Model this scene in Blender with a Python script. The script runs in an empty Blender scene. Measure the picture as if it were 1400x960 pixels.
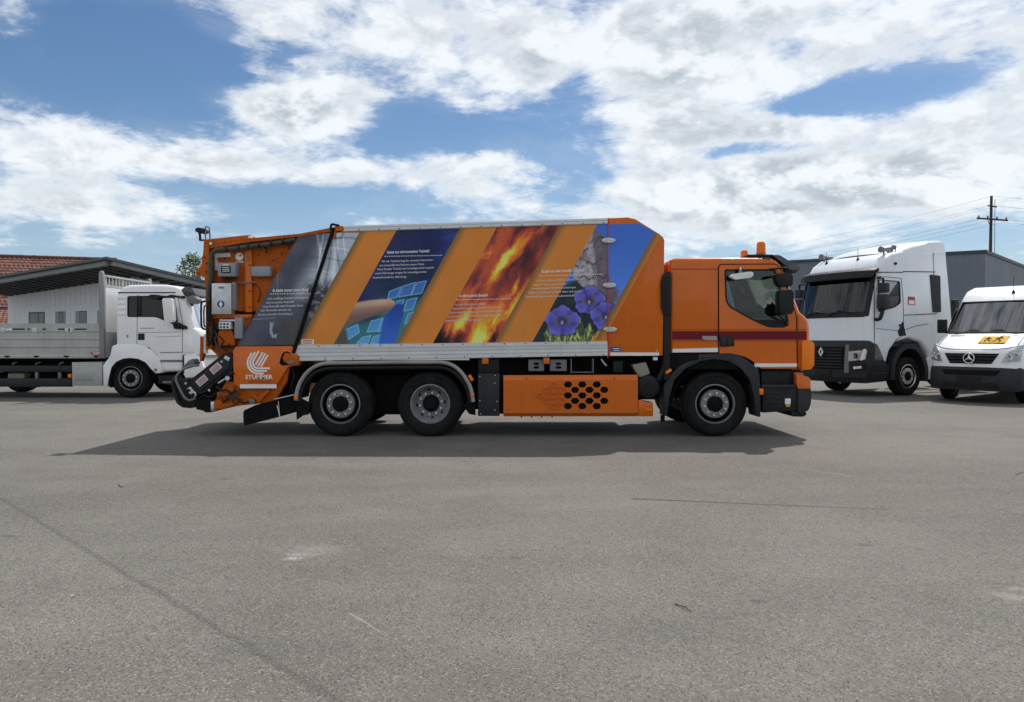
import bpy, bmesh, math, random
import numpy as np
from mathutils import Vector, Matrix
from mathutils.geometry import tessellate_polygon

random.seed(7)
rad = math.radians
scene = bpy.context.scene
COL = scene.collection

# ---------------------------------------------------------------- camera
F = 1000.0            # focal length in photo pixels (photo is 1400 wide)
HOR = 464.0           # horizon row in the photo
CAMH = 1.5
cam_data = bpy.data.cameras.new("camera")
cam = bpy.data.objects.new("camera", cam_data)
COL.objects.link(cam)
cam.location = (0, 0, CAMH)
cam.rotation_euler = (rad(90), 0, 0)
cam_data.sensor_width = 36
cam_data.lens = 36 * F / 1400
cam_data.shift_y = -(480 - HOR) / 1400
cam_data.clip_start = 0.1
cam_data.clip_end = 6000
scene.camera = cam

# ---------------------------------------------------------------- light
SUN = Vector((0.35, 0.56, 1.0)).normalized()
sun_data = bpy.data.lights.new("sun", 'SUN')
sun_data.energy = 2.5
sun_data.angle = rad(0.8)
sun_data.color = (1.0, 0.955, 0.89)
sun = bpy.data.objects.new("sun", sun_data)
COL.objects.link(sun)
sun.location = SUN * 60
sun.rotation_euler = (-SUN).to_track_quat('-Z', 'Y').to_euler()

scene.view_settings.view_transform = 'Standard'
scene.view_settings.look = 'None'
scene.view_settings.exposure = 0.72
scene.view_settings.gamma = 1.0
scene.render.film_transparent = False
cy = scene.cycles
cy.max_bounces = 7
cy.diffuse_bounces = 3
cy.glossy_bounces = 3
cy.transmission_bounces = 4
cy.transparent_max_bounces = 12
cy.caustics_reflective = False
cy.caustics_refractive = False
cy.use_denoising = True


# ---------------------------------------------------------------- node helpers
class NT:
    def __init__(self, tree):
        self.t = tree
        self.n = tree.nodes
        self.l = tree.links

    def new(self, typ, **kw):
        nd = self.n.new(typ)
        for k, v in kw.items():
            setattr(nd, k, v)
        return nd

    def put(self, sock, v):
        if v is None:
            return
        if isinstance(v, bpy.types.NodeSocket):
            self.l.new(v, sock)
        elif isinstance(v, (tuple, list)):
            if len(v) == 3 and sock.type == 'RGBA':
                v = (*v, 1)
            sock.default_value = v
        else:
            sock.default_value = v

    def m(self, op, a, b=None, c=None, clamp=False):
        nd = self.new('ShaderNodeMath', operation=op, use_clamp=clamp)
        self.put(nd.inputs[0], a)
        self.put(nd.inputs[1], b)
        self.put(nd.inputs[2], c)
        return nd.outputs[0]

    def ss(self, x, lo, hi, a=0.0, b=1.0):
        nd = self.new('ShaderNodeMapRange', interpolation_type='SMOOTHSTEP', clamp=True)
        self.put(nd.inputs[0], x)
        for i, v in enumerate((lo, hi, a, b)):
            self.put(nd.inputs[i + 1], v)
        return nd.outputs[0]

    def noise(self, vec, scale, detail=4, rough=0.55, dist=0.0, out=0):
        nd = self.new('ShaderNodeTexNoise')
        self.put(nd.inputs['Vector'], vec)
        nd.inputs['Scale'].default_value = scale
        nd.inputs['Detail'].default_value = detail
        nd.inputs['Roughness'].default_value = rough
        nd.inputs['Distortion'].default_value = dist
        return nd.outputs[out]

    def mix(self, f, a, b, blend='MIX'):
        nd = self.new('ShaderNodeMix', data_type='RGBA', blend_type=blend)
        self.put(nd.inputs[0], f)
        self.put(nd.inputs[6], a)
        self.put(nd.inputs[7], b)
        return nd.outputs[2]

    def comb(self, x, y, z):
        nd = self.new('ShaderNodeCombineXYZ')
        for i, v in enumerate((x, y, z)):
            self.put(nd.inputs[i], v)
        return nd.outputs[0]

    def sep(self, v):
        nd = self.new('ShaderNodeSeparateXYZ')
        self.put(nd.inputs[0], v)
        return nd.outputs


def lin(r, g, b, k=1.0):
    def f(c):
        c = c / 255
        return c / 12.92 if c <= 0.04045 else ((c + 0.055) / 1.055) ** 2.4
    return tuple(min(0.92, f(c) * k) for c in (r, g, b))


# ---------------------------------------------------------------- sky with clouds
world = bpy.data.worlds.new("World")
scene.world = world
world.use_nodes = True
W = NT(world.node_tree)
W.n.clear()
w_out = W.new('ShaderNodeOutputWorld')
w_bg = W.new('ShaderNodeBackground')
w_bg.inputs[1].default_value = 0.15
world.cycles.sampling_method = 'MANUAL'
world.cycles.sample_map_resolution = 512
W.l.new(w_bg.outputs[0], w_out.inputs[0])
sky = W.new('ShaderNodeTexSky', sky_type='NISHITA', sun_disc=False)
sky.sun_elevation = math.asin(SUN.z)
sky.sun_rotation = math.atan2(SUN.x, SUN.y)
sky.altitude = 450
sky.air_density = 1.0
sky.dust_density = 0.6
sky.ozone_density = 1.6
tc = W.new('ShaderNodeTexCoord')
dx, dy, dz = W.sep(tc.outputs['Generated'])
zc = W.m('ADD', W.m('MAXIMUM', dz, 0.0), 0.16)
px_ = W.m('DIVIDE', dx, zc)
py_ = W.m('DIVIDE', dy, zc)
plane = W.comb(px_, py_, 0.0)
az = W.m('ARCTAN2', dx, dy)
el = W.m('ARCSINE', dz)


def azel(px, py):
    x, y, z = (px - 700) / F, 1.0, (HOR - py) / F
    return math.atan2(x, y), math.atan2(z, math.hypot(x, y))


AZEL = W.comb(az, el, 0.0)


def vmath(op, a, b=None, c=None, out=0):
    nd = W.new('ShaderNodeVectorMath', operation=op)
    for i, v in enumerate((a, b, c)):
        W.put(nd.inputs[i], v)
    return nd.outputs[out]


def blob(acc, px, py, sx, sy, amp):
    """soft weather patch: more (amp>0) or less cloud around one direction of the sky"""
    a0, e0 = azel(px, py)
    kx, ky = F / sx, F / sy
    v = vmath('MULTIPLY_ADD', AZEL, (kx, ky, 0), (-a0 * kx, -e0 * ky, 0))
    q = vmath('DOT_PRODUCT', v, v, out=1)
    return W.m('MULTIPLY_ADD', W.m('POWER', 0.3679, q), amp, acc)


WEATHER = [
    (1080, 30, 420, 105, 0.34), (1260, 220, 340, 80, 0.42), (880, 120, 120, 120, 0.22), (1000, 280, 260, 48, 0.32),
    (500, 50, 210, 80, 0.22), (650, 105, 130, 60, 0.10), (90, 195, 200, 34, 0.32), (350, 230, 200, 20, 0.26),
    (640, 225, 110, 26, 0.30), (410, 150, 98, 36, 0.62), (90, 280, 190, 30, 0.32), (640, 268, 55, 26, 0.20),
    (10, 22, 60, 26, 0.26), (150, 105, 70, 22, 0.10), (270, 92, 70, 14, 0.12),
    (130, 60, 160, 55, -0.28), (735, 190, 130, 42, -0.34), (790, 90, 34, 60, -0.26), (815, 245, 50, 26, -0.28),
    (270, 145, 50, 26, -0.18), (565, 150, 46, 40, -0.26), (320, 105, 60, 16, -0.14),
    (460, 276, 140, 18, -0.30), (1215, 122, 105, 22, -0.62), (1100, 142, 60, 15, -0.36), (1030, 203, 80, 10, -0.40),
    (1065, 268, 45, 12, -0.40), (560, 180, 40, 26, -0.16), (1250, 340, 260, 26, -0.10), (930, 210, 90, 70, 0.16), (720, 50, 120, 60, 0.12),
]
# the broken cloud of the view goes on over the rest of the sky
inview = W.m('MULTIPLY', W.ss(W.m('ABSOLUTE', az), 0.62, 1.1, 1.0, 0.0), W.ss(el, 0.45, 0.8, 1.0, 0.0))
cover = W.m('MULTIPLY', W.m('SUBTRACT', 1.0, inview), 0.24)
for b in WEATHER:
    cover = blob(cover, *b)
warp = W.noise(plane, 1.3, 2, 0.5, 0.0, out=1)
wp = vmath('MULTIPLY_ADD', warp, (0.6, 0.6, 0.0), plane)
n1 = W.noise(wp, 2.1, 9, 0.64)
sph = vmath('MULTIPLY', AZEL, (1.0, 1.7, 1.0))
sph = vmath('MULTIPLY_ADD', warp, (0.06, 0.06, 0.0), sph)
n3 = W.noise(sph, 8.5, 10, 0.62)
n3up = W.noise(vmath('ADD', sph, (0.012, 0.040, 0.0)), 8.5, 4, 0.58)      # the same field a little nearer the sun
n2 = W.noise(wp, 9.5, 6, 0.66)
nn = W.m('ADD', W.m('MULTIPLY', n1, 0.48), W.m('MULTIPLY_ADD', n2, 0.16, W.m('MULTIPLY', n3, 0.45)))
nn = W.m('MULTIPLY_ADD', W.m('SUBTRACT', nn, 0.545), 2.0, 0.56)
dens = W.m('MULTIPLY_ADD', cover, 0.92, nn)
veil = W.m('MULTIPLY', W.ss(W.m('MULTIPLY_ADD', cover, 0.5, n1), 0.42, 0.82), 0.22)      # thin high cirrus between the clouds
alpha = W.m('MAXIMUM', W.ss(dens, 0.57, 0.88), veil)
thick = W.ss(dens, 0.66, 1.15)
relief = W.m('MULTIPLY', W.m('SUBTRACT', n3, n3up), 2.4)
shade = W.m('ADD', W.m('MULTIPLY', n2, 0.30), W.m('MULTIPLY_ADD', n1, 0.35, 0.17))
shade = W.ss(W.m('ADD', shade, relief), 0.28, 0.72)
grey = W.m('MULTIPLY', thick, W.m('SUBTRACT', 1.0, shade))
CLB = 4.0
c_white = (CLB * 0.96, CLB * 1.0, CLB * 1.035)
c_grey = (CLB * 0.46, CLB * 0.52, CLB * 0.58)
ccol = W.mix(W.m('MULTIPLY', grey, 0.95, clamp=True), c_white, c_grey)
hsv = W.new('ShaderNodeHueSaturation')
hsv.inputs['Saturation'].default_value = 1.18
hsv.inputs['Value'].default_value = 0.385
W.l.new(sky.outputs[0], hsv.inputs['Color'])
al2 = W.m('MULTIPLY', alpha, W.ss(dz, 0.0, 0.05, 0.35, 0.94))
haze = W.ss(el, 0.0, 0.30, 0.55, 0.0)
blue = W.mix(haze, hsv.outputs[0], (CLB * 0.44, CLB * 0.60, CLB * 0.76))
w_col = W.mix(al2, blue, ccol)
W.l.new(w_col, w_bg.inputs[0])


# ---------------------------------------------------------------- materials
def new_mat(name):
    m = bpy.data.materials.new(name)
    m.use_nodes = True
    t = NT(m.node_tree)
    bs = [n for n in t.n if n.type == 'BSDF_PRINCIPLED'][0]
    return m, t, bs


def pmat(name, col, rough=0.5, metal=0.0, coat=0.0, var=0.10, vscale=2.5, bump=0.0, bscale=80.0,
         dirt=0.0, dirtcol=(0.10, 0.085, 0.07), spec=0.5, rvar=0.12):
    """painted / plastic / metal surface with procedural tone and roughness variation, optional grime"""
    m, t, bs = new_mat(name)
    tcn = t.new('ShaderNodeTexCoord')
    v = tcn.outputs['Object']
    n = t.noise(v, vscale, 5, 0.6)
    c = t.mix(t.ss(n, 0.3, 0.7), tuple(x * (1 - var) for x in col), tuple(min(1, x * (1 + var)) for x in col))
    if dirt > 0:
        d = t.noise(v, 5.0, 8, 0.68, 0.4)
        c = t.mix(t.m('MULTIPLY', t.ss(d, 0.45, 0.75), dirt), c, dirtcol)
        mpn = t.new('ShaderNodeMapping')
        mpn.inputs['Scale'].default_value = (11, 11, 0.7)
        t.l.new(v, mpn.inputs[0])
        sk_ = t.noise(mpn.outputs[0], 1.0, 5, 0.6)
        c = t.mix(t.m('MULTIPLY', t.ss(sk_, 0.50, 0.80), min(0.6, dirt * 1.2)), c, dirtcol)
    t.put(bs.inputs['Base Color'], c)
    n2 = t.noise(v, 9.0, 4, 0.6)
    t.put(bs.inputs['Roughness'], t.ss(n2, 0.25, 0.75, max(0.02, rough - rvar * rough), min(1, rough + rvar)))
    bs.inputs['Metallic'].default_value = metal
    bs.inputs['Coat Weight'].default_value = coat
    bs.inputs['Coat Roughness'].default_value = 0.06
    bs.inputs['Specular IOR Level'].default_value = spec
    if bump > 0:
        bn = t.new('ShaderNodeBump')
        bn.inputs['Strength'].default_value = bump
        bn.inputs['Distance'].default_value = 0.01
        t.put(bn.inputs['Height'], t.noise(v, bscale, 4, 0.6))
        t.put(bs.inputs['Normal'], bn.outputs[0])
    return m


def glass_mat(name, tint, refl=1.0, rough=0.02, film=0.0):
    m = bpy.data.materials.new(name)
    m.use_nodes = True
    t = NT(m.node_tree)
    t.n.clear()
    o = t.new('ShaderNodeOutputMaterial')
    tr = t.new('ShaderNodeBsdfTransparent')
    tr.inputs[0].default_value = (*tint, 1)
    gl = t.new('ShaderNodeBsdfGlossy')
    gl.inputs['Roughness'].default_value = rough
    fr = t.new('ShaderNodeFresnel')
    fr.inputs[0].default_value = 1.5
    mx = t.new('ShaderNodeMixShader')
    t.put(mx.inputs[0], t.m('MULTIPLY_ADD', fr.outputs[0], refl, film, clamp=True))
    t.l.new(tr.outputs[0], mx.inputs[1])
    t.l.new(gl.outputs[0], mx.inputs[2])
    t.l.new(mx.outputs[0], o.inputs[0])
    return m


M = {}
M['orange'] = pmat('orange_paint', (0.66, 0.134, 0.003), 0.34, coat=0.50, spec=0.18, var=0.06, dirt=0.16, dirtcol=(0.25, 0.10, 0.03))
M['orange_dirty'] = pmat('orange_paint_worn', (0.50, 0.102, 0.004), 0.5, coat=0.0, spec=0.2, var=0.14, dirt=0.55, dirtcol=(0.12, 0.04, 0.012), bump=0.15, bscale=30)
M['orange_print'] = pmat('orange_vinyl', lin(158, 96, 34, 2.1), 0.5, var=0.03, spec=0.15)
M['amber'] = pmat('amber_plastic', (0.85, 0.20, 0.004), 0.25, coat=0.15, spec=0.25, var=0.05)
M['burgundy'] = pmat('burgundy_vinyl', (0.15, 0.008, 0.016), 0.45, var=0.05, spec=0.2)
M['alu'] = pmat('aluminium_rail', (0.62, 0.63, 0.63), 0.42, metal=0.35, var=0.06, dirt=0.18, dirtcol=(0.33, 0.33, 0.32))
M['alu_dull'] = pmat('dull_aluminium', (0.42, 0.43, 0.41), 0.5, metal=0.25, var=0.10, dirt=0.25, dirtcol=(0.22, 0.22, 0.20))
M['steel'] = pmat('stainless_steel', (0.55, 0.56, 0.57), 0.35, metal=0.7, var=0.12, vscale=6)
M['rim'] = pmat('rim_steel', (0.20, 0.21, 0.22), 0.5, metal=0.2, var=0.15, vscale=8, dirt=0.35, dirtcol=(0.09, 0.085, 0.08))
M['chrome'] = pmat('polished_rim', (0.72, 0.72, 0.72), 0.2, metal=0.9, var=0.1, dirt=0.15)
M['nut'] = pmat('wheel_nut_steel', (0.62, 0.63, 0.65), 0.35, metal=0.5)
M['rubber'] = pmat('tyre_rubber', (0.0095, 0.0098, 0.0105), 0.75, var=0.25, vscale=5, dirt=0.30, dirtcol=(0.026, 0.024, 0.021), bump=0.2, bscale=50, spec=0.2)
M['black'] = pmat('black_plastic', (0.0105, 0.0110, 0.0125), 0.5, var=0.15, dirt=0.2, dirtcol=(0.03, 0.028, 0.026), bump=0.05, spec=0.28)
M['black_matt'] = pmat('black_frame', (0.007, 0.007, 0.0075), 0.75, var=0.2, dirt=0.3, dirtcol=(0.018, 0.016, 0.014), spec=0.12)
M['anthracite'] = pmat('anthracite_plastic', (0.022, 0.0245, 0.030), 0.55, var=0.12, dirt=0.25, dirtcol=(0.042, 0.04, 0.036), spec=0.3)
M['grey'] = pmat('grey_box', (0.27, 0.29, 0.32), 0.5, var=0.08, dirt=0.15)
M['greymid'] = pmat('mid_grey_plastic', (0.16, 0.165, 0.175), 0.5, var=0.08)
M['white'] = pmat('white_paint', (0.86, 0.87, 0.885), 0.30, coat=0.5, var=0.025, dirt=0.12, dirtcol=(0.50, 0.48, 0.45))
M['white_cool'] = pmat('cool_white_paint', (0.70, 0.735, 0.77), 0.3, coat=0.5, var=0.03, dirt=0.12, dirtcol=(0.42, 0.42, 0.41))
M['alu_post'] = pmat('grey_steel_post', (0.26, 0.27, 0.275), 0.45, metal=0.3, var=0.1)
M['white_flat'] = pmat('white_vinyl', (0.80, 0.80, 0.79), 0.5, var=0.05, dirt=0.12, dirtcol=(0.5, 0.48, 0.45))
M['white_print'] = pmat('white_lettering', (0.86, 0.86, 0.85), 0.5, var=0.02)
M['soft_print'] = pmat('pale_lettering', (0.70, 0.70, 0.69), 0.5, var=0.02)
M['label'] = pmat('pink_label', (0.72, 0.55, 0.55), 0.5, var=0.05)
M['red'] = pmat('red_print', (0.45, 0.03, 0.035), 0.45)
M['blue'] = pmat('blue_print', (0.012, 0.06, 0.26), 0.45)
M['yellow'] = pmat('yellow_print', (0.66, 0.34, 0.012), 0.7, var=0.04, spec=0.12)
M['beige'] = pmat('beige_tank', (0.30, 0.28, 0.22), 0.55, dirt=0.3)
M['interior'] = pmat('cab_trim', (0.030, 0.034, 0.038), 0.7)
M['seat'] = pmat('seat_cloth', (0.022, 0.024, 0.03), 0.85, bump=0.2)
M['mirror'] = pmat('mirror_glass', (0.75, 0.75, 0.77), 0.08, metal=0.9, var=0.02)
M['lamp'] = pmat('clear_lamp', (0.78, 0.80, 0.82), 0.3, metal=0.0, coat=0.3, var=0.3, vscale=14)
M['glass'] = glass_mat('tinted_glass', (0.74, 0.81, 0.80), 1.0)
M['glass_dark'] = glass_mat('dark_glass', (0.16, 0.20, 0.20), 1.1)
M['glass_screen'] = glass_mat('windscreen_glass', (0.46, 0.58, 0.57), 1.0, film=0.02)
M['glass_van'] = glass_mat('van_screen_glass', (0.45, 0.54, 0.52), 1.6, film=0.14)
M['lampglass'] = glass_mat('lamp_glass', (0.94, 0.95, 0.96), 0.7)
M['smoked'] = pmat('smoked_visor', (0.03, 0.034, 0.033), 0.14, coat=0.5, var=0.1)
M['hose'] = pmat('hose_sleeve', (0.05, 0.05, 0.043), 0.6, var=0.4, vscale=30, bump=0.5, bscale=90)
M['galv'] = pmat('galvanised_mudguard', (0.33, 0.32, 0.30), 0.55, metal=0.2, var=0.15, dirt=0.4, dirtcol=(0.16, 0.14, 0.115))
M['window_dark'] = pmat('window_pane', (0.045, 0.058, 0.07), 0.06, var=0.3, spec=0.8)


# ---------------------------------------------------------------- mesh builder
class MB:
    def __init__(self):
        self.bm = bmesh.new()

    def _bev(self, faces, bev, seg):
        es = list({e for f in faces for e in f.edges})
        if bev > 0:
            bmesh.ops.bevel(self.bm, geom=es, offset=bev, segments=seg, profile=0.5, affect='EDGES', clamp_overlap=True)

    def add(self, verts, faces, bev=0, seg=1):
        vs = [self.bm.verts.new(v) for v in verts]
        fs = []
        for f in faces:
            try:
                fs.append(self.bm.faces.new([vs[i] for i in f]))
            except ValueError:
                pass
        self._bev(fs, bev, seg)
        return self

    def box(self, x0, x1, y0, y1, z0, z1, bev=0.0, seg=2):
        if x0 > x1: x0, x1 = x1, x0
        if y0 > y1: y0, y1 = y1, y0
        if z0 > z1: z0, z1 = z1, z0
        v = [(x, y, z) for x in (x0, x1) for y in (y0, y1) for z in (z0, z1)]
        f = [(0, 1, 3, 2), (4, 6, 7, 5), (0, 4, 5, 1), (2, 3, 7, 6), (0, 2, 6, 4), (1, 5, 7, 3)]
        return self.add(v, f, bev, seg)

    def prism(self, poly, y0, y1, bev=0.0, seg=2, holes=(), mp=None):
        """polygon in (x,z) extruded along y; holes are cut right through"""
        mp = mp or (lambda a, b, z: (a, b, z))
        if not holes:
            n = len(poly)
            v = [mp(x, y0, z) for x, z in poly] + [mp(x, y1, z) for x, z in poly]
            f = [tuple(range(n)), tuple(range(2 * n - 1, n - 1, -1))]
            f += [(i, (i + 1) % n, n + (i + 1) % n, n + i) for i in range(n)]
            self.add(v, f, bev, seg)
        else:
            loops = [list(poly)] + [list(h) for h in holes]
            flat = [p for l in loops for p in l]
            tris = tessellate_polygon([[Vector((p[0], p[1], 0)) for p in l] for l in loops])
            n = len(flat)
            v = [mp(x, y0, z) for x, z in flat] + [mp(x, y1, z) for x, z in flat]
            f = [tuple(t) for t in tris] + [tuple(n + i for i in reversed(t)) for t in tris]
            o = 0
            for l in loops:
                k = len(l)
                f += [(o + i, o + (i + 1) % k, n + o + (i + 1) % k, n + o + i) for i in range(k)]
                o += k
            self.add(v, f)
        return self

    def cyl(self, p0, p1, r0, r1=None, seg=16, cap=True):
        r1 = r0 if r1 is None else r1
        p0, p1 = Vector(p0), Vector(p1)
        d = (p1 - p0).normalized()
        a = d.orthogonal().normalized()
        b = d.cross(a)
        v = []
        for p, r in ((p0, r0), (p1, r1)):
            for i in range(seg):
                t = 2 * math.pi * i / seg
                v.append(p + (a * math.cos(t) + b * math.sin(t)) * r)
        f = [(i, (i + 1) % seg, seg + (i + 1) % seg, seg + i) for i in range(seg)]
        if cap:
            f += [tuple(reversed(range(seg))), tuple(range(seg, 2 * seg))]
        return self.add(v, f)

    def tube(self, path, r, seg=8, closed=False):
        P = [Vector(p) for p in path]
        n = len(P)
        rs = r if isinstance(r, (list, tuple)) else [r] * n
        v, prev = [], None
        for i, p in enumerate(P):
            if closed:
                d = (P[(i + 1) % n] - P[i - 1])
            else:
                d = P[min(i + 1, n - 1)] - P[max(i - 1, 0)]
            d.normalize()
            a = d.orthogonal() if prev is None else prev - d * prev.dot(d)
            if a.length < 1e-6: a = d.orthogonal()
            a.normalize()
            prev = a
            b = d.cross(a)
            for k in range(seg):
                t = 2 * math.pi * k / seg
                v.append(p + (a * math.cos(t) + b * math.sin(t)) * rs[i])
        f = []
        for i in range(n if closed else n - 1):
            j = (i + 1) % n
            f += [(i * seg + k, i * seg + (k + 1) % seg, j * seg + (k + 1) % seg, j * seg + k) for k in range(seg)]
        if not closed:
            f += [tuple(reversed(range(seg))), tuple(range((n - 1) * seg, n * seg))]
        return self.add(v, f)

    def lathe(self, prof, org, seg=48, axis='y', cap=True):
        """prof = [(radius, offset along axis)]"""
        ox, oy, oz = org
        v = []
        for r, h in prof:
            for i in range(seg):
                t = 2 * math.pi * i / seg
                c, s = r * math.cos(t), r * math.sin(t)
                v.append((ox + c, oy + h, oz + s) if axis == 'y' else (ox + h, oy + c, oz + s) if axis == 'x' else (ox + c, oy + s, oz + h))
        f = []
        for j in range(len(prof) - 1):
            f += [(j * seg + i, j * seg + (i + 1) % seg, (j + 1) * seg + (i + 1) % seg, (j + 1) * seg + i) for i in range(seg)]
        if cap and prof[0][0] > 1e-5: f.append(tuple(range(seg)))
        if cap and prof[-1][0] > 1e-5: f.append(tuple(reversed(range((len(prof) - 1) * seg, len(prof) * seg))))
        return self.add(v, f)

    def build(self, name, mat, parent=None, ang=32, smooth=True):
        bm = self.bm
        bmesh.ops.delete(bm, geom=[v for v in bm.verts if not v.link_faces], context='VERTS')
        bmesh.ops.remove_doubles(bm, verts=bm.verts, dist=1e-5)
        bmesh.ops.recalc_face_normals(bm, faces=bm.faces)
        if smooth:
            for f in bm.faces: f.smooth = True
            for e in bm.edges:
                e.smooth = len(e.link_faces) == 2 and e.calc_face_angle(0) < rad(ang)
        me = bpy.data.meshes.new(name)
        bm.to_mesh(me)
        bm.free()
        return link(name, me, mat, parent)


def link(name, me, mat, parent=None):
    o = bpy.data.objects.new(name, me)
    if mat is not None:
        me.materials.clear()
        me.materials.append(M[mat] if isinstance(mat, str) else mat)
    COL.objects.link(o)
    o.parent = parent
    return o


def thing(name, label, cat, loc=(0, 0, 0), rz=0.0, group=None):
    o = bpy.data.objects.new(name, None)
    o.empty_display_size = 0.3
    COL.objects.link(o)
    o.location = loc
    o.rotation_euler = (0, 0, rz)
    return tag(o, label, cat, group)


def tag(o, label, cat, group=None):
    o['label'] = label
    o['category'] = cat
    if group: o['group'] = group
    return o


def structure(o):
    o['kind'] = 'structure'
    return o


def copy_tree(o, parent, loc=None):
    c = o.copy()
    COL.objects.link(c)
    c.parent = parent
    if loc is not None: c.location = loc
    for ch in [k for k in bpy.data.objects if k.parent == o]:
        copy_tree(ch, c)
    return c


def bez(pts, n=8):
    """smooth path through points (Catmull-Rom)"""
    P = [Vector(p) for p in pts]
    out = []
    for i in range(len(P) - 1):
        p0, p1, p2, p3 = P[max(i - 1, 0)], P[i], P[i + 1], P[min(i + 2, len(P) - 1)]
        for k in range(n):
            t = k / n
            out.append(0.5 * ((2 * p1) + (p2 - p0) * t + (2 * p0 - 5 * p1 + 4 * p2 - p3) * t * t + (3 * p1 - p0 - 3 * p2 + p3) * t ** 3))
    out.append(P[-1])
    return out


def rpoly(poly, r, n=4):
    """round the corners of a 2-D polygon; r scalar or one per corner"""
    out = []
    k = len(poly)
    for i, p in enumerate(poly):
        ri = r[i] if isinstance(r, (list, tuple)) else r
        p = Vector(p)
        if ri <= 0:
            out.append(tuple(p)); continue
        a, b = Vector(poly[i - 1]) - p, Vector(poly[(i + 1) % k]) - p
        la, lb = a.length, b.length
        ri2 = min(ri, la * 0.45, lb * 0.45)
        A, B = p + a / la * ri2, p + b / lb * ri2
        for j in range(n + 1):
            t = j / n
            out.append(tuple(A * (1 - t) ** 2 + p * 2 * t * (1 - t) + B * t * t))
    return out


def text_mesh(name, s, mat, parent, o, ex, ez, width=None, size=0.1, bold=0.0, shear=0.0, depth=0.0008, align='LEFT'):
    """lettering laid on a surface: origin o (baseline left), ex along the line, ez up"""
    cu = bpy.data.curves.new(name, 'FONT')
    cu.body = s
    cu.size = size
    cu.offset = bold
    cu.shear = shear
    cu.extrude = depth
    cu.resolution_u = 2
    cu.align_x = 'LEFT'
    tmp = bpy.data.objects.new(name + '_tmp', cu)
    COL.objects.link(tmp)
    bpy.context.view_layer.update()
    dg = bpy.context.evaluated_depsgraph_get()
    me = bpy.data.meshes.new_from_object(tmp.evaluated_get(dg))
    bpy.data.objects.remove(tmp)
    bpy.data.curves.remove(cu)
    co = np.empty(len(me.vertices) * 3)
    me.vertices.foreach_get('co', co)
    co = co.reshape(-1, 3)
    if width is not None and len(co):
        co[:, 0] *= width / max(1e-6, co[:, 0].max() - min(0, co[:, 0].min()))
    ex, ez, o = np.array(ex, float), np.array(ez, float), np.array(o, float)
    nrm = np.cross(ex, ez)
    nrm /= np.linalg.norm(nrm)
    new = o + co[:, :1] * ex + co[:, 1:2] * ez + co[:, 2:3] * nrm
    me.vertices.foreach_set('co', new.reshape(-1))
    me.update()
    me.name = name
    return link(name, me, mat, parent)


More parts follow.
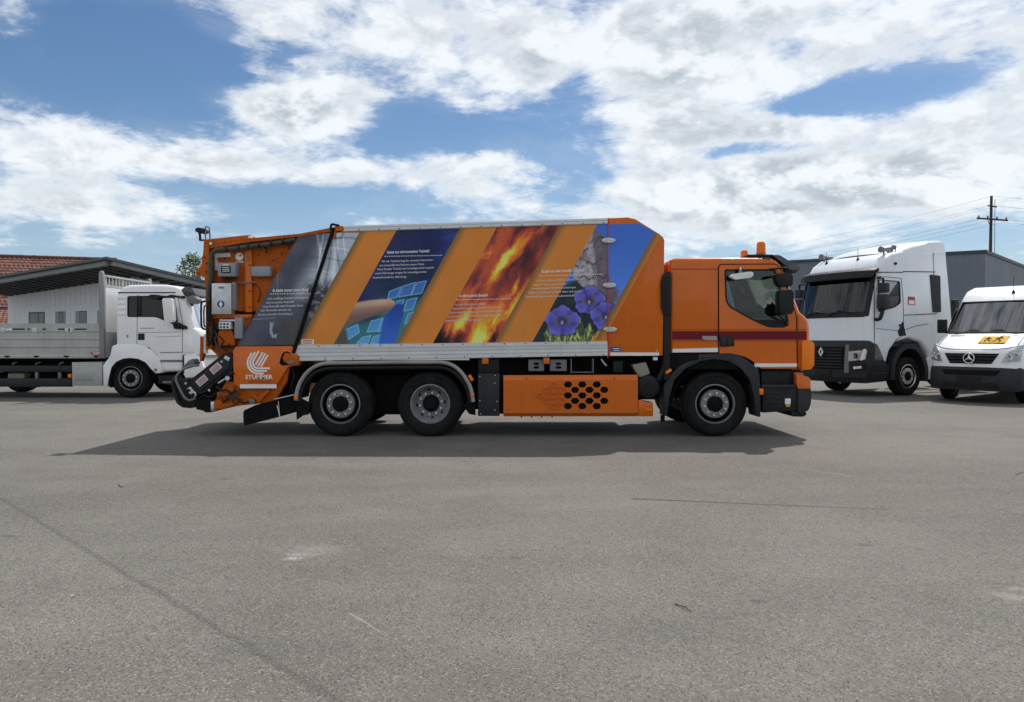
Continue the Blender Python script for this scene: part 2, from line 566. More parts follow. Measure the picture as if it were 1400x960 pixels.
# ---------------------------------------------------------------- wheels
def wheel(parent, x, y, z, r, w, style='convex', side=1, rim_mat='rim', rim_r=None):
    """truck wheel, axle along local y; outer face at y, tyre runs y..y+side*w. The rim is the part, tyre / hub / nuts its pieces"""
    s = side
    R = rim_r or r * 0.605
    k = R / 0.30
    b = MB()
    if style == 'convex':
        prof = [(R, .03), (R + .004, .012), (R - .012, .004), (R - .018, .012), (R - .022, .03), (R - .03, .16), (.215 * k, .17), (.222 * k, .06), (.210 * k, .022), (.125 * k, .018), (.12 * k, .05)]
        nut_y, hub = .016, [(0.0, -.012), (.05 * k, -.012), (.06 * k, 0.0), (.105 * k, .004), (.118 * k, .02), (.118 * k, .12), (0.0, .12)]
        hole_y, hole_r = .10, .232 * k
    else:
        prof = [(R, .03), (R + .004, .012), (R - .012, .004), (R - .022, .012), (R - .028, .03), (R - .05, .05), (R - .055, .09), (.20 * k, .135), (.13 * k, .14), (.12 * k, .17)]
        nut_y, hub = .128, [(0.0, .03), (.075 * k, .03), (.098 * k, .045), (.115 * k, .08), (.125 * k, .16), (0.0, .16)]
        hole_y, hole_r = .118, .222 * k
    b.lathe([(a, s * c) for a, c in prof], (x, y, z), 48, cap=False)
    # inner barrel
    b.lathe([(R - .03, s * .10), (R - .03, s * (w - .03)), (R, s * (w - .01))], (x, y, z), 32, cap=False)
    rim = b.build('wheel', rim_mat, parent)
    t = MB()
    tp = [(R - .012, .03), (R + .004, .012), (R + .02, .006), (R + (r - R) * .45, -.012), (r - .055, 0.0), (r - .03, .012), (r - .008, .035), (r, .06)]
    g = []
    for q in (0.28, 0.5, 0.72):
        c = w * q
        g += [(r, c - .012), (r - .012, c - .007), (r - .012, c + .007), (r, c + .012)]
    tp = tp + g + [(a, w - c) for a, c in reversed(tp)]
    t.lathe([(a, s * c) for a, c in tp], (x, y, z), 56, cap=False)
    # raised sidewall ring
    t.lathe([(R + (r - R) * .62, s * -.010), (R + (r - R) * .64, s * -.016), (R + (r - R) * .68, s * -.015), (R + (r - R) * .70, s * -.006)], (x, y, z), 48, cap=False)
    for vv in t.bm.verts:                      # sidewalls bulge a little over the contact patch
        dz = (z - r * .80) - vv.co.z
        if dz > 0:
            f_ = dz / (r * .2)
            vv.co.y += (-1 if (vv.co.y - y) * s < w / 2 else 1) * s * .018 * f_ * (1 if r - .12 < math.hypot(vv.co.x - x, vv.co.z - z) else .4)
            vv.co.z = max(vv.co.z, z - r + .006)
    t.build('tyre', 'rubber', rim)
    if style == 'convex':
        q = MB(); q.lathe([(R - .024, s * .045), (R - .034, s * .155), (.228 * k, s * .165), (.225 * k, s * .07)], (x, y, z), 40, cap=False); q.build('rim_shadow_ring', 'black_matt', rim)  # black ring paints in the shadow between disc and flange
    h = MB()
    h.lathe([(max(a, 1e-4), s * c) for a, c in hub], (x, y, z), 28)
    h.build('hub', 'black_matt', rim)
    n = MB()
    for i in range(10):
        th = 2 * math.pi * (i + .3) / 10
        cx, cz = x + math.cos(th) * .167 * k, z + math.sin(th) * .167 * k
        n.cyl((cx, y + s * (nut_y + .02), cz), (cx, y + s * (nut_y - .026), cz), .021, .018, 6)
    n.build('wheel_nuts', 'nut', rim)
    d = MB()
    for i in range(8 if style != 'convex' else 10):
        th = 2 * math.pi * (i + .15) / (8 if style != 'convex' else 10)
        cx, cz = x + math.cos(th) * hole_r, z + math.sin(th) * hole_r
        d.cyl((cx, y + s * (hole_y + .02), cz), (cx, y + s * (hole_y - .012), cz), .024 * k, .022 * k, 10)
    d.build('hand_holes', 'black_matt', rim)
    return rim


# ---------------------------------------------------------------- generic vehicle shell
def offset_normals(prof):
    n = len(prof)
    area = sum(prof[i][0] * prof[(i + 1) % n][1] - prof[(i + 1) % n][0] * prof[i][1] for i in range(n))
    sg = 1 if area > 0 else -1
    out = []
    for i in range(n):
        p, q, r = Vector(prof[i - 1]), Vector(prof[i]), Vector(prof[(i + 1) % n])
        e1, e2 = (q - p).normalized(), (r - q).normalized()
        n1, n2 = Vector((e1.y, -e1.x)) * sg, Vector((e2.y, -e2.x)) * sg
        m = n1 + n2
        m = m.normalized() if m.length > 1e-6 else n1
        d = max(0.45, m.dot(n1))
        out.append(m / d)
    return out


class Shell:
    """body pressing: side profile (a forward, z up) swept across the width with rounded side edges,
    bowed front and leaning sides; openings become real holes filled with panes"""
    def __init__(self, mp, prof, width, frontw, r=.06, curv=.2, power=3, tumble=0.0, tz=1.5):
        self.mp, self.prof, self.w, self.fw, self.r, self.curv, self.pw = mp, prof, width, frontw, r, curv, power
        self.tumble, self.tz = tumble, tz
        self.nrm = offset_normals(prof)

    def lat(self, b, z):
        return (b - self.w / 2) * (1 - self.tumble * max(0, z - self.tz)) + self.w / 2

    def pt(self, i, b):
        a, z = self.prof[i]
        d = min(b, self.w - b)
        q = 1 - min(d / self.r, 1)
        ins = self.r * (1 - math.sqrt(max(0, 1 - q * q)))
        a -= self.nrm[i].x * ins
        z -= self.nrm[i].y * ins
        e = abs(2 * b / self.w - 1)
        a -= self.fw[i] * self.curv * e ** self.pw
        return self.mp(a, self.lat(b, z), z)

    def side_poly(self):
        out = []
        for i, (a, z) in enumerate(self.prof):
            out.append((a - self.nrm[i].x * self.r - self.fw[i] * self.curv, z - self.nrm[i].y * self.r))
        return out

    def sections(self, extra=()):
        r, w = self.r, self.w
        s = {0, r * .08, r * .3, r * .62, r, w * .09, w * .18, w * .3, w * .4, w / 2}
        s |= {x for x in extra if x <= w / 2}
        s = sorted(s)
        return s + [w - x for x in reversed(s[:-1])]

    def build(self, name, mat, parent, holes=(), screens=(), sides=(0, 1)):
        """screens: list of (set of profile segment indexes, b0, b1) left open; returns shell object and lists of open face loops"""
        extra = [b for _, b0, b1 in screens for b in (b0, self.w - b1)]
        bs = self.sections(extra)
        n = len(self.prof)
        verts = [self.pt(i, b) for b in bs for i in range(n)]
        faces, open_faces = [], [[] for _ in screens]
        for j in range(len(bs) - 1):
            mid = (bs[j] + bs[j + 1]) / 2
            for i in range(n):
                f = (j * n + i, j * n + (i + 1) % n, (j + 1) * n + (i + 1) % n, (j + 1) * n + i)
                hit = False
                for q, (segs, b0, b1) in enumerate(screens):
                    if i in segs and b0 < mid < b1:
                        open_faces[q].append(f)
                        hit = True
                if not hit: faces.append(f)
        mb = MB()
        mb.add(verts, faces)
        sp = self.side_poly()
        loops = [sp] + [list(h) for h in holes]
        flat = [p for l in loops for p in l]
        tris = tessellate_polygon([[Vector((p[0], p[1], 0)) for p in l] for l in loops])
        for sd in (0, 1):
            bb = 0 if sd == 0 else self.w
            mb.add([self.mp(a, self.lat(bb, z), z) for a, z in flat], [tuple(t) for t in tris])
        o = mb.build(name, mat, parent, ang=28)
        return o, verts, open_faces

    def pane(self, name, mat, parent, verts, faces, inset=0.0):
        mb = MB()
        mb.add(verts, faces)
        return mb.build(name, mat, parent, ang=60)

    def surf(self, a, z, out=0.0, b=0.0):
        """point on the near side skin, pushed outwards by out"""
        return self.mp(a, self.lat(b, z) - out, z)


# ================================================================ GROUND
def ground_pt(px, py):
    y = CAMH * F / (py - HOR)
    return ((px - 700) / F * y, y)


def make_asphalt():
    m, t, bs = new_mat('weathered_asphalt')
    v = t.new('ShaderNodeTexCoord').outputs['Object']
    x, y, z = t.sep(v)
    big = t.noise(v, 0.22, 5, 0.55)
    mid = t.noise(v, 1.3, 6, 0.62, 0.3)
    # worn streaks along the driving direction
    strv = t.comb(t.m('MULTIPLY', t.m('ADD', x, t.m('MULTIPLY', y, 0.25)), 0.35), t.m('MULTIPLY', y, 2.2), 0.0)
    streak = t.noise(strv, 0.8, 5, 0.6)
    tone = t.m('ADD', t.m('MULTIPLY', big, 0.5), t.m('ADD', t.m('MULTIPLY', mid, 0.3), t.m('MULTIPLY', streak, 0.2)))
    col = t.mix(t.ss(tone, 0.38, 0.62), (0.150, 0.137, 0.120), (0.216, 0.200, 0.178))
    # reddish and pale areas
    red = t.noise(v, 0.33, 3, 0.5, 0.5)
    col = t.mix(t.m('MULTIPLY', t.ss(red, 0.56, 0.74), 0.55), col, (0.205, 0.170, 0.147))
    # aggregate: pale and dark stones
    vo = t.new('ShaderNodeTexVoronoi')
    t.put(vo.inputs['Vector'], v)
    vo.inputs['Scale'].default_value = 115
    stone = t.sep(vo.outputs['Color'])
    col = t.mix(t.m('MULTIPLY', t.ss(stone[0], 0.82, 0.96), 0.62), col, (0.36, 0.34, 0.305))
    col = t.mix(t.m('MULTIPLY', t.ss(stone[1], 0.62, 0.95), 0.68), col, (0.050, 0.047, 0.043))
    fine = t.noise(v, 170, 3, 0.7)
    col = t.mix(t.m('MULTIPLY', t.ss(fine, 0.42, 0.66), 0.38), col, (0.066, 0.062, 0.056))
    wob = t.noise(v, 2.2, 5, 0.65)
    wob2 = t.noise(v, 14, 4, 0.6)
    ragged = t.noise(v, 46, 3, 0.7)

    def seg_mask(p, q, w0, w1, wobble, soft=2.2, fade=0.0):
        dxv, dyv = q[0] - p[0], q[1] - p[1]
        L = math.hypot(dxv, dyv)
        ux, uy = dxv / L, dyv / L
        rx, ry = t.m('SUBTRACT', x, p[0]), t.m('SUBTRACT', y, p[1])
        al = t.m('ADD', t.m('MULTIPLY', rx, ux), t.m('MULTIPLY', ry, uy))
        ac = t.m('SUBTRACT', t.m('MULTIPLY', rx, -uy), t.m('MULTIPLY', ry, -ux))
        ac = t.m('ADD', ac, t.m('MULTIPLY', t.m('SUBTRACT', wob, 0.5), wobble))
        ac = t.m('ADD', ac, t.m('MULTIPLY', t.m('SUBTRACT', ragged, 0.5), wobble * 0.6))
        tt = t.m('DIVIDE', al, L, clamp=True)
        wd = t.m('ADD', w0, t.m('MULTIPLY', tt, w1 - w0))
        d = t.m('DIVIDE', t.m('ABSOLUTE', ac), wd)
        mk = t.ss(d, 1.0 / soft, 1.0 * soft, 1.0, 0.0)
        ins = t.m('MULTIPLY', t.ss(al, -0.02, 0.02), t.ss(al, L - 0.3 - fade, L, 1.0, 0.0))
        return t.m('MULTIPLY', mk, ins), ac

    # construction joint running away to the left
    p, q = ground_pt(0, 681), ground_pt(466, 961)
    ux, uy = q[0] - p[0], q[1] - p[1]
    p2 = (p[0] - ux * 3, p[1] - uy * 3)
    q2 = (q[0] + ux * 1.2, q[1] + uy * 1.2)
    k, ac = seg_mask(p2, q2, 0.015, 0.015, 0.05, 2.4)
    col = t.mix(t.m('MULTIPLY', t.ss(ac, -0.03, 0.03), 0.10), col, (0.06, 0.056, 0.05))
    col = t.mix(t.m('MULTIPLY', k, t.ss(ragged, 0.30, 0.68, 0.06, 0.55)), col, (0.045, 0.041, 0.036))
    # tar-filled crack on the right
    for a, b, w0, w1, s in (((864, 682), (1240, 698), .026, .007, .75), ((1330, 702), (1475, 705), .006, .010, .45), ((950, 612), (1005, 614), .012, .02, .5)):
        k, ac = seg_mask(ground_pt(*a), ground_pt(*b), w0, w1, 0.03, 1.6)
        col = t.mix(t.m('MULTIPLY', k, s), col, (0.045, 0.042, 0.040))
    # faint tyre tracks
    for a, b, w, st_ in (((-200, 690), (1700, 628), .16, .20), ((-200, 760), (1700, 652), .16, .16), ((500, 1000), (1500, 690), .14, .14), ((-300, 600), (700, 660), .14, .16)):
        k, ac = seg_mask(ground_pt(*a), ground_pt(*b), w, w, 0.5, 2.2)
        col = t.mix(t.m('MULTIPLY', t.m('MULTIPLY', k, st_), t.ss(mid, 0.35, 0.6)), col, (0.075, 0.067, 0.058))
    # pale scrape lines
    for a, b, w, s in (((372, 804), (405, 812), .004, .5), ((478, 838), (542, 877), .005, .5), ((1090, 640), (1190, 655), .02, .18)):
        k, ac = seg_mask(ground_pt(*a), ground_pt(*b), w, w, 0.02, 1.8)
        col = t.mix(t.m('MULTIPLY', k, s), col, (0.33, 0.32, 0.30))

    def spot(px, py, rx_, ry_, colr, s, wobble=0.6):
        nonlocal col
        c = ground_pt(px, py)
        u = t.m('DIVIDE', t.m('SUBTRACT', x, c[0]), rx_)
        w = t.m('DIVIDE', t.m('SUBTRACT', y, c[1]), ry_)
        d = t.m('SQRT', t.m('ADD', t.m('MULTIPLY', u, u), t.m('MULTIPLY', w, w)))
        d = t.m('ADD', d, t.m('MULTIPLY', t.m('SUBTRACT', wob2, 0.5), wobble * 2.2))
        mk = t.m('MULTIPLY', t.ss(d, 0.10, 1.15, 1.0, 0.0), t.ss(ragged, 0.28, 0.62, 0.25, 1.0))
        col = t.mix(t.m('MULTIPLY', mk, s), col, colr)
    spot(432, 752, .30, .16, (0.34, 0.325, 0.30), .32, 1.0)
    spot(402, 763, .09, .06, (0.50, 0.49, 0.46), .6, .9)
    spot(412, 758, .12, .05, (0.46, 0.45, 0.42), .4, 1.0)
    spot(1384, 816, .13, .09, (0.38, 0.36, 0.32), .42, .9)
    spot(1392, 805, .08, .06, (0.40, 0.38, 0.34), .35, .9)
    spot(1037, 822, .08, .045, (0.05, 0.048, 0.045), .65)
    spot(985, 845, .10, .03, (0.06, 0.057, 0.053), .4)
    spot(1182, 745, .09, .045, (0.055, 0.052, 0.05), .6)
    spot(706, 763, .06, .05, (0.055, 0.053, 0.05), .6)
    spot(310, 655, .14, .07, (0.055, 0.053, 0.05), .5)
    spot(690, 652, .9, .35, (0.075, 0.066, 0.058), .45, .8)
    spot(630, 645, .5, .2, (0.080, 0.07, 0.062), .35, .8)
    spot(560, 612, .5, .3, (0.09, 0.082, 0.073), .4, .8)
    spot(6, 733, .14, .035, (0.03, 0.03, 0.03), .7, .5)
    spot(350, 890, .5, .2, (0.08, 0.075, 0.068), .3, .9)
    spot(905, 860, .5, .22, (0.09, 0.085, 0.076), .3, .9)
    t.put(bs.inputs['Base Color'], col)
    bs.inputs['Roughness'].default_value = 0.9
    bs.inputs['Specular IOR Level'].default_value = 0.3
    bn = t.new('ShaderNodeBump')
    bn.inputs['Strength'].default_value = 0.6
    bn.inputs['Distance'].default_value = 0.006
    t.put(bn.inputs['Height'], t.m('ADD', t.m('MULTIPLY', vo.outputs['Distance'], -0.8), t.m('MULTIPLY', fine, 0.8)))
    t.put(bs.inputs['Normal'], bn.outputs[0])
    return m


g = MB()
g.add([(-2500, -2500, 0), (2500, -2500, 0), (2500, 2500, 0), (-2500, 2500, 0)], [(0, 1, 2, 3)])
structure(g.build('ground', make_asphalt(), smooth=False))


# ================================================================ GREY CLAD OFFICE WITH OVERHANGING ROOF (left)
M['cladding'] = pmat('grey_cladding', (0.76, 0.785, 0.83), 0.5, var=0.05, vscale=0.6, dirt=0.06)
M['roof_edge'] = pmat('roof_fascia', (0.075, 0.08, 0.088), 0.5, var=0.1)
M['roof_trim'] = pmat('roof_gutter', (0.22, 0.235, 0.235), 0.45, var=0.1, metal=0.2)
M['soffit'] = pmat('soffit_boards', (0.035, 0.037, 0.042), 0.65, var=0.2)
M['roller'] = pmat('roller_blind', (0.30, 0.31, 0.335), 0.5, var=0.05)
M['render'] = pmat('white_render', (0.62, 0.62, 0.58), 0.85, var=0.06, dirt=0.1, dirtcol=(0.4, 0.39, 0.36))

AP = Vector((-15.8, 28.5, 0))
E1 = Vector((-0.909, 0.417, 0))
E2 = Vector((0.417, 0.909, 0))


def roof_z(p):
    d = Vector((p[0], p[1], 0)) - AP
    return 4.72 - 0.070 * d.dot(E1) - 0.118 * d.dot(E2)


def bl(u, v, z=None, dz=0.0):
    p = AP + E1 * u + E2 * v
    zz = roof_z(p) + dz if z is None else z
    return (p.x, p.y, zz)


office = thing('office_building', 'grey panelled office with wide dark overhanging roof behind flatbed truck', 'building', (AP.x, AP.y, 0))


def off(pts):
    return [(p[0] - AP.x, p[1] - AP.y, p[2]) for p in pts]


def slab(mb, quad, dz0, dz1):
    lo = off([bl(u, v, dz=dz0) for u, v in quad])
    hi = off([bl(u, v, dz=dz1) for u, v in quad])
    mb.add(lo + hi, [(3, 2, 1, 0), (4, 5, 6, 7), (0, 1, 5, 4), (1, 2, 6, 5), (2, 3, 7, 6), (3, 0, 4, 7)])


mb = MB(); slab(mb, [(-.02, -.02), (10.3, -.02), (10.3, 11), (-.02, 11)], -0.10, 0.0); slab(mb, [(10.3, -.02), (17, -.02), (17, .75), (10.3, .75)], -0.10, 0.0)
roof = mb.build('roof', 'roof_edge', office, smooth=False)
mb = MB(); slab(mb, [(.25, .14), (17, .14), (17, .30), (.25, .30)], -0.27, -0.105); slab(mb, [(.05, .30), (.22, .30), (.22, 11), (.05, 11)], -0.26, -0.105)
mb.build('gutter', 'roof_trim', roof, smooth=False)
for i in range(26):                                   # soffit ribs under the overhang
    mb = MB(); u = .5 + i * .5
    vb_ = 2.24 if u < 10 else .70
    slab(mb, [(u, .33), (u + .26, .33), (u + .26, vb_), (u, vb_)], -.24, -.102)
    mb.build('soffit_board', 'soffit', roof, smooth=False)
for i in range(14):
    mb = MB(); v = 2.5 + i * .5
    slab(mb, [(.25, v), (1.3, v), (1.3, v + .26), (.25, v + .26)], -.24, -.102)
    mb.build('soffit_board', 'soffit', roof, smooth=False)

# walls: front along E1 at v = 2.3, side along E2 at u = 1.4
def wall_panel(u0, v0, u1, v1, z0, z1, thick, name, mat, par, sag=0.10, cut_roof=False):
    d = (E1 * (u1 - u0) + E2 * (v1 - v0))
    nrm = Vector((d.y, -d.x, 0)).normalized()
    if nrm.y > 0: nrm = -nrm
    P = []
    for (u, v) in ((u0, v0), (u1, v1)):
        top = roof_z(AP + E1 * u + E2 * v) - sag if cut_roof else z1
        for z in (z0, top):
            q = E1 * u + E2 * v
            P.append((q.x, q.y, z))
    V = P + [(p[0] - nrm.x * thick, p[1] - nrm.y * thick, p[2]) for p in P]
    mbw = MB()
    mbw.add(V, [(0, 2, 3, 1), (4, 5, 7, 6), (0, 1, 5, 4), (2, 6, 7, 3), (1, 3, 7, 5), (0, 4, 6, 2)])
    return mbw.build(name, mat, par, smooth=False)


def u_at(px, v=2.3):
    # where the sight line through photo column px meets the front wall
    k = (px - 700) / F
    q = AP + E2 * v
    return (k * q.y - q.x) / (E1.x - k * E1.y)


def z_at(px, py, v=2.3):
    p = AP + E1 * u_at(px, v) + E2 * v
    return CAMH + (HOR - py) / F * p.y


ub = 9.9
wall = wall_panel(1.4, 2.36, ub, 2.36, 0, 0, .25, 'wall', 'cladding', office, .09, True)
wall_panel(1.4, 2.36, 1.4, 10.5, 0, 0, .25, 'wall', 'cladding', office, .09, True)
wall_panel(ub, 2.36, ub, 10.5, 0, 0, .25, 'wall', 'cladding', office, .09, True)
zj = z_at(90, 418)
ztop = z_at(90, 425.5)
zsill = 1.05
WIN = [(38, 60), (74.5, 88.5), (102, 117.5), (132, 147)]
wins = sorted([(u_at(b), u_at(a)) for a, b in WIN])
# cladding boards above the joint, and between the windows below it
uu = 1.45
bw = 0.345
while uu < ub - .05:
    u2 = min(uu + bw - .018, ub)
    wall_panel(uu, 2.335, u2, 2.335, zj + .015, 0, .03, 'cladding_board', 'cladding', wall, .11, True)
    uu += bw
segs, cur = [], 1.45
for a, b in wins:
    segs.append((cur, a)); cur = b
segs.append((cur, ub))
for a, b in segs:
    n = max(1, round((b - a) / bw))
    for i in range(n):
        x0, x1 = a + (b - a) * i / n, a + (b - a) * (i + 1) / n - .014
        wall_panel(x0, 2.335, x1, 2.335, zsill - .6, zj - .015, .03, 'cladding_board', 'cladding', wall)
for i, (a, b) in enumerate(wins):
    wall_panel(a, 2.335, b, 2.335, ztop, zj - .015, .03, 'cladding_board', 'cladding', wall)
    wall_panel(a, 2.335, b, 2.335, .45, zsill, .03, 'cladding_board', 'cladding', wall)
    wd = b - a
    fr = wall_panel(a + .01, 2.35, b - .01, 2.35, zsill, ztop - .01, .02, 'window', 'roof_edge', office)
    if i == len(wins) - 1:
        wall_panel(a + .07, 2.343, a + wd * .38, 2.343, zsill + .06, ztop - .08, .012, 'pane', 'window_dark', fr)
        wall_panel(a + wd * .42, 2.343, b - .07, 2.343, zsill + .06, ztop - .08, .012, 'pane', 'window_dark', fr)
    else:
        wall_panel(b - wd * .36, 2.338, b - .012, 2.338, zsill, ztop - .012, .02, 'shutter', 'roller', fr)
        wall_panel(a + (.28 if i == 2 else .03) * wd, 2.343, b - wd * .40, 2.343, zsill + .05, ztop - .06, .012, 'pane', 'window_dark', fr)
        if i == 2:
            wall_panel(a + .012, 2.338, a + wd * .22, 2.338, zsill, ztop - .012, .02, 'shutter', 'roller', fr)

# ================================================================ HOUSE WITH RED TILED ROOF (far left)
def make_tile_mat():
    m, t, bs = new_mat('red_roof_tiles')
    v = t.new('ShaderNodeTexCoord').outputs['Object']
    wn = t.new('ShaderNodeTexWhiteNoise', noise_dimensions='3D')
    sn = t.new('ShaderNodeVectorMath', operation='SNAP')
    t.put(sn.inputs[0], v)
    sn.inputs[1].default_value = (0.30, 0.30, 0.17)
    t.put(wn.inputs[0], sn.outputs[0])
    n = t.noise(v, 0.9, 5, 0.6)
    c = t.mix(wn.outputs[0], (0.115, 0.045, 0.034), (0.215, 0.088, 0.064))
    c = t.mix(t.m('MULTIPLY', t.ss(n, 0.5, 0.75), 0.4), c, (0.09, 0.055, 0.045))
    t.put(bs.inputs['Base Color'], c)
    bs.inputs['Roughness'].default_value = 0.8
    return m


M['tiles'] = make_tile_mat()
HY = 52.0


def hp(px, py, y=HY):
    return ((px - 700) / F * y, CAMH + (HOR - py) / F * y)


house = thing('house', 'house with red tiled roof and white wall at far left', 'house', (-40, HY, 0), rad(18))


def tile_roof(name, x0, x1, y0, z0, y1, z1, par, skew0=0.0, skew1=0.0, tw=.30, tl=.34):
    """pantile slope from eaves (y0,z0) to ridge (y1,z1), rows of overlapping waved tiles"""
    L = math.hypot(y1 - y0, z1 - z0)
    rows = max(1, int(L / tl))
    sy, sz = (y1 - y0) / L, (z1 - z0) / L
    ny, nz = -sz, sy
    v, f = [], []
    for r in range(rows):
        t0, t1 = r * L / rows, (r + 1) * L / rows + .05
        xa = x0 + skew0 * t0 / L
        xb = x1 + skew1 * t0 / L
        cols = max(1, int((xb - xa) / tw))
        k = 4
        for row_t, lift in ((t0, .055), (t1, .01)):
            for c in range(cols * k + 1):
                h = lift + .045 * (math.sin(2 * math.pi * c / k) * .5 + .5)
                v.append((xa + (xb - xa) * c / (cols * k), y0 + sy * row_t + ny * h, z0 + sz * row_t + nz * h))
        o = len(v) - 2 * (cols * k + 1)
        w_ = cols * k + 1
        # front lip
        base = len(v)
        for c in range(w_):
            p = v[o + c]
            v.append((p[0], p[1] - ny * .05, p[2] - nz * .05))
        f += [(o + c, o + c + 1, o + w_ + c + 1, o + w_ + c) for c in range(w_ - 1)]
        f += [(base + c, base + c + 1, o + c + 1, o + c) for c in range(w_ - 1)]
    mbt = MB(); mbt.add(v, f)
    ob = mbt.build(name, 'tiles', par, ang=60)
    ob['kind'] = 'stuff'
    return ob


zr = hp(0, 350, HY + 5.5)[1]; ze = hp(0, 418)[1]
rise = zr - ze
hx0, hx1 = -4.0, 12.0
mb = MB()
mb.prism([(hx0, 0), (hx1 - 4.6, 0), (hx1 - 4.6, ze), (hx0, ze)], .5, 9, holes=())
hw = mb.build('wall', 'render', house, smooth=False)
rf = tile_roof('roof', hx0 - .4, hx1 - 4.2, 0.1, ze - .1, 4.6, zr - .15, house, skew1=1.6)
mb = MB(); mb.add([(hx0 - .3, .2, ze - .1), (hx1 - 4.2, .2, ze - .1), (hx1 - 2.6, 4.7, zr - .2), (hx0 - .3, 4.7, zr - .2), (hx0 - .3, 9.4, ze - .1), (hx1 - 4.2, 9.4, ze - .1)],
                  [(0, 1, 2, 3), (3, 2, 5, 4), (0, 3, 4), (1, 5, 2)])
mb.build('roof_deck', 'tiles', rf, smooth=False)
mb = MB()
for i in range(32):
    xx = hx0 - .3 + i * .44
    mb.cyl((xx, 4.6, zr - .05), (xx + .46, 4.6, zr - .05 + (-.004 if i % 2 else .004)), .11, .125, 8)
mb.build('ridge_tiles', 'tiles', rf)
mb = MB(); mb.box(hx0 - .4, hx1 - 4.2, -.02, .10, ze - .25, ze - .12, .01); mb.build('gutter', 'roof_edge', rf)
# skylights
for (sx, sy) in ((18.5, 396), (-1.5, 398)):
    X, Z = hp(sx, sy)
    X += 40 - 1.25
    q = (Z - ze + .1) / rise
    yy = .1 + q * 4.5
    mb = MB()
    d = Vector((0, 4.5, rise)).normalized()
    n_ = Vector((0, -d.z, d.y))
    c = Vector((X, yy, ze - .1 + q * rise)) + n_ * .16
    ex = Vector((1, 0, 0))
    vv = [c + ex * a * .30 + d * b_ * .42 + n_ * h for h in (-.1, .03) for a, b_ in ((-1, -1), (1, -1), (1, 1), (-1, 1))]
    mb.add(vv, [(3, 2, 1, 0), (4, 5, 6, 7), (0, 1, 5, 4), (1, 2, 6, 5), (2, 3, 7, 6), (3, 0, 4, 7)])
    sk = mb.build('skylight', 'roof_edge', rf, smooth=False)
    mb = MB()
    vv = [c + ex * a * .24 + d * b_ * .36 + n_ * h for h in (.02, .04) for a, b_ in ((-1, -1), (1, -1), (1, 1), (-1, 1))]
    mb.add(vv, [(3, 2, 1, 0), (4, 5, 6, 7), (0, 1, 5, 4), (1, 2, 6, 5), (2, 3, 7, 6), (3, 0, 4, 7)])
    mb.build('pane', pmat('skylight_blind', (0.78, 0.79, 0.78), 0.12, coat=.6), sk, smooth=False)
# porch roof in front of the wall
zp0, zp1 = hp(0, 444, 49)[1], hp(0, 422, 49)[1]
tile_roof('porch_roof', hx0 - .3, (hp(21, 444, 49)[0] + 40 - 1.5), -3.2, zp0 - .1, -.6, zp1, house, skew1=-.42)
mb = MB(); mb.box(hx0 - .2, hp(19, 444, 49)[0] + 40 - 1.9, -3.0, .5, 0, zp0 - .15); mb.build('porch_wall', 'render', house, smooth=False)

# ================================================================ GREY HALL (right)
M['hall'] = pmat('hall_sheeting', (0.150, 0.172, 0.205), 0.5, var=0.06, vscale=0.5, metal=0.1)
M['hall_trim'] = pmat('hall_trim', (0.04, 0.047, 0.06), 0.5)
hallc = Vector((29.3, 45.3, 0))
hall = thing('industrial_hall', 'long dark grey corrugated metal hall behind tractor unit and van', 'hall', hallc)
HZ = CAMH + (HOR - 344) / F * 45.3
dl = Vector((-9.6, 5.8, 0)).normalized()
dr = Vector((8.9, 9.3, 0)).normalized()


def corrugated(d, length, name, nrm_flip, n=60):
    nr = Vector((-d.y, d.x, 0))
    if nrm_flip: nr = -nr
    mbc = MB()
    pitch = length / n
    v, f = [], []
    k = 0
    for i in range(n):
        for a, h in ((0, 0), (.42, 0), (.5, .016), (.92, .016)):
            p = d * ((i + a) * pitch) + nr * h
            v += [(p.x, p.y, 0), (p.x, p.y, HZ - .02)]
    m_ = len(v) // 2
    f = [(2 * i, 2 * i + 2, 2 * i + 3, 2 * i + 1) for i in range(m_ - 1)]
    mbc.add(v, f)
    return mbc.build(name, 'hall', hall, smooth=False)


corrugated(dl, 26, 'corrugated_wall', False, 72)
corrugated(dr, 34, 'corrugated_wall', True, 94)
fp = [Vector((0, 0, 0)), dr * 34, dr * 34 + dl * 26, dl * 26]
mb = MB()
mb.add([(p.x, p.y, z) for z in (HZ - .3, HZ - .02) for p in [q * .995 + (dl + dr) * .06 for q in fp]], [(3, 2, 1, 0), (4, 5, 6, 7), (0, 1, 5, 4), (1, 2, 6, 5), (2, 3, 7, 6), (3, 0, 4, 7)])
hr = mb.build('roof', 'hall_trim', hall, smooth=False)
nl = Vector((-dl.y, dl.x, 0)); nl = nl if nl.y < 0 else -nl
nr_ = Vector((-dr.y, dr.x, 0)); nr_ = nr_ if nr_.y < 0 else -nr_
for d, L, nm in ((dl, 26, nl), (dr, 34, nr_)):
    mb = MB()
    a0, a1 = -nm * -.02 - d * .06, d * L
    q = [a0 + nm * .07, a1 + nm * .07, a1 - nm * .15, a0 - nm * .15]
    mb.add([(p.x, p.y, z) for z in (HZ - .10, HZ + .10) for p in q], [(3, 2, 1, 0), (4, 5, 6, 7), (0, 1, 5, 4), (1, 2, 6, 5), (2, 3, 7, 6), (3, 0, 4, 7)])
    mb.build('fascia', 'hall_trim', hr, smooth=False)

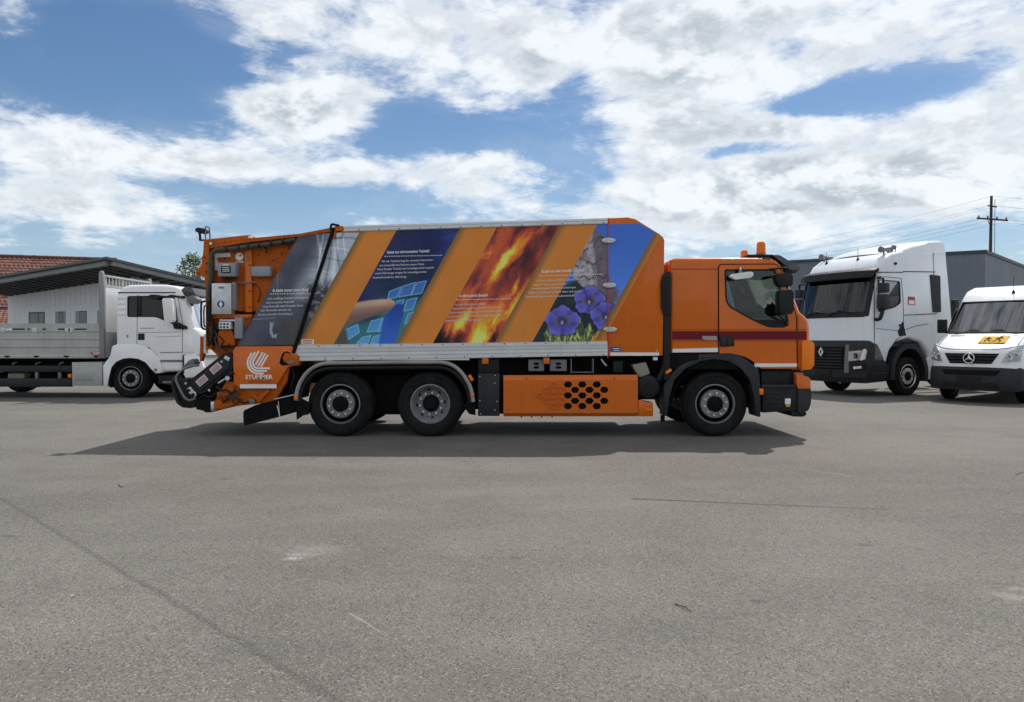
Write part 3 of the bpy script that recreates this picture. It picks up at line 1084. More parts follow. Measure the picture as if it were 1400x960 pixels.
# ================================================================ UTILITY POLE AND LINES
M['wood'] = pmat('pole_wood', (0.060, 0.045, 0.036), 0.85, var=0.25, vscale=4)
M['ceramic'] = pmat('insulator', (0.10, 0.07, 0.06), 0.3)
M['wire'] = pmat('line_wire', (0.05, 0.055, 0.06), 0.6)
PY = 60.0
polex, poletop = (1355.5 - 700) / F * PY, CAMH + (HOR - 268) / F * PY
pole = thing('utility_pole', 'tall dark wooden utility pole with crossarms rising behind grey hall', 'utility pole', (polex - .12, PY, 0))
mb = MB(); mb.cyl((-.12, 0, 0), (.12, 0, poletop), .16, .10, 12); mb.build('post', 'wood', pole)
zarm = CAMH + (HOR - 300) / F * PY
zarm2 = CAMH + (HOR - 281.5) / F * PY
ad = Vector((.62, -.78, 0))
mb = MB(); mb.tube([Vector((.1, -.16, zarm)) - ad * 1.15 + Vector((0, 0, .22)), Vector((.1, -.16, zarm)) + ad * 1.1 + Vector((0, 0, -.25))], .075, 6); arm = mb.build('crossarm', 'wood', pole)
mb = MB(); mb.tube([Vector((-.25, -.13, zarm2)), Vector((.45, -.15, zarm2 - .12))], .06, 6); mb.build('crossarm', 'wood', pole)
mb = MB(); mb.tube([Vector((-.25, -.1, zarm - .1)), Vector((.05, -.12, zarm - .75))], .03, 5); mb.build('brace', 'wood', pole)
mb = MB(); mb.tube([(.34, -.1, poletop - .3), (.30, -.1, 5)], .022, 5); mb.build('earth_cable', 'wire', pole)
for k in range(4):
    t_ = -1.0 + k * .66
    q = Vector((.1, -.16, zarm)) + ad * t_ + Vector((0, 0, -.03 - .21 * t_))
    mb = MB(); mb.lathe([(.03, 0), (.07, .05), (.04, .09), (.07, .13), (.03, .19)], (q.x, q.y, q.z + .07), 10, 'z')
    mb.build('insulator', 'ceramic', pole)
LEFTP = Vector((12.0, 125, 0))
RIGHTP = Vector((98.0, 66, 0))
attach = [(268.5, 0, 'topmost'), (281, -.2, ''), (283, .3, ''), (297, -.7, ''), (301, 0, ''), (306, .7, '')]
for i, (py, lat, nm) in enumerate(attach):
    z0 = CAMH + (HOR - py) / F * PY
    for sd, end, lab in ((0, LEFTP, 'left'), (1, RIGHTP, 'right')):
        if sd == 1 and i == 4: continue
        a = Vector((polex + .05 + ad.x * lat, PY - .12 + ad.y * lat, z0))
        b_ = Vector((end.x + ad.x * lat, end.y + ad.y * lat, z0 - .2))
        pts = []
        for k in range(25):
            s = k / 24
            p = a.lerp(b_, s)
            p.z -= 4 * s * (1 - s) * (1.5 if sd == 0 else 1.0)
            pts.append(p)
        mb = MB(); mb.tube(pts, .0075, 5)
        o = mb.build('power_line', 'wire')
        rank = ('highest', 'second highest', 'third highest', 'fourth highest', 'fifth highest', 'lowest') if sd == 0 else ('highest', 'second highest', 'third highest', 'fourth highest', '', 'lowest')
        tag(o, '%s of the thin power lines running %s the utility pole' % (rank[i], 'left across the sky from' if sd == 0 else 'out of frame right of'), 'power line', 'power lines to the %s of the pole' % lab)

# ================================================================ TREE
def make_leaf_mat():
    m, t, bs = new_mat('leaves')
    oi = t.new('ShaderNodeNewGeometry')
    r = oi.outputs['Random Per Island']
    c = t.mix(r, (0.085, 0.11, 0.035), (0.19, 0.21, 0.09))
    t.put(bs.inputs['Base Color'], c)
    bs.inputs['Roughness'].default_value = 0.6
    bs.inputs['Transmission Weight'].default_value = 0.0
    return m


M['leaf'] = make_leaf_mat()
M['bark'] = pmat('bark', (0.09, 0.07, 0.055), 0.9, var=0.3, vscale=8, bump=.5, bscale=20)
TY = 46.0
tx, tz = (263 - 700) / F * TY, CAMH + (HOR - 349) / F * TY
tree = thing('tree', 'leafy green tree rising behind the office roof', 'tree', (tx, TY, 0))
mb = MB()
mb.tube(bez([(0, 0, 0), (.05, 0, 1.5), (-.05, .05, 3.2), (.05, 0, tz - 1.2)], 4), [.17 - .15 * i / 12 for i in range(13)], 8)
limbs = []
for i in range(16):
    th = i * 2.4
    z0 = 1.6 + i * .19
    L = 1.5 * (1 - .03 * i)
    e = Vector((math.cos(th) * L, math.sin(th) * L, z0 + .9 + .3 * (i % 3)))
    mb.tube(bez([(0, 0, z0), (e.x * .5, e.y * .5, z0 + .35), e], 3), [.05, .045, .038, .03, .022, .016, .008], 5)
    limbs.append(e)
mb.build('trunk', 'bark', tree)
rng = random.Random(5)
v, f = [], []
clumps = []
for i in range(64):
    u = rng.random()
    th = rng.random() * 6.283
    zz = 2.2 + (tz - 2.35) * u ** .8
    rr = 1.25 * math.sin(math.pi * min(1, .15 + u * .80)) * math.sqrt(rng.random()) * 1.05
    clumps.append((math.cos(th) * rr, math.sin(th) * rr, zz, rng.uniform(.28, .5)))
clumps += [(-.15, 0, tz - .25, .22), (.25, .1, tz - .4, .25), (-.5, 0, tz - .5, .25)]
for cx, cy, cz, cr in clumps:
    for k in range(46):
        d = Vector((rng.gauss(0, 1), rng.gauss(0, 1), rng.gauss(0, 1))).normalized() * cr * rng.random() ** .45
        c = Vector((cx, cy, cz)) + d
        a = Vector((rng.gauss(0, 1), rng.gauss(0, 1), rng.gauss(0, 1))).normalized()
        b_ = a.orthogonal().normalized()
        s = rng.uniform(.035, .065)
        o = len(v)
        v += [c + a * s * 1.5, c + b_ * s * .75, c - a * s * 1.5, c - b_ * s * .75]
        f.append((o, o + 1, o + 2, o + 3))
mb = MB(); mb.add(v, f)
me_ = bpy.data.meshes.new('crown')
me_.from_pydata([tuple(p) for p in v], [], f)
mb.bm.free()
cr = link('crown', me_, 'leaf', tree)

# ================================================================ LITTER ON THE ASPHALT
M['twig'] = pmat('twig_bark', (0.035, 0.03, 0.026), 0.9)
M['dryleaf'] = pmat('dry_leaf', (0.42, 0.36, 0.10), 0.7)
for pts, lab in ((((923, 827), (935, 832), (946, 838)), 'thin dark twig lying on asphalt below the orange truck'),
                 (((1389, 650), (1394, 648), (1400, 646)), 'short dark twig on asphalt at right edge of picture'),
                 (((162, 663), (166, 667), (170, 665)), 'small bent twig on asphalt left of the long shadow')):
    P = [ground_pt(*p) for p in pts]
    c = P[1]
    mb = MB()
    mb.tube([(p[0] - c[0], p[1] - c[1], .006 + .004 * (i == 1)) for i, p in enumerate(P)], [.0035, .003, .002], 6)
    mb.tube([(0, 0, .010), ((P[2][0] - c[0]) * .4 + .01, (P[2][1] - c[1]) * .4 + .03, .012)], [.0025, .0012], 5)
    o = mb.build('twig', 'twig')
    o.location = (c[0], c[1], 0)
    tag(o, lab, 'twig', 'twigs on the asphalt')
c = ground_pt(100, 816)
vv, ff = [], []
for i in range(9):
    s = i / 8
    w_ = .012 * math.sin(math.pi * min(1, s * .95 + .03))
    xx, yy, zz = -.012 + .03 * s, -.05 + .1 * s, .006 + .018 * math.sin(s * 3)
    vv += [(xx - w_, yy, zz + .006), (xx, yy, zz), (xx + w_, yy, zz + .005)]
for i in range(8):
    ff += [(3 * i, 3 * i + 1, 3 * i + 4, 3 * i + 3), (3 * i + 1, 3 * i + 2, 3 * i + 5, 3 * i + 4)]
mb = MB(); mb.add(vv, ff)
o = mb.build('fallen_leaf', 'dryleaf'); o.location = (c[0], c[1], 0); o.scale = (.42, .42, .42)
tag(o, 'small yellowish dry leaf lying on asphalt at lower left', 'leaf')


# ================================================================ ORANGE REFUSE TRUCK
OS = 134 / 1.5                    # photo pixels per metre on its near flank
OY = F / OS
truck = thing('refuse_truck', 'orange refuse collection truck with flame, keyboard and flower pictures on its side', 'truck', (0, OY, 0))


def X(px, d=0.0): return (px - 700) * (OY + d) / F
def Z(py, d=0.0): return CAMH - (py - HOR) * (OY + d) / F
def P2(pts, d=0.0): return [(X(a, d), Z(b, d)) for a, b in pts]
def pbox(mb, x0, x1, y0, y1, p0, p1, bev=0.0, seg=2):
    return mb.box(X(x0, y0), X(x1, y0), y0, y1, Z(p1, y0), Z(p0, y0), bev, seg)
def obox(name, mat, x0, x1, p0, p1, y0, y1, bev=0.006, par=None):
    mb = MB(); pbox(mb, x0, x1, y0, y1, p0, p1, bev)
    return mb.build(name, mat, par or truck)
def oprism(name, mat, pts, y0, y1, bev=0.0, par=None, holes=()):
    mb = MB(); mb.prism(P2(pts, y0), y0, y1, bev, holes=[P2(h, y0) for h in holes])
    return mb.build(name, mat, par or truck)
def otube(name, mat, pts, r, par=None, seg=8, smooth=6):
    mb = MB(); q = [(X(a, d), d, Z(b, d)) for a, b, d in pts]
    mb.tube(bez(q, smooth) if smooth > 1 else q, r, seg)
    return mb.build(name, mat, par or truck, ang=50)


# ---- chassis
for yy in (.82, 1.60):
    mb = MB(); mb.box(X(372), X(1060), yy, yy + .08, .78, 1.06, .008); mb.build('frame_rail', 'black_matt', truck)
mb = MB()
for px in (420, 525, 640, 700, 790, 900, 1000):
    mb.box(X(px) - .05, X(px) + .05, .9, 1.6, .82, 1.02)
mb.build('cross_members', 'black_matt', truck)
for px in (465, 588, 978):
    mb = MB(); mb.cyl((X(px), .25, .50), (X(px), 2.2, .50), .09, .09, 14); mb.cyl((X(px), 1.0, .5), (X(px), 1.5, .5), .2, .2, 16)
    mb.box(X(px) - .5, X(px) + .5, .72, .80, .64, .70, .01); mb.box(X(px) - .12, X(px) + .12, .70, .82, .52, .80, .01)
    mb.build('axle', 'black_matt', truck)
mb = MB(); mb.box(X(412), X(906), .3, 2.2, Z(490), Z(484), .004); mb.box(X(425), X(640), .66, 1.85, .70, 1.13); mb.build('subframe_light_block', 'black_matt', truck)  # subframe, with a dark box added to block light behind the wheels
mb = MB(); mb.box(X(503), X(556), .45, 1.95, .30, .95, .03); mb.box(X(430), X(625), .55, .66, .80, 1.14); mb.build('suspension', 'black_matt', truck)
mb = MB(); mb.box(X(640), X(690), .30, .36, .40, 1.235); mb.build('gap_blocker', 'black_matt', truck)  # dark panel added to close a bright gap beside the mudguard
mb = MB(); mb.box(X(650), X(905), .35, .5, .55, 1.235); mb.box(X(650), X(905), .5, .8, .6, 1.22); mb.box(X(905), X(1038), .42, .50, .75, 1.27); mb.build('bay_gap_filler', 'black_matt', truck)  # plain dark boxes, raised to shut out the bright gap below the rail
mb = MB(); mb.box(X(660), X(880), 1.75, 2.3, .4, .95, .03); mb.build('fuel_tank', 'greymid', truck)

# ---- wheels
RW = .503
w1 = wheel(truck, X(465, .06), .06, RW, RW, .31, 'convex')
w2 = wheel(truck, X(588, .06), .06, RW, RW, .28, 'concave')
w2b = wheel(truck, X(588, .06), .40, RW, RW, .28, 'concave')
w3 = wheel(truck, X(978, .06), .06, RW, RW, .32, 'convex')
for px, st in ((465, 'convex'), (588, 'concave'), (978, 'convex')):
    wheel(truck, X(px, .06), 2.42, RW, RW, .30, st, side=-1)
wheel(truck, X(588, .06), 2.08, RW, RW, .28, 'concave', side=-1)

# ---- rear mudguards
arch = [(405, 546), (406.5, 533), (412, 519), (421, 507), (433, 499), (447, 495.5), (470, 495), (525, 494.2), (580, 494), (604, 494.2), (618, 498), (629, 506), (638, 518), (644, 531), (647, 548)]
pts = [(X(a), Z(b)) for a, b in arch]
pts3 = bez([(a, 0, b) for a, b in pts], 5)
mb = MB()
n = len(pts3)
cx, cz = X(526), Z(560)
V = []
for p in pts3:
    q = Vector((cx - p.x, 0, cz - p.z)).normalized() * .012
    V += [(p.x, .0, p.z), (p.x, .66, p.z), (p.x + q.x, .66, p.z + q.z), (p.x + q.x, .0, p.z + q.z)]
Fc = []
for i in range(n - 1):
    for k in range(4):
        Fc.append((4 * i + k, 4 * i + (k + 1) % 4, 4 * i + 4 + (k + 1) % 4, 4 * i + 4 + k))
Fc += [(0, 1, 2, 3), (4 * n - 4, 4 * n - 3, 4 * n - 2, 4 * n - 1)]
mb.add(V, Fc)
mg = mb.build('mudguard', 'black', truck)
mb = MB(); mb.tube([(p.x, -.005, p.z - .015) for p in pts3], .031, 10); mb.build('mudguard_rim', 'galv', mg)
mb = MB(); mb.tube([(p.x + (cx - p.x) * .035, .03, p.z + (cz - p.z) * .10 - .02) for p in pts3], .034, 8); mb.build('mudguard_lip', 'black', mg)
oprism('mud_flap', 'black_matt', [(404.5, 548), (410, 545), (424, 552), (421, 567), (413, 568.5), (405.5, 574)], .02, .10)
oprism('mud_flap', 'black_matt', [(650, 545), (643, 540), (634, 556), (641, 566), (650, 568)], .06, .12)
for a, b, r_ in ((404, 544, 2.4), (646, 540.5, 2.3)):
    obox('marker_lamp', 'amber', a - r_, a + r_, b - 2.5, b + 2.5, -.045, .02, .008)
oprism('marker_lamp', 'amber', [(639.5, 514), (643, 512), (648, 519.5), (644.5, 522)], -.04, .02, .005)

# ---- hopper body
YT = lambda px: 317.0 - (px - 470) * 0.0285 if px < 874 else 305.5 + (px - 874) * .56
YB = lambda px: 471.4 - (px - 430) * 0.0125
SL = .552


def srgb_lin(a):
    a = np.asarray(a, float) / 255.0
    return np.where(a <= .04045, a / 12.92, ((a + .055) / 1.055) ** 2.4)


def _h(ix, iy, s):
    v = np.sin(ix * 127.1 + iy * 311.7 + s * 74.7) * 43758.5453
    return v - np.floor(v)


def vn(x, y, s=0.0):
    ix, iy = np.floor(x), np.floor(y)
    fx, fy = x - ix, y - iy
    fx, fy = fx * fx * (3 - 2 * fx), fy * fy * (3 - 2 * fy)
    a, b = _h(ix, iy, s), _h(ix + 1, iy, s)
    c, d = _h(ix, iy + 1, s), _h(ix + 1, iy + 1, s)
    return (a * (1 - fx) + b * fx) * (1 - fy) + (c * (1 - fx) + d * fx) * fy


def fbm(x, y, s=0.0, o=5):
    t, a, n_ = 0, .5, 0
    for k in range(o):
        t = t + a * vn(x, y, s + k * 3.1)
        n_ += a
        x, y, a = x * 2.03 + 7.1, y * 2.03 + 3.3, a * .55
    return t / n_


def sst(x, lo, hi):
    t = np.clip((x - lo) / (hi - lo), 0, 1)
    return t * t * (3 - 2 * t)


def mixc(f, a, b):
    f = np.asarray(f)[:, None]
    return np.asarray(a, float) * (1 - f) + np.asarray(b, float) * f


def poly_mask(px, py, poly, soft=.5):
    """signed-distance polygon mask"""
    d = np.full(px.shape, 1e9)
    ins = np.zeros(px.shape, bool)
    n_ = len(poly)
    for i in range(n_):
        (x0, y0), (x1, y1) = poly[i], poly[(i + 1) % n_]
        ex, ey = x1 - x0, y1 - y0
        t = np.clip(((px - x0) * ex + (py - y0) * ey) / (ex * ex + ey * ey), 0, 1)
        d = np.minimum(d, np.hypot(px - x0 - t * ex, py - y0 - t * ey))
        c = (y0 > py) != (y1 > py)
        with np.errstate(divide='ignore', invalid='ignore'):
            xi = (x1 - x0) * (py - y0) / (y1 - y0 + 1e-12) + x0
        ins ^= c & (px < xi)
    sd = np.where(ins, -d, d)
    return 1 - sst(sd, -soft, soft), sd


def make_print_mat():
    m, t, bs = new_mat('printed_vinyl')
    at = t.new('ShaderNodeAttribute', attribute_name='print')
    v = t.new('ShaderNodeTexCoord').outputs['Object']
    n_ = t.noise(v, 2.0, 5, .6)
    c = t.mix(t.ss(n_, .3, .7, 0.0, .10), at.outputs['Color'], (0.22, 0.20, 0.18))
    t.put(bs.inputs['Base Color'], c)
    bs.inputs['Roughness'].default_value = .5
    bs.inputs['Specular IOR Level'].default_value = .15
    return m


M['print'] = make_print_mat()
GAIN = 2.3


def printed(name, S0, S1, fn, t0=0.0, t1=1.0, y=-.004, step=.55, yt=YT, yb=YB, par=None):
    """sloping panel of printed film; fn paints it in colours of the print"""
    nS = max(2, int((S1 - S0) / step) + 1)
    nT = int(155 * (t1 - t0) / step) + 1
    Sg, Tg = np.meshgrid(np.linspace(S0, S1, nS), np.linspace(t0, t1, nT))
    Sg, Tg = Sg.ravel(), Tg.ravel()
    ytv, ybv = np.vectorize(yt), np.vectorize(yb)
    py = 317 + 154 * Tg
    for _ in range(12):
        px = Sg - SL * (py - 317)
        py = py * .35 + .65 * (ytv(px) + (ybv(px) - ytv(px)) * Tg)
    px = Sg - SL * (py - 317)
    col = np.clip(srgb_lin(np.clip(fn(px, py, Sg), 0, 255)) * GAIN, 0, .9)
    co = np.stack([X(px, y), np.full(px.shape, y), Z(py, y)], 1)
    idx = np.arange(nS * nT).reshape(nT, nS)
    fc = np.stack([idx[:-1, :-1], idx[1:, :-1], idx[1:, 1:], idx[:-1, 1:]], -1).reshape(-1, 4)
    me = bpy.data.meshes.new(name)
    me.from_pydata(co.tolist(), [], fc.tolist())
    ca = me.color_attributes.new('print', 'FLOAT_COLOR', 'POINT')
    ca.data.foreach_set('color', np.concatenate([col, np.ones((len(col), 1))], 1).astype(np.float32).ravel())
    me.polygons.foreach_set('use_smooth', [True] * len(me.polygons))
    return link(name, me, 'print', par)


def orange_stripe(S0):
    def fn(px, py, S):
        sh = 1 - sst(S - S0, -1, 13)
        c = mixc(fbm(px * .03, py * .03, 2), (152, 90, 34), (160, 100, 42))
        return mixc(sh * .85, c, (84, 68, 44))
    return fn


def paint_machine(px, py, S):
    n1 = fbm(px * .035, py * .05, 11)
    up = sst(S, 432, 470) * (1 - sst(py, 398, 420))
    c = mixc(n1, (42, 44, 52), (70, 72, 84))
    c = mixc(up * (.75 + .25 * n1), c, (146, 154, 164))
    # folds of pale sheet metal
    for k, (x0, sl, w, am) in enumerate(((434, .02, 2.2, 40), (447, -.05, 1.6, -38), (458, .04, 2.8, 26), (441, -.02, 1.0, 45), (466, .10, 1.4, -34), (474, .02, 1.2, 24))):
        xx = x0 + sl * (py - 350) + 5 * np.sin((py - 320) * .035 + k)
        c = c + (np.exp(-((px - xx) / w) ** 2) * am * (1 - sst(py, 385, 410)))[:, None] * np.array([1, 1, 1.05])
    for k, (y0, am) in enumerate(((329, -30), (343, 24), (356, -26), (371, 18))):
        yy = y0 + 4 * np.sin(px * .05 + k)
        c = c + (np.exp(-((py - yy) / 1.3) ** 2) * am * up)[:, None]
    # dark scrap heap at lower right
    h = sst(px - .0 * py, 408, 424) * sst(py, 376, 398) * sst(S, 440, 462)
    sp = fbm(px * .22, py * .22, 21, 4)
    heap = mixc(sst(sp, .42, .70), (32, 33, 36), (112, 114, 116))
    c = mixc(h * .9, c, mixc(sst(sp, .50, .68), (36, 37, 40), (92, 94, 96)))
    c = mixc(sst(py, 432, 440) * sst(px, 374, 392), c, mixc(fbm(px * .08, py * .03, 31), (48, 48, 50), (66, 64, 62)))
    # chrome handle shape
    m_, sd = poly_mask(px, py, [(369, 441), (374, 441), (372, 452), (374, 458), (379, 456), (378, 462), (372, 462), (368.5, 454)], .8)
    c = mixc(m_ * .7, c, (142, 146, 156))
    c = mixc(np.exp(-((py - 437 - (px - 345) * -.08) / 1.0) ** 2) * (px < 376) * .5, c, (120, 122, 130))
    c = mixc(np.exp(-((px - 379.5) / .7) ** 2) * (py < 420) * .35, c, (120, 124, 134))
    return c


KEYS = [[(435, 485), (520, 460), (490, 545), (405, 560)], [(527, 462), (592, 450), (560, 535), (487, 546)], [(345, 520), (428, 488), (398, 560), (335, 575)],
        [(397, 582), (447, 573), (437, 604), (385, 614)], [(462, 577), (532, 560), (500, 640), (440, 652)], [(225, 715), (303, 695), (275, 782), (200, 790)],
        [(300, 700), (347, 680), (310, 780), (268, 787)], [(60, 772), (140, 735), (152, 790), (76, 842)], [(243, 815), (302, 800), (277, 866), (220, 866)],
        [(470, 665), (520, 650), (490, 720), (445, 735)], [(130, 862), (170, 820), (230, 808), (205, 866)]]
KEYS = [[(460 + a / 4.8, 290 + b / 4.8) for a, b in k] for k in KEYS]
KDARK = [(460 + a / 4.8, 290 + b / 4.8) for a, b in [(312, 690), (395, 600), (440, 605), (440, 672), (382, 866), (275, 866)]]
FINGER = [(460, 450), (470, 437), (487, 413.5), (505, 410.5), (522, 409), (533, 409), (539, 411.5), (540.5, 416), (537, 421), (530, 426), (515, 431), (498, 436.5), (484, 442), (472, 447), (462, 461)]


def paint_keyboard(px, py, S):
    n1 = fbm(px * .02 + py * .01, py * .035, 3)
    c = mixc(sst(py, 330, 420), (22, 30, 62), (18, 38, 54))
    c = mixc(sst(n1, .45, .75) * (1 - sst(py, 352, 395)), c, (34, 50, 108))
    c = mixc(sst(fbm(px * .012, py * .08 + px * .02, 8), .52, .72) * .8, c, (26, 34, 76))
    tl = sst(py, 396, 425) * sst(px, 505, 530)
    c = mixc(np.maximum(tl, sst(py, 430, 450) * .9), c, (46, 92, 98))
    for k, poly in enumerate(KEYS):
        m_, sd = poly_mask(px, py, poly, .6)
        c1 = mixc(sst(py + .3 * px * 0, 380 + 0 * px, 470), (46, 74, 130), (74, 126, 164))
        c1 = mixc(fbm(px * .1, py * .1, 40 + k) * .5, c1, (50, 98, 150))
        c = mixc(m_, c, c1)
        c = mixc(np.exp(-((sd + .3) / .55) ** 2) * .8, c, (104, 160, 178))
    m_, sd = poly_mask(px, py, KDARK, 1.2)
    c = mixc(m_ * .88, c, mixc(sst(py, 415, 470), (24, 48, 120), (36, 74, 158)))
    m_, sd = poly_mask(px, py, FINGER, 1.0)
    v = np.clip((py - (409 + (540 - px) * .06)) / (14 + (540 - px) * .16), 0, 1)
    fc = mixc(v, (158, 128, 112), (88, 70, 62))
    fc = mixc(np.exp(-((v - .25) / .18) ** 2) * .5, fc, (176, 142, 122))
    fc = mixc(sst(536 - px, 0, 70) * .35, fc, (92, 72, 62))
    c = mixc(m_, c, fc)
    mt, _ = poly_mask(px, py, [(528, 411), (538, 411.5), (539.5, 415), (535, 417), (528, 416)], 1.0)
    c = mixc(mt * .35, c, (140, 96, 78))
    mk, _ = poly_mask(px, py, [(450, 475), (455, 458), (466, 449), (474, 452), (477, 475)], 2)
    return mixc(mk * .85, c, (66, 58, 48))


def paint_fire(px, py, S):
    # flames lean along the stripe
    u, w = S, py
    wx = fbm(px * .03, py * .03, 5) * 26
    n1 = fbm((u + wx) * .040, w * .016 + wx * .02, 1, 4)
    n2 = fbm((u + wx * 1.5) * .085, w * .026, 9, 4)
    heat = .42 + (n1 - .5) * .62 + (n2 - .5) * .34
    wob = (fbm(px * .05, py * .05, 17) - .5) * 16
    # hot tongues
    for cx_, cy_, sx_, sy_, am in ((743, 366, 6, 46, .44), (724, 396, 8, 34, .36), (656, 462, 14, 24, .56), (634, 438, 5.5, 20, .44), (694, 350, 5, 24, .40), (682, 366, 4, 22, .30), (703, 393, 3.5, 13, .44), (718, 328, 8, 20, .18), (612, 455, 4, 14, .26), (676, 440, 4.5, 22, .30), (700, 420, 5, 22, .26)):
        du = (S + wob - (cx_ + SL * (cy_ - 317))) / sx_
        dv = (py - cy_) / sy_
        heat = heat + am * np.exp(-du ** 2 - dv ** 2) * (.75 + .5 * n2)
    for cx_, cy_, sx_, sy_, am in ((601, 464, 25, 16, .55), (672, 456, 7, 12, .45), (650, 385, 24, 16, .14), (624, 418, 12, 8, .14), (700, 336, 5, 8, .18), (664, 408, 16, 9, .12)):
        heat = heat - am * np.exp(-((px - cx_) / sx_) ** 2 - ((py - cy_) / sy_) ** 2)
    stops = [(.10, (14, 14, 18)), (.26, (60, 26, 30)), (.42, (124, 50, 40)), (.56, (158, 72, 34)), (.68, (186, 108, 32)), (.82, (196, 148, 40)), (1.0, (200, 180, 84))]
    c = np.stack([np.interp(heat, [s for s, _ in stops], [q[k] for _, q in stops]) for k in range(3)], 1)
    lick = np.exp(-((n2 - .55) / .03) ** 2) * .35 * sst(heat, .4, .6)
    return mixc(lick, c, (206, 150, 60))


def flower(c, px, py, cx_, cy_, rx, ry, lob, ph, seed):
    dx_, dy_ = (px - cx_) / rx, (py - cy_) / ry
    r = np.hypot(dx_, dy_)
    a = np.arctan2(dy_, dx_)
    edge = .90 + .07 * np.cos(lob * a + ph) + .03 * np.cos(13 * a + seed) + .16 * (fbm(px * .15, py * .15, seed) - .5)
    m_ = 1 - sst(r - edge, -.03, .03)
    rib = .5 + .5 * np.cos(lob * a + ph)
    col = mixc(fbm(px * .13, py * .13, seed + 4), (52, 50, 116), (84, 82, 158))
    col = mixc((1 - sst(np.abs(rib), .0, .35)) * .55, col, (46, 42, 98))
    col = mixc(sst(r, .62, .88) * .35, col, (104, 104, 178))
    col = mixc((1 - sst(r, .12, .46)) * .8, col, (34, 30, 66))
    for k in range(lob):
        th = (2 * math.pi * k - ph + math.pi) / lob
        q = np.exp(-((dx_ - .34 * math.cos(th)) / .10) ** 2 - ((dy_ - .34 * math.sin(th)) / .16) ** 2)
        if k % 2 == 0: col = mixc(q * .75, col, (84, 80, 52))
    q = np.exp(-((dx_ + .02) / .07) ** 2 - ((dy_ - .1) / .12) ** 2)
    col = mixc(q * .9, col, (168, 150, 140))
    sh = np.exp(-((r - edge - .03) / .06) ** 2) * (r > edge)
    c = mixc(sh * .5, c, (14, 16, 26))
    return mixc(m_, c, col)


ROCK = [(680 + a / 4.8, 280 + b / 4.8) for a, b in [(596, 215), (640, 170), (668, 180), (700, 215), (722, 235), (722, 480), (735, 480), (760, 540), (795, 560), (790, 620), (760, 655), (700, 655), (640, 560), (560, 540), (490, 470), (500, 395), (530, 345)]]


def paint_nature(px, py, S):
    c = mixc(sst(py, 310, 420), (48, 82, 150), (62, 98, 168))
    n1 = fbm(px * .16, py * .16, 5, 5)
    # dark forest floor
    dk = sst(py - (397 - (px - 760) * .55), -6, 6) * (1 - sst(px, 815, 835)) + sst(py, 424, 434)
    c = mixc(np.clip(dk, 0, 1), c, mixc(n1, (10, 22, 34), (34, 46, 44)))
    m_, sd = poly_mask(px, py, ROCK, .8)
    rk = mixc(fbm(px * .3, py * .2, 15, 4), (92, 88, 94), (148, 142, 144))
    facet = sst(px - (811 + (py - 330) * .10), -2, 2)
    rk = mixc(facet * .78, rk, mixc(n1, (46, 38, 48), (98, 88, 100)))
    for q, (y0, sl) in enumerate(((362, -.25), (345, -.9), (380, -.1))):
        ln = np.exp(-((py - (y0 + sl * (px - 800) + 3 * np.sin(px * .35 + q))) / 1.5) ** 2) * (fbm(px * .2, py * .1, q + 60) > .42)
        rk = mixc(ln * .7, rk, (40, 36, 42))
    rk = mixc(sst(n1, .58, .7) * .45, rk, (52, 50, 52))
    c = mixc(m_, c, rk)
    # foliage at the foot
    gl = sst(py - (446 + 8 * np.sin(px * .45) + 6 * np.sin(px * .21 + 1)), -1, 2) * sst(px, 742, 748)
    bl_ = fbm(px * .55 + 3 * fbm(px * .1, py * .1, 4), py * .16, 3, 3) * 1.3 - .12
    c = mixc(gl * (.35 + .65 * sst(bl_, .35, .65)), c, mixc(bl_, (62, 78, 40), (150, 158, 92)))
    gb = sst(fbm(px * .25, py * .25, 77, 3), .62, .72) * sst(py, 438, 450) * .6
    c = mixc(gb, c, (70, 90, 40))
    c = mixc(sst(px - (809 - (py - 466) * .2), -1, 5) * sst(py, 452, 459), c, (160, 96, 36))
    c = flower(c, px, py, 806, 411, 23, 21, 5, .8, 3.0)
    c = flower(c, px, py, 829, 432, 24, 20, 5, 2.2, 5.0)
    c = flower(c, px, py, 769, 439, 25.5, 22, 5, 1.6, 8.0)
    return c


oprism('hopper_body', 'orange_print', [(470, 310), (830, 299), (830, 486), (409, 493), (403, 484), (467, 312)], .004, 2.46)
body = bpy.data.objects['hopper_body']
printed('picture_panel', 411, 492, paint_machine, 0.012, .999, y=-.006, par=body, yt=lambda p: 320.5 - (p - 407) * .085 if p < 455 else 316.4, yb=lambda p: 473.2 - (p - 322) * .018)
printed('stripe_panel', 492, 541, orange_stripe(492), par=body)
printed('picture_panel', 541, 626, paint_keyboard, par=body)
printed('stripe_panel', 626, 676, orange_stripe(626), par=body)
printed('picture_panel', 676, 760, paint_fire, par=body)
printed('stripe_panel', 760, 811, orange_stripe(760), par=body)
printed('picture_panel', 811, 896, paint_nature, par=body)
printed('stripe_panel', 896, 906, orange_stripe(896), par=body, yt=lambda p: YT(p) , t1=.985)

# aluminium rails with extrusion grooves and rivets
def rail(name, tl, tr, bl_, br, grooves, y=-.02):
    mb = MB()
    nG = len(grooves)
    V, Fc = [], []
    for (xt, yt), (xb, yb) in ((tl, bl_), (tr, br)):
        for g_, dep in grooves:
            px, py = xt + (xb - xt) * g_, yt + (yb - yt) * g_
            V.append((X(px), y + dep, Z(py)))
        V.append((X(xb), .05, Z(yb))); V.append((X(xt), .05, Z(yt)))
    k = nG + 2
    for i in range(k):
        Fc.append((i, (i + 1) % k, k + (i + 1) % k, k + i))
    Fc += [tuple(range(k)), tuple(reversed(range(k, 2 * k)))]
    mb.add(V, Fc)
    return mb.build(name, 'alu', truck, ang=10)


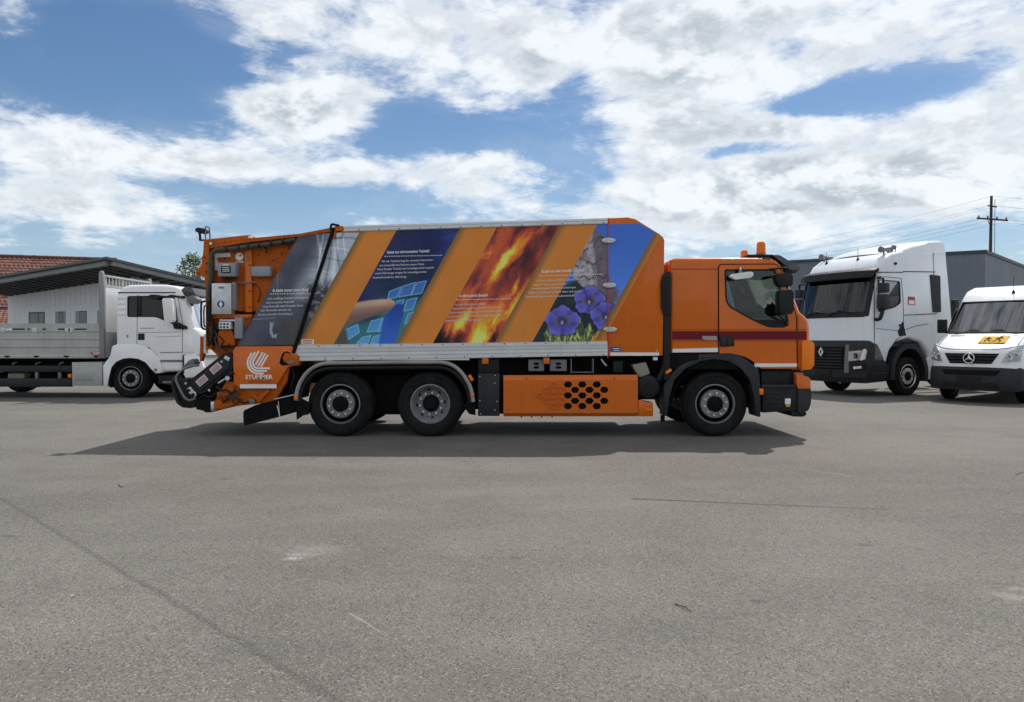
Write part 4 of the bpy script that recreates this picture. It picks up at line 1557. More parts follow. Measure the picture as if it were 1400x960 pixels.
gro = [(0, .01), (.03, 0), (.24, 0), (.255, .008), (.275, .008), (.29, 0), (.47, .002), (.485, .010), (.505, .010), (.52, .002), (.70, 0), (.715, .008), (.735, .008), (.75, 0), (.97, 0), (1, .012)]
r1 = rail('lower_rail', (407.5, 471.6), (830.5, 466.6), (408.5, 494), (830.5, 486.6), gro)
mb = MB(); mb.prism(P2([(407.5, 471.8), (399.8, 484), (408.4, 484)], -.02), -.018, .05); mb.build('rail_end', 'alu', r1)
r2 = rail('top_rail', (469, 308.6), (830.5, 297.8), (469, 317.2), (830.5, 306.4), [(0, .03), (.06, .004), (.4, 0), (.42, .007), (.5, .007), (.52, 0), (.9, 0), (1, .012)])
mb = MB()
for i in range(15):
    px = 436 + i * 28.2
    py = 473.2 - (px - 430) * .0122
    mb.cyl((X(px), -.03, Z(py)), (X(px), -.012, Z(py)), .008, .010, 8)
for i in range(11):
    px = 445 + i * 38
    py = 491.2 - (px - 430) * .0160
    mb.cyl((X(px), -.03, Z(py)), (X(px), -.012, Z(py)), .008, .010, 8)
for i in range(13):
    px = 491 + i * 27.8
    py = 315.3 - (px - 470) * .0298
    mb.cyl((X(px), -.03, Z(py)), (X(px), -.012, Z(py)), .008, .010, 8)
mb.build('rivets', 'black_matt', r1)
oprism('roof_skin', 'orange', [(468, 309), (830, 298), (830, 300), (468, 311)], .05, 2.40)

# ---- front section (bulkhead) of the hopper
bulk = oprism('front_bulkhead', 'orange', [(831.5, 297.8), (858, 297.3), (864, 297.5), (869, 300), (902, 320.5), (906.5, 324), (908.6, 328.5), (906.3, 486.2), (831.5, 487.2)], 0.0, 2.46, .012)
obox('seam', 'red', 830.2, 831.8, 298, 489, -.010, .03, 0)
for px, py in ((832, 329), (833, 390), (834, 450.3)):
    mb = MB()
    el_ = [(px + 9.3 * math.cos(t * math.pi / 12) * (abs(math.cos(t * math.pi / 12)) ** -.25 if abs(math.cos(t * math.pi / 12)) > 1e-3 else 1), py + 3.2 * math.sin(t * math.pi / 12)) for t in range(24)]
    mb.prism(P2(el_), -.03, -.004, .004)
    hg = mb.build('hinge', 'alu', bulk)
    mb = MB(); mb.cyl((X(px - .5), -.028, Z(py - 3.4)), (X(px - .5), -.028, Z(py + 3.4)), .016, .016, 10); mb.build('hinge_pin', 'steel', hg)
obox('reflective_strip', 'white_flat', 834.5, 901, 482, 486.4, -.006, .002, 0, bulk)
st = obox('sticker', 'blue', 834.5, 848.8, 474.3, 480.3, -.005, .002, 0, bulk)
for k, (a, b) in enumerate(((837.5, 847.5), (839, 847))):
    obox('print_line', 'white_print', a, b, 476.2 + 2.3 * k, 476.9 + 2.3 * k, -.007, -.004, 0, st)
oprism('warning_triangle', 'yellow', [(896, 481), (898, 476.5), (900, 481)], -.006, 0, 0, bulk)

# ---- lettering on the print
EXT = (1, 0, .032)
EZT = (0, 0, 1)


def tline(s, x0, x1, yb_, size, mat='white_print', bold=0.0):
    return text_mesh('lettering', s, mat, body, (X(x0), -.0075, Z(yb_)), EXT, EZT, width=(x1 - x0) / OS, size=size, bold=bold, depth=.0006)


def dots(x0, x1, y0, y1):
    mb = MB()
    n_ = int((x1 - x0) / 3.1)
    for i in range(n_ + 1):
        px = x0 + (x1 - x0) * i / n_
        py = y0 + (y1 - y0) * i / n_
        pbox(mb, px - .75, px + .75, -.0095, -.006, py - .6, py + .6)
    mb.build('dotted_line', 'white_print', body, smooth=False)


TXT = [
    (('Es bleibt immer etwas übrig!', 373, 422, 399.2), (370.5, 434, 402, 401),
     [('Auch unauffälliges Potential und Reifenberge', 366, 422, 409.8), ('sind wertvoller Rohstoff:', 364, 402, 415.2), ('Unser Rohstoffkreislauf ist gelebte Natur,', 359.5, 415, 420.6), ('viele Wertstoffe sammeln und', 356, 398, 426), ('sie einer sinnvollen Verwertung zu.', 353, 401, 431.6)]),
    (('Gutes tun mit innovativer Technik!', 529, 587, 346.8), (526.5, 603, 350.6, 349.2),
     [('Mit der Optimierung der neuesten Generation', 522, 592, 358.8), ('und schadstoffarmen Motoren unserer Flotte', 518.7, 580, 364.4), ('Neue Energie Technik und umweltgerechte Logistik', 515.5, 593.5, 369.6), ('sowie Fahrzeuge sorgen für umweltgerechte', 512.6, 583, 375.2), ('kostenfreundliche Abholung.', 510, 556, 381)]),
    (('In allem steckt Energie!', 628, 667, 406.4), (625, 698, 410, 408.6),
     [('Aus dem Restmüll wird effizient', 622, 664, 418), ('Brennstoff erzeugt. So geht nichts verloren und', 619, 685.6, 423.4), ('Strom sowie Wärme werden klimafreundlich genutzt', 615, 688, 428.8), ('für Fernwärme und neue nachhaltige Kreisläufe', 612, 684.7, 434.4), ('aktiv für eine Zukunft in Energie.', 609, 658.7, 440)]),
    (('Es gibt nur eine Umwelt - Unsere!', 740.4, 798, 373), (738, 823.6, 377.4, 375),
     [('Auch ein sauberer Boden, Luft, und Klima', 733.5, 796, 385.2), ('Sorge für unsere gute Umwelt.', 729, 774, 391), ('Umweltbewusstes Handeln und entsorgen', 726, 787, 396), ('effiziente Technik, gut sortierte Natur und unsere', 722, 794, 401.7), ('Zukunftsfähigkeit ist Kreislaufwirtschaft.', 717.8, 786, 407.4)]),
]
for (ti, x0, x1, yb_), dt, lines in TXT:
    tline(ti, x0, x1, yb_, .058, bold=.0012)
    dots(*dt)
    for s, a, b, c in lines:
        tline(s, a, b, c, .043, 'soft_print', .0004)
lab = obox('warning_label', 'white_flat', 412, 429, 464, 471, -.008, -.003, 0, body)
for k in range(3):
    obox('print_line', 'red', 414, 427, 465 + 2 * k, 466 + 2 * k, -.0095, -.007, 0, lab)

# ---- tailgate (rear loader)
tail = oprism('tailgate', 'orange_dirty', [(283, 334), (290, 332), (403, 325), (455, 314), (467, 311), (403, 484), (394, 501), (391, 524), (374, 550.5), (349, 552), (318, 528), (306, 508), (298, 486), (284, 474)], .10, 2.36, .01)
oprism('hood', 'orange_dirty', [(278.4, 327.5), (338, 322), (340, 321), (345, 322.5), (347, 325.5), (286.5, 337), (278.4, 336)], .03, 2.40, .006)
oprism('hood', 'orange_dirty', [(286, 337), (347, 325.3), (410, 319.6), (453, 311.2), (468.6, 309.2), (469.5, 312.6), (456, 316.2), (408, 323.4), (345, 330.4), (286.6, 340)], -.012, .12, .006)
oprism('rear_post', 'orange_dirty', [(278, 334), (286, 334), (286, 390), (289, 400), (289, 478), (281, 478), (281, 388), (280, 378), (268, 377), (268, 370), (276, 362.5), (275.6, 350), (278, 349.5)], .0, .14, .008)
mb = MB(); mb.prism(P2([(280, 334), (286, 334), (288, 478), (281, 478)]), 2.2, 2.36, .008); mb.build('rear_post', 'orange_dirty', truck)
oprism('vertical_rib', 'orange', [(334.5, 336), (343.5, 335), (344.5, 427), (335.5, 427)], .045, .12, .008)
oprism('inner_plate', 'orange', [(290, 430), (345, 430), (343, 435), (291, 436)], .03, .12, .006)
obox('rib_gap', 'black_matt', 316, 349, 425.5, 430.5, .07, .13, 0.002)
pl = [(318.4, 479.8), (322, 473.7), (399, 473.2), (409.5, 484.4), (409, 499.8), (393.3, 501), (377.5, 528.6), (327.5, 530.6), (319.2, 524)]
lp = oprism('lower_side_plate', 'orange', pl, -.014, .12, .008)
obox('reflective_strip', 'white_flat', 328, 378, 525.6, 531, -.020, -.012, 0, lp)
oprism('pivot_recess', 'black_matt', [(383, 491), (386, 483), (391, 480.2), (396, 482), (398, 487), (401, 497), (394, 499), (386, 500), (382, 497)], -.022, -.012, .002, lp)
oprism('pivot_bracket', 'orange_dirty', [(386, 489), (390, 482.5), (396, 484), (400, 489), (408.5, 486), (409, 498.5), (396, 499.5), (388, 494)], -.045, -.02, .006, lp)
oprism('pivot_pin', 'greymid', [(392, 495.5), (398, 492), (403, 495), (398, 498.5)], -.055, -.04, .004, lp)
# logo: bundled ribbons curling to the right
def ribbon(mb, path, w, y0, y1):
    Pq = [Vector((X(a), Z(b))) for a, b in path]
    L, R_ = [], []
    for i, p in enumerate(Pq):
        d = (Pq[min(i + 1, len(Pq) - 1)] - Pq[max(i - 1, 0)]).normalized()
        nn_ = Vector((-d.y, d.x)) * w / 2
        L.append(p + nn_); R_.append(p - nn_)
    k = len(Pq)
    V = [(p.x, y, p.y) for y in (y0, y1) for p in L + R_]
    Fc = []
    for i in range(k - 1):
        Fc += [(i, i + 1, k + i + 1, k + i), (2 * k + i, 3 * k + i, 3 * k + i + 1, 2 * k + i + 1), (i, 2 * k + i, 2 * k + i + 1, i + 1), (k + i, k + i + 1, 3 * k + i + 1, 3 * k + i)]
    Fc += [(0, k, 3 * k, 2 * k), (k - 1, 3 * k - 1, 4 * k - 1, 2 * k - 1)]
    mb.add(V, Fc)


def logo(cx_, cy_, sc, y, par, mat='white_print'):
    mb = MB()
    ang0 = 150
    for i in range(3):
        r_ = (14.6 - 3.6 * i) * sc
        a0 = math.radians(ang0)
        sx_, sy_ = cx_ + r_ * math.cos(a0), cy_ - r_ * math.sin(a0)
        dxy = (math.cos(math.radians(60)), -math.sin(math.radians(60)))
        ln = (sy_ - (cy_ - (13.6 + i * 1.2) * sc)) / -dxy[1]
        path = [(sx_ + dxy[0] * ln, sy_ + dxy[1] * ln)]
        for k in range(19):
            a = math.radians(ang0 + (270 - ang0) * k / 18)
            path.append((cx_ + r_ * math.cos(a), cy_ - r_ * math.sin(a)))
        path.append((cx_ + (7.5 + i * 4.2) * sc, cy_ + r_))
        ribbon(mb, path, 2.3 * sc / OS, y - .002, y)
    for bx, by, tx_, ty_ in ((-3.6, 2.6, 6.2, -14.6), (-.2, 4.6, 9.8, -13.0), (3.6, 5.4, 13.2, -11.0)):
        ribbon(mb, [(cx_ + tx_ * sc, cy_ + ty_ * sc), (cx_ + bx * sc, cy_ + by * sc)], 2.2 * sc / OS, y - .002, y)
    return mb.build('logo', mat, par, smooth=False)


logo(353.6, 496.2, 1.0, -.0145, lp)
text_mesh('lettering', 'STUMMER', 'white_print', lp, (X(335.8), -.0155, Z(517.9)), (1, 0, 0), (0, 0, 1), width=37.5 / OS, size=.086, bold=.0016)
text_mesh('lettering', '07 88 / 4 70 Kommunal', pmat('dark_print', (.12, .035, .008), .5), lp, (X(340), -.0155, Z(523.6)), (1, 0, 0), (0, 0, 1), width=31 / OS, size=.05)
# underside trough, brackets
oprism('hopper_trough', 'orange_dirty', [(318, 523), (392, 502), (396, 500), (392.5, 521), (374, 551.5), (349, 552.5), (300, 558), (294, 547), (310, 520)], .04, .10, .006)
oprism('trough_bracket', 'orange_dirty', [(345, 541), (348, 539), (352, 543), (366, 532), (369, 535.5), (355, 548), (357, 551), (353, 551.5)], -.01, .05, .006)
oprism('trough_bracket', 'orange_dirty', [(292.5, 548), (302, 546), (304, 553), (322, 549), (330, 545), (316, 556), (303, 559.5), (293, 560)], -.01, .06, .006)
oprism('trough_bracket', 'orange_dirty', [(296, 537), (305, 533), (318, 528), (320, 534), (312, 541), (297, 544)], -.012, .05, .006)
otube('hydraulic_hose', 'black', [(322, 533, -.01), (317, 540, -.03), (312, 545, -.03), (306, 549, -.02)], .016)
otube('hydraulic_hose', 'hose', [(329, 527, 0), (322, 540, -.03), (318, 546, -.03), (321, 553, -.0)], .014)
otube('cylinder_rod', 'steel', [(298.5, 524, -.02), (313, 515, -.02)], .017, smooth=1)
otube('cylinder_barrel', 'black', [(308, 518, -.01), (319, 509, -.01)], .035, smooth=1)
mb = MB(); mb.cyl((X(312.3), -.05, Z(517)), (X(312.3), .02, Z(517)), .035, .035, 12); mb.build('cylinder_eye', 'steel', truck)
obox('latch', 'greymid', 340, 348, 546, 553, -.0, .05, .01)
oprism('splash_flap', 'black_matt', [(332.5, 563.5), (334, 561), (349, 554), (379, 546.5), (381.5, 570.2), (334.5, 582.2), (332.6, 576)], .02, .05)
oprism('splash_flap', 'black_matt', [(380.5, 546), (404.6, 540.8), (404.2, 563.8), (383, 569.8)], .06, .09)
otube('flap_rod', 'steel', [(375, 546, .0), (404, 539.5, .0)], .010, smooth=1)
otube('flap_rod', 'steel', [(379, 554, .01), (382.5, 570, .01)], .011, smooth=1)
oprism('inner_shield', 'black_matt', [(394, 502), (408, 500), (410, 540), (380, 546), (392, 524)], .2, .26)
# tail lip: black rubber-lined unit with two warning labels
lip = oprism('loading_lip', 'black', rpoly([(254, 529), (259, 520.5), (296, 491), (305, 484), (312, 481.6), (317.5, 485), (319, 500), (316, 508), (305, 514), (280, 537), (269, 540)], 3.0, 3), .0, 2.34, .02)
oprism('lip_cover', 'anthracite', rpoly([(262, 524), (297, 493.5), (311, 486), (315, 493), (313, 503), (274, 535)], 3.0, 3), -.022, .01, .008, lip)
def rot_rect(cx_, cy_, w, h, a):
    c_, s_ = math.cos(a), math.sin(a)
    return [(cx_ + u * c_ - v_ * s_, cy_ + u * s_ + v_ * c_) for u, v_ in ((-w / 2, -h / 2), (w / 2, -h / 2), (w / 2, h / 2), (-w / 2, h / 2))]
for cx_, cy_ in ((276, 520.3), (294.8, 503.6)):
    l_ = oprism('warning_label', 'label', rot_rect(cx_, cy_, 15.5, 9.4, -.70), -.026, -.020, 0, lip)
    for k in (-2.4, -.6, 1.2, 2.8):
        oprism('print_line', 'red' if k < -2 else 'greymid', rot_rect(cx_ - k * math.sin(-.70) * 1, cy_ + k * math.cos(-.70), 12.5, .8, -.70), -.028, -.0255, 0, l_)
oprism('hinge_plate', 'steel', rpoly([(255, 532), (260.5, 528.5), (263, 533), (268, 537), (268.5, 541), (265, 543), (259, 538)], 1.0, 2), -.04, -.015, .004, lip)
mb = MB()
for a, b in ((259.5, 533.5), (265.7, 539.3)):
    mb.cyl((X(a), -.06, Z(b)), (X(a), -.03, Z(b)), .024, .020, 10)
mb.build('hinge_bolts', 'black_matt', lip)
oprism('latch_block', 'alu', rot_rect(310, 490, 7.5, 4.8, .55), -.04, -.015, .006, lip)
mb = MB()
for a, b in ((304.5, 494.3), (255.5, 524), (287.5, 533.5)):
    mb.cyl((X(a), -.045, Z(b)), (X(a), -.015, Z(b)), .018, .018, 8)
mb.build('bolts', 'steel', lip)
oprism('rear_step', 'black', rpoly([(239, 519), (256, 518), (262, 540), (268, 548), (266, 556), (262, 558.5), (248, 557), (243.5, 551), (237, 527)], 2.0, 3), .03, 2.3, .02)
otube('guard_tube', 'greymid', [(272, 499.5, -.02), (262, 500.5, -.03), (252, 504.5, -.03), (243, 512, -.03), (240.6, 519, -.03), (243.5, 527, -.03), (248, 536, -.03), (252.5, 543.5, -.03), (257.5, 547, -.03), (263, 546.5, -.01), (268, 543, .02)], .019)
otube('guard_tube', 'black', [(241, 517, .05), (237.5, 521, .03), (237.5, 528, .03), (241, 540, .03), (244, 549, .03), (249, 553, .05)], .035)
oprism('light_bracket', 'greymid', rpoly([(248, 503), (258, 493), (263, 490.5), (267, 497), (262, 501), (250, 505)], 1.0, 2), .3, .5, .01)
oprism('step_base', 'black_matt', [(267, 546), (290, 541), (290, 561), (288.5, 564), (280, 564), (279, 561), (268, 560)], .0, 2.2, .01)
obox('clamp', 'steel', 288, 292.5, 549, 562, -.012, .08, .006)
oprism('under_frame', 'black_matt', [(264, 540), (292, 520), (318, 512), (318, 530), (296, 548), (268, 552)], .05, 2.25, .01)
# hoses and rods on the tail
hose = otube('cable_loom', 'hose', [(285.5, 412, .0), (286.3, 396, -.02), (288.5, 380, -.03), (288.3, 366, -.03), (289, 351, -.035), (293, 344, -.035), (301, 341.3, -.035), (318, 340.3, -.03), (338, 337.6, -.03), (362, 334.6, -.02), (384, 331.6, -.0), (404, 327.5, .0)], .038)
mb = MB()
for px, py in ((312, 340.6), (328, 339), (341, 337.2), (356, 335.4), (372, 333.2), (388, 331)):
    mb.cyl((X(px - 1), -.028, Z(py)), (X(px + 1), -.028, Z(py - .2)), .046, .046, 12)
mb.build('hose_clamps', 'black', hose)
otube('cable', 'black', [(290, 352, -.01), (288, 372, -.045), (290, 398, -.04), (286, 420, -.03), (291, 446, -.03), (288, 470, -.02)], .014)
otube('cable', 'black', [(284, 405, -.01), (283, 428, -.03), (286, 455, -.03), (292, 462, -.03), (296, 474, -.0)], .012)
otube('cable', 'black', [(300, 459, .03), (305, 466, .0), (303, 474, .02), (310, 480, .03)], .010)
otube('cable', 'greymid', [(320, 387.5, .03), (335, 387, .02), (350, 385.5, .05)], .009)
otube('control_lever', 'black', [(361, 338, .05), (363.6, 340, .0), (364.2, 346, -.02)], .016)
otube('control_lever', 'black', [(392, 333, .05), (394.5, 336, .0), (395, 340, -.02)], .012)
otube('sensor', 'greymid', [(337, 347, .0), (337, 356, -.02)], .016, smooth=1)
otube('grab_handle', 'black', [(281.5, 412, .05), (276.5, 413, .03), (275, 418, .03), (275.2, 442, .03), (277, 449, .03), (282, 450.5, .05)], .016)
otube('grab_handle', 'black', [(282, 418, .15), (279, 421, .15), (279, 444, .15), (282, 447, .15)], .012)
mb = MB(); mb.cyl((X(279), .06, Z(457)), (X(279), .06, Z(483)), .03, .03, 12); mb.build('gas_strut', 'steel', truck)
oprism('strut_bracket', 'orange_dirty', [(273.5, 460), (282, 460), (282, 472), (276, 494), (273, 494)], .12, .2, .006)
# boxes on the tail flank
def abox(name, mat, x0, x1, p0, p1, y0=-.03, bev=.012):
    return obox(name, mat, x0, x1, p0, p1, y0, .12, bev)
cb = abox('control_box', 'grey', 297.5, 322, 359.2, 378, -.08)
obox('display', 'black', 302.3, 315.4, 363.8, 373.2, -.084, -.078, .001, cb)
for k in range(3):
    obox('print_line', 'soft_print', 304, 313.5, 365.4 + k * 2.4, 366.4 + k * 2.4, -.086, -.083, 0, cb)
obox('sticker', 'white_flat', 305, 312.5, 361.4, 362.9, -.083, -.078, 0, cb)
mb = MB()
for k in range(9):
    mb.cyl((X(303.5 + k * 2.1), .02, Z(378)), (X(303.5 + k * 2.1), .02, Z(382.5)), .008, .008, 6)
mb.build('cable_glands', 'black', cb)
abox('junction_box', 'grey', 343.2, 369.5, 364, 378, -.05, .02)
cab_ = abox('steel_cabinet', 'steel', 289.3, 316, 387.3, 429.8, -.10, .008)
obox('cabinet_side', 'grey', 316.2, 321.5, 386, 424, -.02, .12, .006)
obox('cabinet_label', 'greymid', 298.5, 306, 392, 394.6, -.103, -.098, 0, cab_)
mb = MB(); mb.cyl((X(302, -.1), -.098, Z(416, -.1)), (X(302, -.1), -.103, Z(416, -.1)), .066, .066, 28); pg = mb.build('pictogram', 'white_flat', cab_)
mb = MB(); mb.cyl((X(302, -.1), -.1025, Z(416, -.1)), (X(302, -.1), -.1045, Z(416, -.1)), .059, .059, 28); mb.build('pictogram_disc', 'blue', cab_)
mb = MB()
cX, cZ = X(302, -.1), Z(416, -.1)
mb.cyl((cX, -.104, cZ + .034), (cX, -.1065, cZ + .034), .011, .011, 12)
mb.prism([(cX - .022, cZ + .02), (cX + .022, cZ + .02), (cX + .026, cZ - .012), (cX + .014, cZ - .012), (cX + .013, cZ - .046), (cX + .002, cZ - .046), (cX, cZ - .015), (cX - .002, cZ - .046), (cX - .013, cZ - .046), (cX - .014, cZ - .012), (cX - .026, cZ - .012)], -.1065, -.104)
mb.build('pictogram_figure', 'white_print', cab_, smooth=False)
sw = abox('switch_box', 'white_flat', 299, 315, 440.3, 450, -.06, .008)
mb = MB()
for i in range(3):
    for j in range(2):
        mb.cyl((X(302.2 + 4.6 * i, -.06), -.062, Z(443 + 4.3 * j, -.06)), (X(302.2 + 4.6 * i, -.06), -.078, Z(443 + 4.3 * j, -.06)), .014, .014, 10)
mb.build('buttons', 'black', sw)
abox('switch_bracket', 'steel', 300, 321, 436.8, 439.6, -.05, .004)
abox('relay_box', 'grey', 320.3, 331, 433.5, 463, -.05, .01)
abox('valve_cover', 'black', 290, 298.5, 441, 451, -.0, .01)
oprism('inner_bracket', 'orange_dirty', rpoly([(299, 452), (316, 450), (321, 462), (321, 474), (298, 474), (297, 462)], 1.5, 3), .02, .12, .01)
obox('slot', 'black_matt', 302, 322, 472.5, 475, .0, .03, 0)
oprism('cover_strip', 'white_flat', [(293.5, 346.5), (315, 345.5), (315.2, 351), (298, 352), (298, 369.5), (294, 369.5)], .085, .102)
mb = MB(); mb.cyl((X(324.3), .102, Z(350)), (X(324.3), .092, Z(350)), .062, .062, 24); lg = mb.build('logo', 'white_print', truck)
oprism('logo_cut', 'orange', [(326, 350.5), (329.7, 346.5), (330.2, 350.5)], .086, .093, 0, lg)
text_mesh('lettering', 'STUMMER', 'white_print', truck, (X(318.8), .09, Z(358.6)), (1, 0, 0), (0, 0, 1), width=11.8 / OS, size=.035, bold=.001)
# top fittings
otube('rail_loop', 'greymid', [(281, 330, .05), (280.9, 318, .05), (280.8, 310.6, .05), (282.5, 309.9, .05), (286, 311, .05), (286.8, 318, .05), (287.2, 333, .05)], .012, smooth=1)
obox('marker_lamp', 'white_flat', 286, 288.4, 331.4, 335, -.03, .05, .01)
wl = otube('work_lamp', 'black', [(273.6, 328.8, .1), (273.4, 322, .1), (272.5, 318, .1)], .02)
otube('lamp_arm', 'black', [(273, 328.5, .1), (280, 328.5, .1)], .014, wl, smooth=1)
oprism('lamp_head', 'black', rpoly([(266.8, 316.8), (266.5, 313), (269, 311.2), (279, 312.4), (280.2, 316.6), (274, 318.6)], 1.2, 3), .02, .2, .02, wl)
oprism('lamp_lens', 'smoked', rpoly([(267, 313), (270, 311), (278.5, 312.2), (277.8, 313.6)], .4, 2), .03, .19, .004, wl)
obox('marker_lamp', 'white_flat', 338.8, 343.4, 322.6, 326, -.04, .03, .012)
obox('marker_lamp', 'amber', 332, 338, 321.5, 323.2, .1, .3, .01)
# strut between hopper and tailgate
otube('tailgate_seal', 'black_matt', [(456.2, 312, -.03), (449, 334, -.03), (430, 393, -.03), (401, 483, -.03)], .028, smooth=1)
otube('hinge_hook', 'black_matt', [(452.4, 314, -.03), (452.6, 308.4, -.03), (455, 306.8, -.03), (459, 307.6, -.03), (464, 308.6, -.02)], .018)
oprism('hinge_bracket', 'orange_dirty', [(457, 309.6), (468, 308.6), (470, 311), (469.8, 315.4), (459, 316), (458.5, 325.4), (455.5, 325.6)], -.028, .0, .004)
otube('lock_wire', 'greymid', [(468.5, 316, -.02), (468.6, 321, -.02), (466.2, 325, -.02), (459, 325.5, -.02)], .006, smooth=1)

# ---- between wheels and cab: battery box, skirt, tanks
bb = obox('battery_box', 'anthracite', 653.3, 683, 510.5, 569, .02, .6, .012)
mb = MB()
for a, b in ((656, 515), (676.5, 524), (679.5, 549), (676.5, 561), (657, 566), (656, 548), (677, 513.5)):
    mb.cyl((X(a), .03, Z(b)), (X(a), .010, Z(b)), .010, .009, 8)
mb.build('bolts', 'steel', bb)
obox('upper_box', 'black', 654, 682.5, 491.5, 510, .06, .6, .006)
obox('gap_panel', 'black_matt', 683.5, 689, 512, 566, .08, .4)
SK = [(688.3, 513.4), (872, 512.6), (872, 569.6), (688.3, 569.8)]
def hexa(cx_, cy_, w=6.0, h=4.2): return [(cx_ - w, cy_), (cx_ - w * .52, cy_ - h), (cx_ + w * .52, cy_ - h), (cx_ + w, cy_), (cx_ + w * .52, cy_ + h), (cx_ - w * .52, cy_ + h)]
HX = []
for r_, (xs, yy) in enumerate((((776.6, 796.1, 815.9), 525.8), ((786.2, 805.9, 826.1), 533.2), ((776.6, 796.1, 815.9), 540.8), ((786.2, 805.9, 826.1), 548.2), ((776.6, 796.1, 815.9), 555.4))):
    HX += [(x_, yy) for x_ in xs]
skirt = oprism('side_skirt', 'orange', [(688.3, 519.6), (872, 519), (872, 564), (688.3, 564.2)], -.012, .02, 0, truck, holes=[hexa(a, b) for a, b in HX])
mb = MB()
mb.add([(X(688.3), -.012, Z(519.6)), (X(872), -.012, Z(519.0)), (X(872), .045, Z(512.6)), (X(688.3), .045, Z(513.4)), (X(872), .09, Z(512.9)), (X(688.3), .09, Z(513.7))], [(0, 1, 2, 3), (3, 2, 4, 5)])
mb.add([(X(688.3), -.012, Z(564.2)), (X(872), -.012, Z(564)), (X(872), .035, Z(569.6)), (X(688.3), .035, Z(569.8)), (X(872), .08, Z(569.4)), (X(688.3), .08, Z(569.6))], [(0, 1, 2, 3), (3, 2, 4, 5)])
mb.add([(X(688.3), -.012, Z(519.6)), (X(688.3), -.012, Z(564.2)), (X(688.3), .2, Z(564.2)), (X(688.3), .2, Z(519.6))], [(0, 1, 2, 3)])
mb.build('skirt_fold', 'orange', skirt)
mb = MB()
for a, b in ((694, 523), (694, 560), (780, 567), (866, 522), (866, 560), (740, 566.5), (830, 567), (720, 516.5), (840, 516.3)):
    mb.cyl((X(a), .03, Z(b)), (X(a), -.020, Z(b)), .012, .010, 8)
mb.build('bolts', 'greymid', skirt)
obox('grille_mesh', 'black_matt', 765, 838, 517, 564, .05, .09, 0, skirt)
mb = MB()
for k in range(12):
    xa = 768 + k * 6
    mb.box(X(xa) - .004, X(xa) + .004, .035, .05, Z(562), Z(520))
mb.build('grille_bars', 'anthracite', skirt, smooth=False)
for a, b, s in ((757.4, 525.8, .9), (748, 533.2, .9), (767, 533.2, 1.05), (738.6, 540.6, .75), (757.4, 540.6, 1.0), (748, 548, .9), (767, 548, 1.05), (757.4, 555.2, .9)):
    mb = MB(); o_, i_ = hexa(a, b, 6.2 * s, 4.4 * s), hexa(a, b, 4.6 * s, 3.1 * s)
    mb.prism(P2(o_), -.030, -.011, holes=[P2(i_)])
    mb.build('embossed_hexagon', 'orange', skirt, smooth=False)
mb = MB()
for a in (713, 727, 740.5, 755):
    mb.cyl((X(a), .03, Z(569)), (X(a), .03, Z(571.4)), .010, .010, 8)
mb.build('drain_plugs', 'black', skirt)
sk2 = oprism('skirt_end', 'orange', [(872.6, 547), (878, 547.5), (884, 550.3), (893, 550.5), (893, 569.4), (872.6, 569.4)], -.004, .3, .01)
obox('reflector', 'amber', 884, 891, 559, 562, -.012, 0, .003, sk2)
for a, b in ((722.5, 744), (752, 775)):
    vb = obox('valve_box', 'greymid', a, b, 491.6, 507.6, .05, .3, .012)
    mb = MB()
    c_ = (a + b) / 2
    for dy_ in (497.4, 502.4):
        mb.prism(P2([(c_ + 4 * math.cos(t), dy_ + 1.9 * math.sin(t)) for t in [k * math.pi / 8 for k in range(16)]], .05), .044, .052)
    mb.build('vent_slot', 'black_matt', vb, smooth=False)
for a, b in ((659, 667.8), (743, 751.4)):
    obox('tab', 'orange', a, b, 489, 497.6, .0, .06, .004)
for a in (781, 811):
    obox('bracket', 'greymid', a - .6, a + .6, 490, 510, .05, .2, 0)
obox('bracket', 'greymid', 781, 811, 508.6, 509.6, .05, .2, 0)
obox('hydraulic_valve', 'black', 838, 852, 493, 510, .12, .4, .02)
otube('valve_handle', 'steel', [(822, 491, .08), (827, 498, .05), (829, 500, .05)], .014)
oprism('coolant_tank', 'beige', rpoly([(864.5, 499), (883, 495), (889, 511), (874, 516)], 1.5, 3), .1, .4, .02)
mb = MB(); mb.lathe([(.002, -.012), (.055, -.012), (.06, -.002), (.13, -.004), (.15, .004), (.176, .012), (.182, .04), (.182, .5), (.002, .52)], (X(887.5), .06, Z(529.5)), 32); mb.build('air_tank', 'black', truck)
obox('tow_label', 'white_flat', 893, 899, 488.3, 492.6, .02, .03, 0)
otube('filler_pipe', 'black', [(911, 430, .05), (910, 470, .05), (909, 500, .05), (900, 520, .08)], .05)

# ---- cab
CW = 2.44
cprof = [(917, 484.5), (917, 360), (919, 354.5), (924, 352.4), (985, 351.9), (1046, 352), (1056, 353), (1062, 356), (1067.5, 362), (1092.6, 427), (1100, 433), (1104, 438.5), (1105.6, 448), (1106, 466), (1106, 495), (1103, 505.4), (1041, 505.6), (1034, 501), (1028, 495), (1019, 489.8), (1008, 486.2), (996, 484.5)]
cfw = [0, 0, 0, 0, 0, 0, .2, .5, .8, 1, 1, 1, 1, 1, 1, 1, 0, 0, 0, 0, 0, 0]
CURV = .22
cp = [(X(a) + CURV * w_ , Z(b)) for (a, b), w_ in zip(cprof, cfw)]
sh = Shell(lambda a, b, z: (a, b + .02, z), cp, CW, cfw, r=.055, curv=CURV, power=3.2)
WIN_O = rpoly(P2([(990.6, 368.2), (1060.5, 367.8), (1079, 441), (1074.5, 448), (1051, 448), (1029, 438.3), (995.5, 419), (991.6, 408)]), [.03, .05, .05, .05, .06, .2, .08, .05], 4)
cabo, cv, cop = sh.build('cab', 'orange', truck, holes=[WIN_O], screens=[({8}, .13, CW - .13)])
